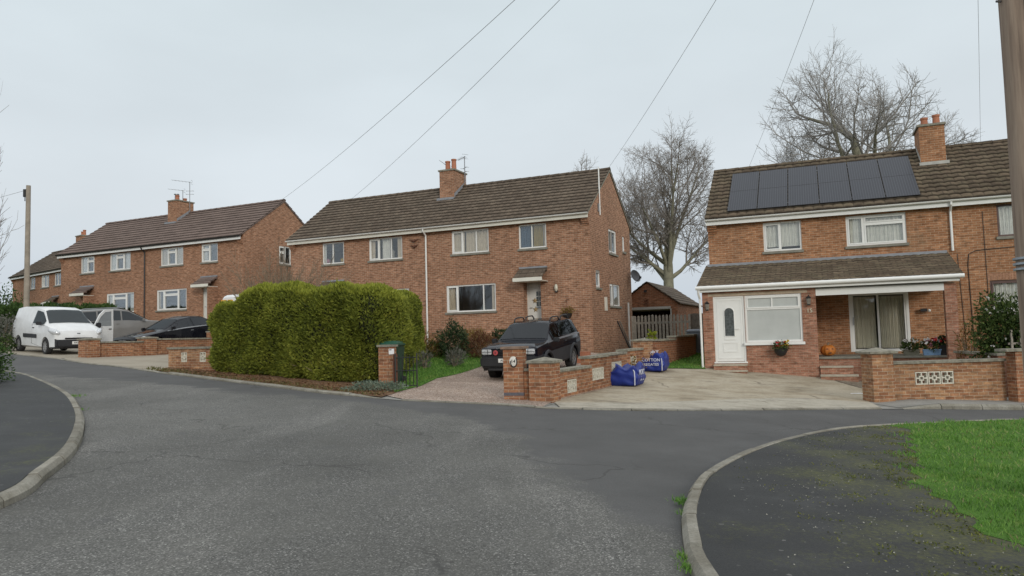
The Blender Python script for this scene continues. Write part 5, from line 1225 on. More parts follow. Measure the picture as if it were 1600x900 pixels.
# --- black saloon behind the low wall
BLK = paint_mat('black_paint', (.006, .007, .011), .09, .0, .03, MUD)
f = (-.47, -.88)
sa = place('parked_car', 'black saloon car parked behind the low brick wall', -15.1, 33.0, f, 1.42, 'car', 'cars on the drive behind the low wall'); sa.location.z -= .13
st = [(2.42, .36, .62, .68, .62, .64, .56), (2.32, .24, .70, .77, .82, .82, .72), (1.7, .20, .80, .87, .905, .90, .80), (1.0, .20, .88, .95, .92, .91, .78), (.12, .20, .93, 1.37, .925, .91, .60), (-.45, .20, .94, 1.44, .925, .91, .615),
      (-1.05, .20, .95, 1.39, .925, .91, .60), (-1.80, .20, .96, 1.03, .91, .89, .74), (-2.3, .28, .93, .99, .87, .86, .74), (-2.43, .40, .86, .92, .82, .80, .70)]
c = Car(st); c.body('body', BLK, sa, [(1.42, .365, .33), (-1.42, .365, .33)])
c.screen(1.0, .12, .06, .94, .012).build('windscreen', CARGL, sa, smooth=True); c.screen(-1.80, -1.05, .06, .92, .012).build('rear_window', CARGL, sa, smooth=True)
for sd in (1, -1):
    for a, b in ((.72, -.36), (-.42, -1.18), (-1.22, -1.55)): c.side_patch(a, b, 4.10, 4.88, sd, .010).build('side_window', CARGL, sa)
    c.side_patch(.95, -1.7, 3.97, 4.07, sd, .012, 12).build('chrome_strip', GREYM, sa)
    for x in (1.42, -1.42): wheel(sa, x, sd*.80, .325, .225, ALLOY, 5)
    lens(sa, c.pt(2.16, 3.8, sd, -.025), (.20, .075, .05), sd*.55)
    mirror(sa, .72, sd*.92, .95, BLK)
    for x in (-.2, -1.12): MB().box(x, x-.14, sd*.915, sd*.935, .80, .83).build('door_handle', GREYM, sa)
    MB().box(-2.30, -2.44, sd*.55, sd*.83, .70, .85).build('tail_light', LAMPR, sa)
k = MB(); k.box(2.33, 2.45, -.26, .26, .36, .68); k.build('grille', GREYM, sa, bevel=.03)
plate(sa, 2.462, .44, 'LK06 BWN')
# --- grey people carrier behind it
GRY = paint_mat('grey_paint', (.16, .155, .15), .3, .6, .1, MUD)
f = (.83, .56)
mp_ = place('parked_car', 'grey estate car half hidden behind the open van door and the black saloon', -18.5, 35.0, f, 1.4, 'car', 'cars on the drive behind the low wall')
st = [(2.3, .36, .72, .78, .68, .68, .6), (2.2, .24, .82, .88, .84, .84, .74), (1.6, .2, .95, 1.0, .9, .895, .8), (1.1, .2, 1.0, 1.06, .915, .9, .78), (.25, .2, 1.04, 1.60, .92, .905, .64), (-.3, .2, 1.05, 1.68, .92, .905, .66), (-1.6, .2, 1.08, 1.66, .92, .905, .65), (-2.1, .26, 1.07, 1.54, .9, .88, .62), (-2.28, .38, 1.02, 1.12, .86, .84, .76), (-2.31, .45, .95, 1.02, .82, .8, .7)]
c = Car(st); c.body('body', GRY, mp_, [(1.4, .36, .32), (-1.4, .36, .32)])
c.screen(1.1, .25, .06, .94, .012).build('windscreen', CARGL, mp_, smooth=True); c.screen(-2.1, -2.28, -1.9, .9, .014).build('rear_window', CARGL, mp_, smooth=True) if False else c.screen(-2.28, -2.1, .08, .95, .014).build('rear_window', CARGL, mp_, smooth=True)
for sd in (1, -1):
    for a, b in ((.85, -.02), (-.08, -1.0), (-1.06, -1.95)): c.side_patch(a, b, 4.10, 4.90, sd, .010).build('side_window', CARGL, mp_)
    for x in (1.4, -1.4): wheel(mp_, x, sd*.80, .32, .21, ALLOY, 7)
    mirror(mp_, .85, sd*.93, 1.05, GRY); MB().box(-2.08, -2.26, sd*.70, sd*.885, 1.0, 1.30).build('tail_light', LAMPR, mp_)
    for x in (-.15, -1.1): MB().box(x, x-.14, sd*.905, sd*.93, .93, .96).build('door_handle', GRY, mp_)
    k = MB(); k.tube([(.1, sd*.6, 1.67), (-.1, sd*.6, 1.71), (-1.5, sd*.6, 1.71), (-1.75, sd*.6, 1.66)], .018, 5); k.build('roof_rail', GREYM, mp_)
# ------------------------------------------------------------------ things fixed to the houses
def on(h, s, t, z): X = HS[h]; p = hp(h, s, t); return (p[0], p[1], X[3]-EV+z)
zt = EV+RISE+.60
antenna(on(1, .13, 2.9, zt-.55), math.radians(188), 1.80, 1.15, 'taller tv aerial on the chimney of the house with the smooth brown roof', two=True, tilt=.14)
antenna(on(1, -.1, 2.6, zt+.1), math.radians(190), .62, .9, 'shorter tv aerial among the pots of the house with the smooth brown roof', tilt=.12, arms=5)
antenna(on(2, .42, 2.9, zt-.5), math.radians(120), 1.30, .8, 'tv aerial with two stacked arrays right of the chimney on the middle house', two=True)
antenna(on(2, -.36, 2.9, zt+.05), math.radians(165), .30, .55, 'low tilted tv aerial behind the pots on the middle house chimney', tilt=.7, arms=5)
e = empty('wall_mast', on(2, L2+.05, 1.30, 4.7), HS[2][2], 'white aerial mast on the gable end of the middle house', 'mast')
MB().tube([(0, 0, 0), (0, 0, 1.95)], .026, 8).build('pole', WHITE, e); k = MB(); k.box(-.05, .0, -.02, .02, .25, .29); k.box(-.05, .0, -.02, .02, .75, .79); k.box(-.04, .0, -.16, -.06, .12, .45); k.build('bracket', GREYM, e)
e = empty('satellite_dish', on(2, L2+.06, 5.75, 2.45), HS[2][2]-.5, 'dark satellite dish at the back corner of the middle house gable', 'dish')
k = MB(); k.lathe([(.02, .0), (.14, .02), (.24, .065), (.30, .11), (.29, .115), (.23, .075), (.02, .012)], 20, Matrix.Translation((.22, -.02, 0)) @ Matrix.Rotation(math.radians(70), 4, 'Y')); k.build('dish', plain('dark_dish', (.09, .09, .095), .5, .3, .1, 6), e, smooth=True)
k = MB(); k.tube([(0, 0, 0), (.2, 0, 0)], .02, 6); k.tube([(.24, 0, -.28), (.56, 0, -.08)], .012, 5); k.cbox((.58, 0, -.06), (.07, .07, .1)); k.build('arm', BLACKP, e)
MB().tube([(0, 0, 0), (0, 0, 2.05)], .04, 8).build('standpipe', WHITE, None, loc=on(2, L2+.12, 4.9, -.80), label='white upright pipe against the gable end of the middle house', cat='pipe')
for i, (t0, t1, lb) in enumerate(((3.35, 3.75, 'dark pole leaning on the gable wall, left of the two'), (3.75, 3.95, 'paler pole leaning on the gable wall, right of the two'))):
    p0 = Vector(on(2, L2+.03, t0, .42)); p1 = Vector(on(2, L2+.45, t1, -.85)); MB().tube([(0, 0, 0), p1-p0], .028, 6).build('leaning_pole', DARKW if i else BLACKP, None, loc=p0, label=lb, cat='pole')
p0 = Vector(on(2, L2+.45, 4.4, -.75)); MB().tube([(0, 0, 0), (.15, .1, .2), (.4, .3, .3), (.7, .6, .5)], .03, 6).build('drain_hose', CREAM, None, loc=p0, label='pale bent hose at the foot of the white upright pipe', cat='hose')
MB().box(.0, .06, 0, .22, 0, .55).build('meter_box', CREAM, house2, loc=(L2, 1.65, 2.58-1.748))
# rusty ornaments on the wall of the middle house
for zz, lb in ((5.86, 'upper rusty bird ornament on the middle house wall'), (5.62, 'lower rusty bird ornament on the middle house wall')):
    k = MB(); k.tube([(-.20, 0, .03), (-.08, -.01, .0), (0, -.02, -.03), (.1, -.01, .02), (.2, 0, .06)], [.008, .03, .045, .03, .008], 6); k.tube([(0, -.02, -.03), (.03, -.02, .08)], [.03, .01], 5)
    k.build('wall_ornament', MATS['rusty_iron'], None, loc=on(2, -.58, -.05, zz-1.748), rot=(0, 0, HS[2][2]), label=lb, cat='ornament', group='wall ornaments')
def lantern(loc, rz, label):
    e = empty('wall_lamp', loc, rz, label, 'lamp', 'black lanterns either side of the front extension')
    k = MB(); k.box(-.03, .03, -.02, 0, -.10, .08); k.tube([(0, -.01, .06), (0, -.09, .14), (0, -.12, .10)], .012, 5); k.lathe([(.05, .04), (.085, .06), (.02, .12)], 6, Matrix.Translation((0, -.12, -.0))); k.lathe([(.04, -.17), (.055, -.14), (.03, -.12)], 6, Matrix.Translation((0, -.12, 0))); k.build('bracket', BLACKP, e)
    k = MB(); k.lathe([(.048, -.13), (.068, .035)], 6, Matrix.Translation((0, -.12, 0))); k.build('lamp_glass', plain('lantern_glass', (.20, .18, .15), .2, 0, .2, 10), e)
lantern(on(3, -7.14, -2.2, 1.59), HS[3][2], 'black lantern on the brick left of the white front door'); lantern(on(3, -4.17, -2.2, 1.64), HS[3][2], 'black lantern above the brass number 15')
e = empty('security_light', on(3, -.80, 0, 1.26), HS[3][2], 'small black security light on the porch back wall right of the patio door', 'lamp')
k = MB(); k.tube([(0, 0, 0), (-.03, -.10, 0)], .02, 6); k.cbox((-.10, -.14, .0), (.18, .1, .09)); k.build('housing', BLACKP, e); MB().lathe([(.03, 0), (.045, .03), (.02, .06)], 10, Matrix.Translation((.05, -.12, -.02)) @ Matrix.Rotation(PI/2, 4, 'X')).build('sensor', WHITE, e, smooth=True)
e = empty('wall_lamp', on(2, 5.875, 0, 1.73), HS[2][2], 'oval pale bulkhead lamp between the canopy door and the hanging basket', 'lamp')
k = MB(); k.lathe([(.02, -.15), (.065, -.08), (.075, 0), (.055, .1), (.02, .14)], 12, Matrix.Translation((0, -.08, .02))); k.build('lamp_glass', plain('lamp_pale', (.55, .52, .42), .3, 0, .1, 6), e, smooth=True); k = MB(); k.box(-.04, .04, -.05, 0, -.16, -.02); k.lathe([(.06, -.16), (.06, -.12)], 10, Matrix.Translation((0, -.08, 0))); k.build('lamp_base', BLACKP, e)

LEAFG = leaf_mat('leaf_green', [(.15, (.018, .035, .010)), (.5, (.05, .085, .02)), (.85, (.10, .135, .035))])
LEAFD = leaf_mat('leaf_dark', [(.15, (.012, .025, .012)), (.5, (.03, .055, .02)), (.85, (.065, .095, .035))])
HEDGEM = leaf_mat('hedge_conifer', [(.05, (.045, .062, .012)), (.36, (.145, .175, .026)), (.68, (.235, .262, .038)), (.97, (.34, .345, .06))], .7, .3)
HEDGET = leaf_mat('hedge_top_leaf', [(.05, (.12, .14, .02)), (.4, (.24, .27, .035)), (.9, (.40, .42, .07))], .6, .3)  # brighter leaf colour for the hedge tops
HEDGED = leaf_mat('hedge_dark', [(.1, (.02, .045, .012)), (.5, (.045, .09, .02)), (.9, (.085, .14, .035))])
OCHRE = leaf_mat('leaf_ochre', [(.1, (.10, .045, .02)), (.45, (.20, .12, .035)), (.8, (.24, .19, .05))])
REDDY = leaf_mat('leaf_reddish', [(.1, (.07, .025, .018)), (.5, (.15, .06, .03)), (.9, (.18, .14, .05))])
GREYL = leaf_mat('leaf_grey', [(.1, (.08, .08, .065)), (.5, (.14, .14, .115)), (.9, (.21, .21, .18))])
SAGE = leaf_mat('leaf_sage', [(.1, (.10, .14, .10)), (.5, (.165, .21, .16)), (.9, (.22, .26, .19))])
FLRED = plain('petal_red', (.45, .03, .03), .7, 0, .1, 9); FLPINK = plain('petal_pink', (.55, .25, .32), .7, 0, .1, 9); FLWH = plain('petal_white', (.7, .68, .66), .7, 0, .05, 9); FLYEL = plain('petal_yellow', (.55, .38, .04), .7, 0, .1, 9)
GRASSM = leaf_mat('grass_blade', [(.1, (.065, .155, .028)), (.45, (.135, .285, .050)), (.75, (.205, .36, .075)), (.93, (.34, .36, .13))], .5, .4)
BARK = plain('bark_mossy', (.22, .21, .15), .95, 0, .3, 3); TWIG = plain('twig_brown', (.24, .215, .19), .95, 0, .2, 2); TWIGG = plain('twig_grey', (.30, .285, .265), .95, 0, .15, 2)
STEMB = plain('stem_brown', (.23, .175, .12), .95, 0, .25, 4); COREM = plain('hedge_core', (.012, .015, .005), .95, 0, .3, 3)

def blob_pts(n, rx, ry, rz, inner=.75, rng=RNG, flat=0.0):
    d = rng.normal(0, 1, (n, 3)); d /= np.linalg.norm(d, axis=1)[:, None]
    r = rng.uniform(inner**3, 1, n)**(1/3)
    lump = 1+.16*np.sin(d[:, 0]*5+d[:, 2]*4+rx*9)+.12*np.sin(d[:, 1]*7-d[:, 2]*5)
    return d*(r*lump)[:, None]*np.array([rx, ry, rz]), d
def bush(name, loc, rx, ry, rz, n, size, mat, label, cat='shrub', stems=True, group=None, inner=.35, up=.3, zc=None, aspect=.5, parts=()):
    e = empty(name, loc, 0, label, cat, group); zc = rz*.92 if zc is None else zc
    p, d = blob_pts(n, rx, ry, rz, inner); p[:, 2] += zc; keep = p[:, 2] > .02; p, d = p[keep], d[keep]
    v, f = leaf_cloud(p, d, size, aspect, .7, up=up); fast('foliage', v, f, mat, e)
    if stems:
        k = MB()
        for i in range(7):
            a = i*2.4; k.tube([(.03*math.cos(a), .03*math.sin(a), -.05), (rx*.35*math.cos(a), ry*.35*math.sin(a), zc*.9), (rx*.6*math.cos(a), ry*.6*math.sin(a), zc+rz*.5)], [.02, .014, .006], 4)
        k.build('stems', STEMB, e)
    return e
def flowers(parent, pts, size, mat, name='flower'):
    for p in np.array(pts):
        v, f = leaf_cloud(np.zeros((7, 3))+RNG.normal(0, size*.04, (7, 3)), np.tile([0, -.5, .8], (7, 1)), size*1.2, .9, .8); v[::4] = 0
        fast(name, v, f, mat, parent, loc=tuple(p))


# hanging baskets, planters, pumpkin
def basket(loc, rz, label, mat, flow, r=.20):
    e = empty('hanging_basket', loc, rz, label, 'basket', 'hanging baskets on the house fronts')
    k = MB(); k.lathe([(.03, -.24), (r*.65, -.19), (r*.9, -.10), (r, 0), (r*.93, 0)], 14, Matrix.Translation((0, -r-.02, 0))); k.build('bowl', BLACKP, e, smooth=True)
    p, d = blob_pts(380, r*1.15, r*1.15, .18, .3); p += np.array([0, -r-.02, .06]); v, f = leaf_cloud(p, d, .06, .6, .7); fast('foliage', v, f, mat, e)
    for m in flow: flowers(e, [(RNG.uniform(-r, r), -r-.02+RNG.uniform(-r, r*.3), RNG.uniform(.05, .22)) for _ in range(7)], .05, m)
    return e
b1 = basket(on(2, 6.352, 0, .72), HS[2][2], 'hanging basket of ochre foliage on the front of the middle house', OCHRE, [])
k = MB(); k.tube([(0, -.003, .55), (0, -.25, .55), (0, -.22, .0)], .01, 4); k.tube([(-.16, -.2, .0), (0, -.25, .5), (.16, -.2, .0)], .005, 3); k.build('bracket', MATS['rusty_iron'], b1)
basket(on(3, -5.02, -2.2, .20), HS[3][2], 'wall basket of flowers on the brick below the large frosted window', LEAFG, [FLRED, FLYEL])
pz = HS[3][3]-EV-.08
def trough(s, w_, mat, flow, label, hgt=.17, fol=LEAFG):
    e = empty('flower_trough', on(3, s, -1.78, -.08), HS[3][2], label, 'planter', 'flower troughs along the porch floor')
    k = MB(); x0, x1 = -w_/2, w_/2; k.add([(x0+.02, -.08, 0), (x1-.02, -.08, 0), (x1-.02, .08, 0), (x0+.02, .08, 0), (x0, -.10, hgt), (x1, -.10, hgt), (x1, .10, hgt), (x0, .10, hgt)], [(3, 2, 1, 0), (4, 5, 6, 7), (0, 1, 5, 4), (1, 2, 6, 5), (2, 3, 7, 6), (3, 0, 4, 7)]); k.box(x0-.01, x1+.01, -.11, -.095, hgt-.03, hgt+.004); k.build('trough', mat, e)
    p, d = blob_pts(420, w_*.62, .16, .18, .2); p[:, 2] += hgt+.08; v, f = leaf_cloud(p, d, .075, .6, .7, up=.3); fast('foliage', v, f, fol, e)
    for m in flow: flowers(e, [(RNG.uniform(-w_*.6, w_*.6), RNG.uniform(-.15, .05), RNG.uniform(hgt+.08, hgt+.30)) for _ in range(6)], .055, m)
    return e
trough(-1.48, .42, plain('olive_trough', (.17, .16, .12), .8, 0, .15, 8), [FLWH], 'olive stone trough of white flowers on the porch edge, left of the blue one')
trough(-.96, .46, plain('blue_trough', (.20, .33, .52), .5, 0, .08, 6), [FLPINK, FLWH, FLRED], 'light blue flower trough on the porch edge')
e = trough(-.60, .30, BLACKP, [FLRED], 'black planter of dark foliage at the porch pillar', .28, LEAFD)
e = empty('pumpkin', on(3, -3.70, -1.45, -.08), HS[3][2]+.3, 'orange carved pumpkin in the left corner of the porch', 'pumpkin')
e.scale = (1.2, 1.2, 1.15)
k = MB(); n = 48; vs = []; rows = 12
for i in range(rows+1):
    ph = -PI/2+PI*i/rows
    for j in range(n):
        t = 2*PI*j/n; r = .19*(math.cos(ph)**.75 if math.cos(ph) > 0 else 0)*(1-.10*abs(math.cos(t*5))); vs.append((r*math.cos(t), r*math.sin(t), .155+.155*math.sin(ph)*(1-.12*math.exp(-(math.cos(ph)*3)**2))))
k.add(vs, [(i*n+j, i*n+(j+1) % n, (i+1)*n+(j+1) % n, (i+1)*n+j) for i in range(rows) for j in range(n)]); pk = k.build('flesh', plain('pumpkin_skin', (.48, .16, .025), .5, 0, .15, 9), e, smooth=True, angle=80)
k = MB(); k.tube([(0, 0, .29), (.01, .01, .33), (.04, .02, .36)], [.03, .02, .022], 6); k.build('stalk', STEMB, e)
k = MB()
for x, z, s in ((-.07, .20, .035), (.06, .20, .035), (0, .10, .05)): k.add([(x-s, -.185+abs(x)*.3, z-s*.5), (x+s, -.185+abs(x)*.3, z-s*.5), (x, -.18+abs(x)*.3, z+s*.6)], [(0, 1, 2)])
k.build('carved_face', plain('carved_dark', (.12, .04, .01), .8, 0, .2, 9), e)
MB().box(-.18, .18, -.09, .09, 0, .035).build('white_slab', WHITE, None, loc=(D(1337, 612, 18.6)[0], 18.6, H(9.0, 18.6)+.02), label='small white slab lying on the pea gravel beside the front pier', cat='slab')
p = D(912, 553, 24.0); e = empty('clay_planter', (p[0], p[1], p[2]-.1), -.41, 'rectangular clay planter behind the rear of the dark four wheel drive', 'planter')
k = MB(); k.box(-.2, .2, -.12, .12, -.8, .18); k.build('box', TERRA, e)
# star decorations on the middle house door
for s, zz, lb in ((4.80, 1.30, 'upper gold star hung on the white door of the middle house'), (4.82, .95, 'lower gold star hung on the white door of the middle house')):
    k = MB(); st = [((.13 if i % 2 == 0 else .055)*math.sin(PI*i/5), (.13 if i % 2 == 0 else .055)*math.cos(PI*i/5)) for i in range(10)]
    k.add([(x, 0, z) for x, z in st]+[(0, -.025, 0)], [(i, (i+1) % 10, 10) for i in range(10)]+[tuple(range(9, -1, -1))]); k.build('star_decoration', plain('gold_star', (.32, .22, .10), .5, .2, .2, 12), None, loc=on(2, s, .33, zz), rot=(0, 0, HS[2][2]), label=lb, cat='decoration', group='stars on the door')

# things on the window sills of the middle house
e = empty('dolls_house', on(2, -2.02, .24, UZ[0]+.06), HS[2][2], 'white dolls house standing in the left wide upper window of the middle house', 'ornament')
MB().box(-.17, .17, 0, .14, 0, .30).build('wall', WHITE, e); MB().add([(-.20, -.02, .30), (.20, -.02, .30), (.20, .16, .30), (-.20, .16, .30), (0, -.02, .48), (0, .16, .48)], [(0, 1, 4), (3, 5, 2), (0, 4, 5, 3), (1, 2, 5, 4), (0, 3, 2, 1)]).build('roof', WHITE, e)
MB().lathe([(.09, 0), (.10, .02), (.05, .12), (.075, .13), (.02, .30)], 10).build('ornament_tree', SAGE, None, loc=on(2, 2.55, .22, GZ[0]+.06), label='pale cone shaped ornament inside the large window of the middle house', cat='ornament')
for i, (s_, m_) in enumerate(((-5.35, FLPINK), (-4.55, FLYEL))): MB().lathe([(.05, 0), (.09, .08), (.08, .16), (.03, .2)], 10).build('soft_toy', m_, None, loc=on(2, s_, .22, UZ[0]+.06), label=('pink' if i == 0 else 'yellow')+' soft toy on the sill of the left narrow upper window of the middle house', cat='toy')
# solar panels on the right house
X, Y, a3, ze3 = HS[3]; sl = (RISE-.2)/(WD/2+.3)
def roof_hit(px, py, off):
    c, s = math.cos(a3), math.sin(a3); n = np.array([sl*s, -sl*c, 1.0]); o = np.array([X, Y, ze3+.20+.3*sl+off]); d = ray(px, py); q = EYE+d*(((o-EYE)@n)/(d@n))-o; return q[0]*c+q[1]*s, -q[0]*s+q[1]*c
OFF = .13; cl = [roof_hit(*p, OFF) for p in ((1144, 268.5), (1137, 328), (1428, 246), (1431, 306))]
s0_, s1_ = (cl[0][0]+cl[1][0])/2, (cl[2][0]+cl[3][0])/2; t0_, t1_ = (cl[1][1]+cl[3][1])/2, (cl[0][1]+cl[2][1])/2
m, nt, b = nodes_of('solar_glass'); v = coord(nt, 'Object')
wv = N(nt, 'ShaderNodeTexWave', Scale=4.2); wv.wave_type = 'BANDS'; wv.bands_direction = 'X'; nt.links.new(v, wv.inputs['Vector'])
nt.links.new(mixc(nt, ramp(nt, wv.outputs[0], [(.86, 0), (.95, 1)]), (.022, .025, .034), (.055, .06, .072)), b.inputs['Base Color']); b.inputs['Roughness'].default_value = .4; b.inputs['Specular IOR Level'].default_value = .3
SOLAR = m; th_ = math.atan(sl); pw = (s1_-s0_)/6; ph_ = (t1_-t0_)/math.cos(th_)
names = ['leftmost solar panel of the row, next to the bare tiles at the roof end', 'second solar panel from the left end of the row', 'third solar panel from the left end of the row', 'third solar panel from the chimney end of the row', 'second solar panel from the chimney end of the row', 'solar panel closest to the chimney']
for i in range(6):
    e = empty('solar_panel', on(3, s0_+pw*i+.012, t0_, EV+.20+(t0_+.3)*sl+OFF), 0, names[i], 'solar panel', 'row of solar panels on the roof'); e.rotation_euler = (th_, 0, a3)
    w_ = pw-.024; k = MB()
    MB().box(.012, w_-.012, .012, ph_-.012, -.02, -.003).build('cells', SOLAR, e)
    k.box(0, .012, 0, ph_, -.035, 0); k.box(w_-.012, w_, 0, ph_, -.035, 0); k.box(.012, w_-.012, 0, .012, -.035, 0); k.box(.012, w_-.012, ph_-.012, ph_, -.035, 0); k.box(.012, w_-.012, ph_*.5-.008, ph_*.5+.008, -.003, .0); k.build('frame', plain('black_frame', (.03, .03, .033), .4, .3, .1, 5), e)
    k = MB(); k.box(-.02, w_+.02, .3, .34, -.09, -.036); k.box(-.02, w_+.02, ph_-.4, ph_-.36, -.09, -.036); k.build('mounting_rail', GREYM, e)

# ------------------------------------------------------------------ bulk bags
BAGM = paint_mat('blue_bag', (.014, .030, .20), .42, .15, 0); BAGW = plain('bag_white', (.55, .57, .66), .6, 0, .06, 5)
def bag(loc, rz, sx, sy, sz, label, seed, words):
    rng = np.random.default_rng(seed); e = empty('bulk_bag', loc, rz, label, 'bag', 'blue bulk bags on the concrete drive')
    n = 14; V = []; F = []
    def cube(u, v, ax, sg):
        p = [0, 0, 0]; p[ax] = sg; p[(ax+1) % 3] = u; p[(ax+2) % 3] = v; return p
    bm = bmesh.new(); bmesh.ops.create_cube(bm, size=2); bmesh.ops.subdivide_edges(bm, edges=bm.edges[:], cuts=n, use_grid_fill=True)
    ph = rng.uniform(0, 6, 8)
    for v in bm.verts:
        p = np.array(v.co); k_ = 11; r = (np.abs(p)**k_).sum()**(1/k_); q = p/r
        x, y, z = q[0]*sx/2, q[1]*sy/2, (q[2]+1)/2
        bul = 1+.06*math.sin(z*PI); x *= bul; y *= bul
        top = max(0, z-.55)/.45
        zz = z*sz*(1-.22*top*(1-min(1, (abs(q[0])**2+.25*abs(q[1]))))) 
        zz += top*.10*math.sin(q[0]*4+ph[0])*math.cos(q[1]*3+ph[1])+top*.06*math.sin(q[0]*9+q[1]*5+ph[2])
        wr = .012*math.sin(z*14+q[0]*5+ph[3])+.010*math.sin(q[0]*11+z*9+ph[4])+.010*math.sin(q[1]*12-z*7+ph[5])
        if z > .03: x += wr*np.sign(q[0])*abs(q[0]); y += wr*np.sign(q[1])*abs(q[1])
        v.co = (x, y, max(zz, 0))
    me = bpy.data.meshes.new('bag_body'); bm.to_mesh(me); bm.free(); me.materials.append(BAGM); me.polygons.foreach_set('use_smooth', [True]*len(me.polygons))
    o = bpy.data.objects.new('bag_body', me); C.objects.link(o); o.parent = e
    for (x, y) in ((-sx*.48, -sy*.5), (sx*.46, -sy*.5)):
        sg = 1 if x > 0 else -1; MB().tube([(x+sg*.0, y-.015, .03), (x+sg*.01, y-.035, sz*.4), (x, y-.025, sz*.72), (x-sg*.1, y+.1, sz*.92)], .016, 5).build('white_seam', BAGW, e, smooth=True)
    k = MB()
    for cx, cy, dx in ((-.12, .0, .16), (.25, -.15, .12)): k.tube([(cx-dx, cy, sz*.72), (cx-dx*.6, cy-.05, sz*.92), (cx, cy, sz*1.0), (cx+dx*.7, cy+.04, sz*.9), (cx+dx, cy, sz*.66)], [.035, .05, .06, .045, .03], 6)
    k.build('lifting_loop', BAGM, e, smooth=True)
    for s_, sz_, l_, r_ in words: text(s_, sz_, BAGW, 'bag_lettering', e, l_, r_, .003)
    return e
p = G(975, 605); bag((p[0]-.03, p[1]+.44, H(p[0], p[1]+.4)), -.42, 1.10, .86, .52, 'nearer blue bulk bag slumped on the concrete drive beside the screen block wall', 3,
    [('MORT', .19, (.585, .0, .34), (PI/2, 0, PI/2)), ('BAGS', .15, (.585, .0, .18), (PI/2, 0, PI/2))])
p = G(1016, 583); bag((p[0]+.1, p[1]+.45, H(p[0], p[1]+.4)), -.40, .92, .78, .50, 'farther blue bulk bag near the grass, with white lettering on its front', 8,
    [('THE COTTON', .125, (-.02, -.435, .34), (PI/2-.1, 0, 0)), ('AGGREGATES', .11, (-.0, -.44, .21), (PI/2, 0, 0)), ('MORT', .17, (.05, -.12, .56), (.7, 0, .35))])
p = D(990, 566, 20.9); bush('leafy_weed', (p[0], p[1], H(p[0], p[1])), .3, .2, .3, 160, .08, OCHRE, 'brown withered plant growing against the screen block wall behind the nearer blue bag', 'plant')

# ------------------------------------------------------------------ hedges
def hedge(name, a, b, width, hgt, label, mat, dens=1100, size=.085, seed=1, group=None, k_=5, lump=.07, cat='hedge', core=COREM, drop=0., top=None):
    rng = np.random.default_rng(seed); a, b = np.array(a, float), np.array(b, float); mid = (a+b)/2; ln = np.linalg.norm(b-a); ang = math.atan2(*(b-a)[::-1])
    za, zb = H(*a), H(*b); e = empty(name, (mid[0], mid[1], (za+zb)/2), ang, label, cat, group)
    dims = np.array([ln/2, width/2, hgt/2]); ar = np.array([dims[1]*dims[2], dims[0]*dims[2], dims[0]*dims[1]]); N_ = int(4*ar.sum()*2*dens)
    ax = rng.choice(3, N_, p=ar/ar.sum()); p = rng.uniform(-1, 1, (N_, 3)); p[np.arange(N_), ax] = rng.choice([-1, 1], N_)
    def shape(p):
        r = (np.abs(p)**k_).sum(1)**(1/k_); q = p/r[:, None]; nn = np.sign(q)*np.abs(q)**(k_-1)/dims; nn /= np.linalg.norm(nn, axis=1)[:, None]; P = q*dims
        d = lump*(np.sin(P[:, 0]*2.1+P[:, 2]*1.7+seed)+.8*np.sin(P[:, 0]*4.3-P[:, 2]*3.1+P[:, 1]*3)+.6*np.sin(P[:, 2]*6.2+P[:, 0]*6.9))
        P = P+nn*d[:, None]; P[:, 2] += hgt/2; P[:, 2] *= 1-drop*ss(.25, 1, -P[:, 0]/(ln/2)); P[:, 2] += (zb-za)*P[:, 0]/ln; return P, nn
    P, nn = shape(p); P = P-nn*(rng.exponential(.05, N_)[:, None])+nn*.02; keep = P[:, 2] > -.02; P, nn = P[keep], nn[keep]
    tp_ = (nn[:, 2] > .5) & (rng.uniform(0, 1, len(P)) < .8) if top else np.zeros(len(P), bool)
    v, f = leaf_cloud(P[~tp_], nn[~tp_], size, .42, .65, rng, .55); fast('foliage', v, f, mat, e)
    if top: v, f = leaf_cloud(P[tp_]+[0, 0, .02], nn[tp_], size*1.15, .38, .6, rng, .9); fast('top_foliage', v, f, top, e)  # most upward-facing leaves take the brighter top colour
    m_ = rng.choice(len(P), int(len(P)*.012)); q = P[m_]; kk = nn[m_]                # stray shoots and bare twig ends that break the clipped outline
    v, f = leaf_cloud(q+kk*.02, kk*.8+np.array([0, 0, .6]), size*1.9, .22, .35, rng, .3); fast('shoots', v, f, mat, e)
    lo = P[(P[:, 2] < hgt*.22)]; lo = lo[rng.choice(len(lo), min(len(lo), 1100))]; v, f = leaf_cloud(lo-[0, 0, .04], rng.normal(0, .5, lo.shape)+[0, 0, .9], .17, .05, .3, rng); fast('bare_twigs', v, f, STEMB, e)
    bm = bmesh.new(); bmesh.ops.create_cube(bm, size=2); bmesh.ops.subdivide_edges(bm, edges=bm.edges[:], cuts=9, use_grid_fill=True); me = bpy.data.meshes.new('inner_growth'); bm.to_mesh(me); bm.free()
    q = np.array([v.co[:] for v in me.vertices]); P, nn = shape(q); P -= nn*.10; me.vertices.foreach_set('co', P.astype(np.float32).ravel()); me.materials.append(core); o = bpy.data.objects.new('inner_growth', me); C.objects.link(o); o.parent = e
    return e
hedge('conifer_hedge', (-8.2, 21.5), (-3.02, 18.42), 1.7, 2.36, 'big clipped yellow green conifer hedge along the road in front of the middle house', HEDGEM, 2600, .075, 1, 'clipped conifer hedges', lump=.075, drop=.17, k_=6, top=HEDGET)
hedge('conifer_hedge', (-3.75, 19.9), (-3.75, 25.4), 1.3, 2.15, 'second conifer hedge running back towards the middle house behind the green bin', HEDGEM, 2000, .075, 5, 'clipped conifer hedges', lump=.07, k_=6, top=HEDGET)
hedge('evergreen_hedge', (-31, 42.0), (-19.6, 36.9), 1.2, 1.75, 'dark green hedge behind the white van and parked cars', HEDGED, 500, .12, 9)
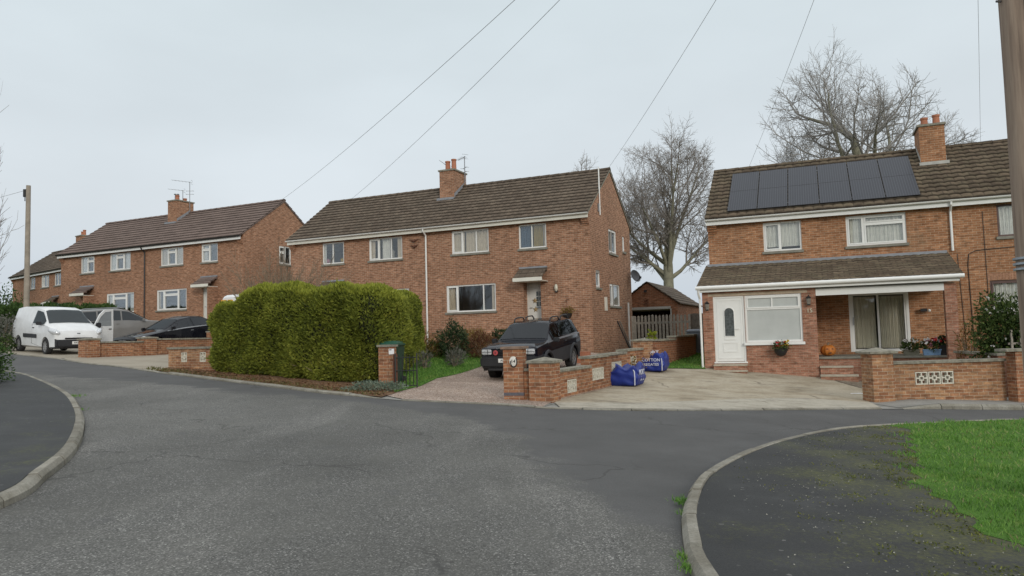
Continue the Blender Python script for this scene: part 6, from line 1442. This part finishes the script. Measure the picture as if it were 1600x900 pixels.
p = D(3, 505, 46); bush('clipped_bush', (p[0], p[1], H(p[0], p[1])), 1.0, 1.0, 1.5, 1500, .15, HEDGED, 'dark clipped bush at the far left edge beyond the hedge', 'bush')
bush('evergreen_bush', (-11.35, 15.4, .8), .78, .8, .58, 4200, .07, HEDGED, 'dark evergreen bush at the left edge beside the near pavement', 'bush')
p = D(2, 530, 29.5); bush('scrub', (p[0], p[1], H(p[0], p[1])), .8, .7, .75, 1700, .10, GREYL, 'pale brownish scrub at the left edge behind the rear of the white van', 'bush')
p = D(16, 545, 28.9); bush('scrub', (p[0]-.2, p[1], H(p[0], p[1])), .4, .35, .32, 700, .08, LEAFG, 'low green weeds beside the rear wheel of the white van', 'bush')

# garden shrubs of the middle house
def at_h(px, py, d=None):
    p = G(px, py); return (p[0], p[1], H(*p)+.03)
bush('rounded_shrub', at_h(710, 563), .52, .5, .62, 2600, .075, LEAFD, 'rounded dark green shrub under the large window of the middle house', 'shrub')
q = at_h(712, 563); bush('loose_shrub', (q[0]-.1, q[1]+.6, q[2]), .62, .4, .72, 800, .07, leaf_mat('leaf_dull', [(.1, (.05, .06, .03)), (.5, (.09, .10, .05)), (.9, (.15, .15, .08))]), 'thin straggly shrub behind the rounded dark shrub', 'shrub')
bush('feathery_shrub', at_h(754, 561), .62, .5, .45, 2300, .11, REDDY, 'reddish feathery shrub between the rounded shrub and the dark four wheel drive', 'shrub', up=.9, aspect=.2)
q = at_h(735, 556); bush('feathery_shrub', (q[0], q[1]+.7, q[2]), .7, .5, .48, 1500, .13, OCHRE, 'tawny feathery shrub against the middle house wall', 'shrub', up=1.0, aspect=.16)
q = at_h(655, 561); bush('perennials', q, .85, .5, .42, 1800, .13, OCHRE, 'yellowing perennials behind the green bin and iron gate', 'plant', up=1.1, aspect=.16)
bush('low_plant', at_h(678, 560), .55, .4, .28, 1000, .08, LEAFG, 'low green plant left of the rounded dark shrub', 'plant')
bush('lavender', at_h(664, 577), .20, .2, .26, 420, .11, GREYL, 'narrow grey lavender clump on the lawn', 'plant', up=1.0, aspect=.14); bush('lavender', at_h(711, 574), .30, .28, .26, 700, .12, GREYL, 'wide grey lavender clump on the lawn in front of the rounded shrub', 'plant', up=1.0, aspect=.14)
p = D(792, 515, 27.2); bush('spreading_conifer', (p[0], p[1], 1.15), .75, .5, .38, 1800, .10, LEAFD, 'low spreading evergreen beside the door of the middle house', 'shrub'); p = D(812, 508, 28.0); bush('box_shrub', (p[0], p[1], 1.3), .55, .4, .42, 1500, .07, LEAFD, 'clipped dark shrub behind the roof of the dark four wheel drive', 'shrub')
q = at_h(588, 613); bush('cushion_plant', q, .72, .34, .17, 3200, .045, SAGE, 'grey green cushion plant at the foot of the brick pillar with the sign', 'plant', stems=False, zc=.04)
bush('weed', (G(1020, 540)[0]*0+4.25, 22.75, 1.40+.02), .10, .1, .13, 120, .09, leaf_mat('leaf_lime', [(.1, (.12, .16, .01)), (.9, (.28, .30, .03))]), 'lime yellow weed on top of the buff brick pier', 'plant')
# climbing plant at the right edge
cp = empty('climbing_plant', (12.15, 18.3, -.05), .06, 'tall leafy climbing plant on grey stakes at the right edge', 'plant')
P, d_ = blob_pts(4200, .80, .40, .75, .2); P[:, 2] += 1.65; P2, d2 = blob_pts(4200, .8, .40, 1.0, .15); P2[:, 2] += .95; P2[:, 0] += .05
P = np.vstack([P, P2]); d_ = np.vstack([d_, d2]); kp = P[:, 2] > .1; v, f = leaf_cloud(P[kp], d_[kp], .085, .55, .8); fast('foliage', v, f, LEAFG, cp)
P, d_ = blob_pts(2600, .45, .35, 1.1, .2); P += np.array([.62, -.1, 1.15]); v, f = leaf_cloud(P, d_, .07, .5, .8); fast('pale_foliage', v, f, leaf_mat('leaf_pale', [(.1, (.08, .09, .04)), (.5, (.15, .15, .07)), (.9, (.24, .23, .13))]), cp)
flowers(cp, [(RNG.uniform(-.7, .8), RNG.uniform(-.4, -.1), RNG.uniform(.3, 2.3)) for _ in range(30)], .045, FLWH, 'seed_heads')
for x in (-.15, .08, .30, .52): MB().box(x, x+.05, -.36, -.33, 0, 1.55+random.uniform(-.2, .1)).build('stake', WOODG, cp)
MB().box(-.2, .6, -.327, -.30, 1.15, 1.20).build('rail', WOODG, cp)
p = D(1516, 545, 19.8); bush('thin_shrub', (p[0], p[1], .2), .35, .3, .75, 750, .10, OCHRE, 'thin yellowing shrub between the porch pillar and the climbing plant', 'shrub', up=.9, aspect=.25)

# ------------------------------------------------------------------ trees
def tube_np(pts, rad, n):
    pts = np.asarray(pts); k = len(pts); d = np.gradient(pts, axis=0); d /= np.linalg.norm(d, axis=1)[:, None]+1e-9
    ref = np.array([.3, .2, .93]) if abs(d[0][2]) < .9 else np.array([1., 0, 0]); a = np.cross(d, ref); a /= np.linalg.norm(a, axis=1)[:, None]+1e-9; b = np.cross(d, a)
    t = 2*PI*np.arange(n)/n; v = pts[:, None, :]+(a[:, None, :]*np.cos(t)[None, :, None]+b[:, None, :]*np.sin(t)[None, :, None])*np.asarray(rad)[:, None, None]
    i = np.arange(k-1)[:, None]*n; j = np.arange(n)[None, :]; j2 = (j+1) % n
    return v.reshape(-1, 3), np.stack([i+j, i+j2, i+n+j2, i+n+j], 2).reshape(-1, 4)
class Tree:
    def __init__(s, seed, env=None): s.env = env; s.r = np.random.default_rng(seed); s.parts = {0: ([], [], 0), 1: ([], [], 0)}
    def emit(s, which, pts, rad, n):
        V, F, c = s.parts[which]; v, f = tube_np(pts, rad, n); V.append(v); F.append(f+c); s.parts[which] = (V, F, c+len(v))
    def branch(s, p, d, L, r, lv, cfg):
        R = s.r; g = cfg[lv]; n = g.get('seg', 5); pts = [np.array(p)]; d = np.array(d)/np.linalg.norm(d); dirs = [d]
        for i in range(n):
            d = d+R.normal(0, g['wig'], 3); d[2] += g['up']; d /= np.linalg.norm(d); q = pts[-1]+d*L/n
            if s.env and lv >= 1 and i >= 1:                       # keep the crown inside a lumpy ellipsoid
                c, ra = s.env; k = np.linalg.norm((q-c)/ra); lim = 1+.10*math.sin(q[0]*1.7+q[2]*1.3)+.08*math.sin(q[1]*2.3-q[2]*.9)
                if k > lim: break
            pts.append(q); dirs.append(d)
        n = len(pts)-1
        rad = r*np.linspace(1, g.get('tap', .5), n+1)
        s.emit(0 if lv <= 1 else 1, pts, rad, g.get('n', 3))
        if lv+1 >= len(cfg): return
        m = g['kids']; t0 = g.get('t0', .3); az = R.uniform(0, 6.28)
        for i in range(m):
            t = t0+(1-t0)*(i+R.uniform(0, .9))/m; x = t*n; k = min(int(x), n-1); q = pts[k]+(pts[k+1]-pts[k])*(x-k); dd = dirs[k+1]
            az += 2.4+R.normal(0, .4); a = np.cross(dd, [0, 0, 1.]); a = a/np.linalg.norm(a) if np.linalg.norm(a) > .1 else np.array([1., 0, 0]); b = np.cross(dd, a)
            an = math.radians(R.uniform(*g['ang'])); e = dd*math.cos(an)+(a*math.cos(az)+b*math.sin(az))*math.sin(an)
            s.branch(q, e, L*R.uniform(*g['len'])*(1.12-g.get('fall', .45)*t), max(rad[k]*g.get('rr', .55), cfg[-1]['rmin']), lv+1, cfg)
        if g.get('tip', True): s.branch(pts[-1], dirs[-1], L*.62, rad[-1], lv+1, cfg)
    def done(s, name, loc, label, m0, m1, group=None, bn='crown', cat='tree'):
        e = empty(name, loc, 0, label, cat, group)
        for w, nm, m in ((0, 'trunk', m0), (1, bn, m1)):
            V, F, c = s.parts[w]
            if V: fast(nm, np.vstack(V), np.vstack(F), m, e, smooth=True)
        return e
def base_at(px, depth): x = float(ray(px, 500)[0]*depth); return (x, depth, H(x, depth)-.1)
RM = .0085
tw = [dict(wig=.12, up=.03, kids=5, t0=.2, ang=(28, 62), len=(.5, .66), n=4, tap=.4, seg=5), dict(wig=.14, up=.03, kids=5, t0=.15, ang=(28, 62), len=(.48, .68), tap=.5, seg=4), dict(wig=.15, up=.03, kids=4, t0=.2, ang=(25, 60), len=(.5, .75), tap=.6, seg=3, rr=.65), dict(wig=.15, up=.03, tap=.6, seg=3, rmin=RM)]
cfg = [dict(wig=.02, up=.02, kids=9, t0=.74, ang=(12, 62), len=(1.5, 2.1), rr=.46, n=12, tap=.74, fall=.2, seg=6), dict(wig=.085, up=.05, kids=7, t0=.26, ang=(28, 60), len=(.34, .50), n=6, tap=.25, seg=9, rr=.55)]+tw
b = base_at(1045, 50); t = Tree(21, (np.array([0, 0, 9.2]), np.array([3.75, 3.75, 4.6]))); t.branch((0, 0, 0), (0, 0, 1), 5.4, .43, 0, cfg); t.done('bare_tree', b, 'tall bare tree with a mossy forked trunk behind the garage', BARK, TWIG, 'bare winter trees behind the houses')
t = Tree(3, (np.array([0, 0, 13.3]), np.array([5.7, 5.7, 6.5]))); cfg2 = [dict(wig=.02, up=.02, kids=8, t0=.66, ang=(14, 72), len=(.78, 1.08), rr=.5, n=12, tap=.72, fall=.2, seg=6), dict(wig=.16, up=.035, kids=7, t0=.2, ang=(30, 66), len=(.38, .55), n=6, tap=.25, seg=10, rr=.55)]+tw
b = base_at(1352, 48); t.branch((0, 0, 0), (-.01, 0, 1), 10.5, .52, 0, cfg2); t.done('bare_tree', b, 'broad bare tree behind the roof with the solar panels', BARK, TWIGG, 'bare winter trees behind the houses')
cfg3 = [dict(wig=.03, up=.02, kids=8, t0=.5, ang=(20, 50), len=(.4, .55), rr=.5, n=7, tap=.4, seg=5)]+tw
t = Tree(31, (np.array([0, 0, 11.0]), np.array([2.6, 2.6, 4.2]))); b = base_at(922, 62); t.branch((0, 0, 0), (0, 0, 1), 10.5, .26, 0, cfg3); t.done('bare_tree', b, 'small bare tree whose top shows above the right end of the middle house roof', BARK, TWIG, 'bare winter trees behind the houses')
t = Tree(44, (np.array([0, 0, 12.2]), np.array([2.4, 2.4, 4.2]))); b = base_at(1508, 60); t.branch((0, 0, 0), (0, 0, 1), 11.6, .24, 0, cfg3); t.done('bare_tree', b, 'thin pale bare tree beside the telegraph pole, behind the right roof', BARK, TWIGG, 'bare winter trees behind the houses')
t = Tree(53); cfgp = [dict(wig=.01, up=.02, kids=26, t0=.08, ang=(15, 30), len=(.20, .30), rr=.35, n=7, tap=.15, seg=8, fall=.55), dict(wig=.08, up=.12, kids=7, t0=.15, ang=(18, 35), len=(.4, .6), n=4, tap=.4, seg=4), dict(wig=.1, up=.1, kids=5, t0=.1, ang=(18, 35), len=(.5, .7), tap=.5, seg=3), dict(wig=.1, up=.1, tap=.6, seg=2, rmin=.018)]
b = base_at(-38, 50); t.branch((0, 0, 0), (0, 0, 1), 11.5, .22, 0, cfgp); t.done('poplar_tree', b, 'slender pale bare tree cut by the left edge of the picture', BARK, TWIGG, 'bare winter trees behind the houses')
# bare multi-stemmed shrub above the hedge
t = Tree(61); cfs = [dict(wig=.05, up=.03, kids=6, t0=.2, ang=(12, 30), len=(.45, .65), n=4, tap=.4, seg=5), dict(wig=.07, up=.05, kids=5, t0=.1, ang=(12, 30), len=(.5, .7), n=3, tap=.5, seg=4), dict(wig=.08, up=.05, kids=4, t0=.1, ang=(12, 30), len=(.5, .7), tap=.5, seg=3, tip=False), dict(wig=.08, up=.05, tap=.6, seg=2, rmin=.0085)]
for i in range(44):
    a = i*2.4; tl = .08+.5*t.r.uniform()**.8; t.branch((.12*math.cos(a), .12*math.sin(a), 0), (tl*math.cos(a)*1.2, tl*math.sin(a), 1), t.r.uniform(1.3, 2.1), .021, 0, cfs)
x = float(ray(440, 470)[0]*26.5); t.done('bare_shrub', (x, 26.5, H(x, 26.5)), 'bare brown multi stemmed shrub rising above the big hedge', STEMB, STEMB, None, 'twigs', 'shrub')
p = D(400, 460, 25.5); bush('ragged_conifer', (p[0], p[1], H(p[0], p[1])), .7, .5, 1.15, 1300, .12, LEAFD, 'ragged dark evergreen behind the top left of the big hedge', 'shrub')

# belt of evergreens across the road behind the photographer: the windows mirror it
P = np.stack([RNG.uniform(-60, 60, 6000), RNG.uniform(-52, -46, 6000), np.zeros(6000)], 1); P[:, 2] = RNG.uniform(0, 1, 6000)**.8*(5.5+1.5*np.sin(P[:, 0]*.23)+1.2*np.sin(P[:, 0]*.61+1))+np.array([H(a, -10) for a in P[:, 0]])
v, f = leaf_cloud(P, RNG.normal(0, 1, (6000, 3)), 1.3, .8, .5); fast('tree_belt', v, f, LEAFD, None, label='dark belt of evergreens across the road, mirrored in the windows', cat='trees', kind='stuff')
# ------------------------------------------------------------------ poles and wires
POLEM, nt, b = nodes_of('pole_timber'); v = coord(nt); n1 = noise(nt, mapping(nt, v, (9, 9, .5)), 1.5, 6, .65); n2 = noise(nt, mapping(nt, v, (1, 1, .6)), 5, 4, .6)
c_ = ramp(nt, n1, [(.3, (.13, .092, .068)), (.5, (.27, .20, .15)), (.72, (.40, .31, .235))]); c_ = mixc(nt, ramp(nt, n2, [(.68, 0), (.76, .75)]), c_, (.06, .035, .025)); nt.links.new(c_, b.inputs['Base Color']); b.inputs['Roughness'].default_value = .85; bump(nt, b, n1, .6, .01)
POLEX = float(ray(1597, 507)[0]*7.0)+.165; POLE = (POLEX, 7.0, H(POLEX, 7.0))
ptop = D(1515, -666, 7.0)
e = empty('telegraph_pole', POLE, 0, 'thick wooden telegraph pole at the right edge on the grass verge', 'pole', 'wooden telegraph poles')
hp_ = ptop[2]-POLE[2]; k = MB(); n = 14; zz = np.linspace(-.3, hp_, n); k.tube([(.003*math.sin(z*2), 0, z) for z in zz], list(np.linspace(.160, .128, n)), 24); k.build('pole', POLEM, e, smooth=True, angle=60)
BAND = plain('steel_band', (.40, .44, .48), .45, .6, .15, 10); zb_ = D(1596, 412, 7.0)[2]-POLE[2]
for dz in (-.05, .0, .05): MB().lathe([(.158, -.012), (.176, -.010), (.176, .010), (.158, .012)], 24, Matrix.Translation((0, 0, zb_+dz))).build('steel_band', BAND, e, smooth=True)
for py_, wd_ in ((122, .10), (212, .05)):
    z_ = D(1594, py_, 6.9)[2]-POLE[2]; MB().box(-.03-.0, .05, -.168, -.140, z_-.012, z_+.012).build('number_tag', WHITE, e)
z_ = D(1597, 135, 6.9)[2]-POLE[2]; k = MB(); k.box(.0, .14, -.20, -.13, z_-.10, z_+.09); k.build('junction_plate', BLACKP, e)
MB().tube([(-.02, -.152, 2.2), (-.01, -.150, hp_-1)], .008, 4).build('down_cable', plain('brown_cable', (.08, .055, .045), .7, 0, .1, 8), e)
z_ = D(1562, 2, 7.0)[2]-POLE[2]; MB().tube([(-.13, 0, z_), (-.19, 0, z_)], .012, 5).build('step_bolt', BLACKP, e)
d = 35.0; pb = D(41, 500, d); tp = D(43, 290, d)
e2 = empty('telegraph_pole', (pb[0], d, H(pb[0], d)), 0, 'slim wooden telegraph pole standing behind the white van', 'pole', 'wooden telegraph poles')
h2 = tp[2]-H(pb[0], d); MB().tube([(0, 0, -.2), (0, 0, h2)], [.135, .10], 14).build('pole', plain('pole_grey', (.30, .26, .21), .9, 0, .2, 3), e2, smooth=True, angle=60); k = MB(); k.box(-.22, -.10, -.06, .06, h2-.55, h2-.18); k.tube([(-.16, 0, h2-.55), (-.16, 0, h2-.75)], .02, 5); k.build('terminal_box', BLACKP, e2)
WIREM = plain('wire', (.27, .27, .275), .6, 0, .05, 3)
def wire(a, b, sag, label, r=.008):
    a, b = Vector(a), Vector(b); n = 24; pts = []
    for i in range(n+1):
        t_ = i/n; q = a.lerp(b, t_); q.z -= sag*4*t_*(1-t_); pts.append(q-a)
    MB().tube(pts, r, 5).build('overhead_wire', WIREM, None, loc=a, label=label, cat='wire', group='overhead wires from the pole')
zr = EV+RISE+.08
wire(ptop, on(1, L2-.1, 3, zr), .35, 'overhead wire to the gable ridge of the house with the smooth brown roof', .0065)
wire(ptop, on(2, -6.0, 3, zr), .3, 'overhead wire to the left end of the middle house ridge', .006)
wire(ptop, on(2, L2+.0, 3, zr), .2, 'overhead wire to the right gable of the middle house', .0055)
wire(ptop, on(3, -6.05, 3, zr), .15, 'overhead wire to the ridge above the leftmost solar panels', .0045)
wire(ptop, on(3, 1.5, 3, zr), .1, 'overhead wire to the ridge right of the chimney on the right house', .004)
wire((tp[0], d, tp[2]-.2), D(-260, 345, 45), .4, 'overhead wire leaving the slim far telegraph pole to the left', .008)

# ------------------------------------------------------------------ grass blades, weeds, debris
def in_poly(x, y, poly):
    P = np.array(poly); c = np.zeros(len(x), bool); j = len(P)-1
    for i in range(len(P)):
        cond = ((P[i, 1] > y) != (P[j, 1] > y)); xx = (P[j, 0]-P[i, 0])*(y-P[i, 1])/(P[j, 1]-P[i, 1]+1e-12)+P[i, 0]; c ^= cond & (x < xx); j = i
    return c
def grass(name, x, y, z, hgt, wid, mat, label=None, cat='grass', lean=.5):
    n = len(x); a = RNG.uniform(0, 2*PI, n); h = hgt*RNG.uniform(.5, 1.3, n); w_ = wid*RNG.uniform(.7, 1.3, n); l = RNG.normal(0, lean, (n, 2))*h[:, None]
    p = np.stack([x, y, z], 1); t = np.stack([np.cos(a)*w_/2, np.sin(a)*w_/2, np.zeros(n)], 1); m = p+np.stack([l[:, 0]*.4, l[:, 1]*.4, h*.6], 1); tp_ = p+np.stack([l[:, 0], l[:, 1], h*np.sqrt(np.clip(1-lean**2*.5, .3, 1))], 1)
    v = np.stack([p-t, p+t, m+t*.7, m-t*.7, tp_+t*.08, tp_-t*.08], 1).reshape(-1, 3); i = np.arange(n)[:, None]*6
    f = np.concatenate([i+np.array([[0, 1, 2, 3]]), i+np.array([[3, 2, 4, 5]])], 0)
    return fast(name, v, f, mat, None, label=label, cat=cat, kind='stuff')
Hv = np.vectorize(H)
n = 150000; x = RNG.uniform(3, 15, n); y = RNG.uniform(3.4, 15, n); dist = np.hypot(x, y)
inn = in_poly(x, y, verge_poly); gd = np.array([min(math.hypot(a-p[0], c_-p[1]) for p in GEw[::6]) if (a < 7.5 and not k_) else 9 for a, c_, k_ in zip(x, y, inn)]); ok = (inn | ((gd < .28) & (RNG.uniform(0, 1, n) < 1.6*np.exp(-gd/.12)) & in_poly(x, y, rin[:i0+1]+GEw+[(7.2, 3.6), (7.5, -14)]))) & (RNG.uniform(0, 1, n) < np.clip(7.0/dist, .3, 1)**1.3) & (x < y*.80+1)
x, y = x[ok], y[ok]; ge = np.min(np.hypot(x[:, None]-np.array([p[0] for p in GEw])[None, ::4], y[:, None]-np.array([p[1] for p in GEw])[None, ::4]), axis=1)
patch = .75+.25*np.sin(x*2.3+1)*np.sin(y*1.9)+.2*np.sin(x*5.1+y*3.7)
grass('verge_grass', x, y, Hv(x, y)+.09, .064*(.45+.55*np.clip(ge/.5, 0, 1))*np.clip(patch, .4, 1.2), .0075*np.clip(np.hypot(x, y)/6, 1, 2), GRASSM, 'green grass on the verge at the right foreground')
n = 90000; x = RNG.uniform(2.2, 7.4, n); y = RNG.uniform(3.6, 12.4, n); PV = rin[:i0+1]+GEw+[(7.2, 3.6), (7.5, -14)]
gd = np.full(n, 9.0)
for p in GEw[::4]: gd = np.minimum(gd, np.hypot(x-p[0], y-p[1]))
cl = np.sin(x*7.3+2*np.sin(y*3.1))*np.sin(y*6.1+1.5*np.sin(x*4.3))+.6*np.sin(x*17+y*11)*np.sin(y*19-x*7)
ok = in_poly(x, y, PV) & (cl > -.05+gd*.6) & (RNG.uniform(0, 1, n) < np.exp(-gd/.7))
x, y = x[ok], y[ok]; grass('moss_tufts', x, y, Hv(x, y)+.086, .018, .012, leaf_mat('moss_blade', [(.1, (.06, .075, .02)), (.5, (.13, .15, .03)), (.9, (.24, .24, .06))]), 'yellow green moss creeping from the verge over the dark pavement', cat='moss', lean=.9)
n = 4500; x = RNG.uniform(3, 15, n); y = RNG.uniform(3.4, 15, n); ok = in_poly(x, y, verge_poly); x, y = x[ok], y[ok]
grass('dead_grass', x, y, Hv(x, y)+.09, .055, .008, leaf_mat('grass_dead', [(.1, (.16, .13, .06)), (.5, (.26, .22, .11)), (.9, (.36, .32, .18))]), 'dead straw coloured blades among the verge grass', lean=.9)
n_ = 2600; x = RNG.uniform(-9.8, -2.7, n_); y = np.interp(x, EX, EY)+np.abs(RNG.normal(.75, .55, n_))+.12; P = np.stack([x, y, Hv(x, y)+.04], 1); v, f = leaf_cloud(P, np.tile([1., .3, 0], (n_, 1)), .075, .6, 1.0); v[:, 2] = np.repeat(P[:, 2], 4)+np.abs(RNG.normal(0, .015, n_*4))
fast('leaf_litter', v, f, leaf_mat('dead_leaf', [(.1, (.09, .045, .025)), (.5, (.19, .10, .05)), (.9, (.30, .19, .10))]), None, label='brown leaf litter under the big hedge along the kerb', cat='leaves', kind='stuff')
n = 16000; LP = [(-2.6, 16.0), (-2.24, 17.8), (-2.1, 20.2), (-1.54, 21.6), (-.95, 23.3), (-1.0, 26.2), (-3.8, 27.3), (-4.5, 26), (-3.4, 19.5), (-3.0, 17.9)]
x = RNG.uniform(-4.6, -.9, n); y = RNG.uniform(15.9, 27.3, n); ok = in_poly(x, y, LP); x, y = x[ok], y[ok]; grass('lawn_grass', x, y, Hv(x, y)+.04, .06, .018, GRASSM, 'green lawn grass in front of the middle house')
n = 9000; LP = [(4.4, 22.75), (5.95, 23.05), (6.0, 23.65), (6.7, 25.5), (8.6, 30), (9.5, 33), (7.5, 33), (5.6, 26.4)]
x = RNG.uniform(4.4, 9.5, n); y = RNG.uniform(22.7, 33, n); ok = in_poly(x, y, LP); x, y = x[ok], y[ok]; grass('side_grass', x, y, Hv(x, y)+.045, .06, .02, GRASSM, 'green grass strip between the garage wall and the right house')
# weeds along kerbs
pts = []
for px, py, r_, n_ in ((1066, 782, .07, 160), (1071, 800, .05, 90), (1070, 868, .05, 90), (1075, 885, .05, 90), (1100, 865, .06, 110), (1090, 812, .04, 50), (1150, 729, .05, 60), (1205, 708, .05, 60), (1290, 683, .10, 120), (1400, 671, .10, 160), (118, 640, .10, 120), (116, 618, .12, 120), (1590, 862, .12, 260), (1570, 870, .07, 120)):
    g_ = G2(px, py, .05); pts.append(np.stack([RNG.normal(g_[0], r_*.6, n_), RNG.normal(g_[1], r_*.9, n_)], 1))
q = np.vstack(pts); grass('kerb_weeds', q[:, 0], q[:, 1], Hv(q[:, 0], q[:, 1])+.03, .045, .007, GRASSM, 'tufts of grass growing along the kerb stones', lean=.7)
n_ = 900; x = np.concatenate([RNG.uniform(-9.8, -2.7, n_), RNG.uniform(-10.6, -9, 250)]); y = np.interp(x, EX, EY)+RNG.uniform(.15, .9, len(x)); grass('roadside_grass', x, y, Hv(x, y)+.03, .06, .02, leaf_mat('grass_dry', [(.1, (.06, .07, .02)), (.5, (.12, .12, .04)), (.9, (.2, .17, .08))]), 'dry grass along the far kerb below the hedge')
# pale grit and leaf bits scattered on the near pavement
n = 9000; x = RNG.uniform(1.4, 7.3, n); y = RNG.uniform(3.6, 12, n); pp_ = rin[:i0+1]+GEw+[(7.2, 3.6), (7.5, -14)]
dg_ = np.min(np.hypot(x[:, None]-np.array([p[0] for p in GEw])[None, ::3], y[:, None]-np.array([p[1] for p in GEw])[None, ::3]), axis=1)
ok = in_poly(x, y, pp_) & (RNG.uniform(0, 1, n) < np.exp(-((dg_-.9)/.55)**2)*.8+.02); x, y = x[ok], y[ok]; m = len(x)
P = np.stack([x, y, Hv(x, y)+.092], 1); v, f = leaf_cloud(P, np.tile([1., 0, 0], (m, 1)), .016, .7, 1.0); v[:, 2] = np.repeat(P[:, 2], 4)+np.abs(RNG.normal(0, .004, m*4)); fast('pavement_grit', v, f, plain('grit_pale', (.27, .265, .22), .9, 0, .3, 30), None, label='pale grit and leaf bits scattered on the dark pavement', cat='grit', kind='stuff')
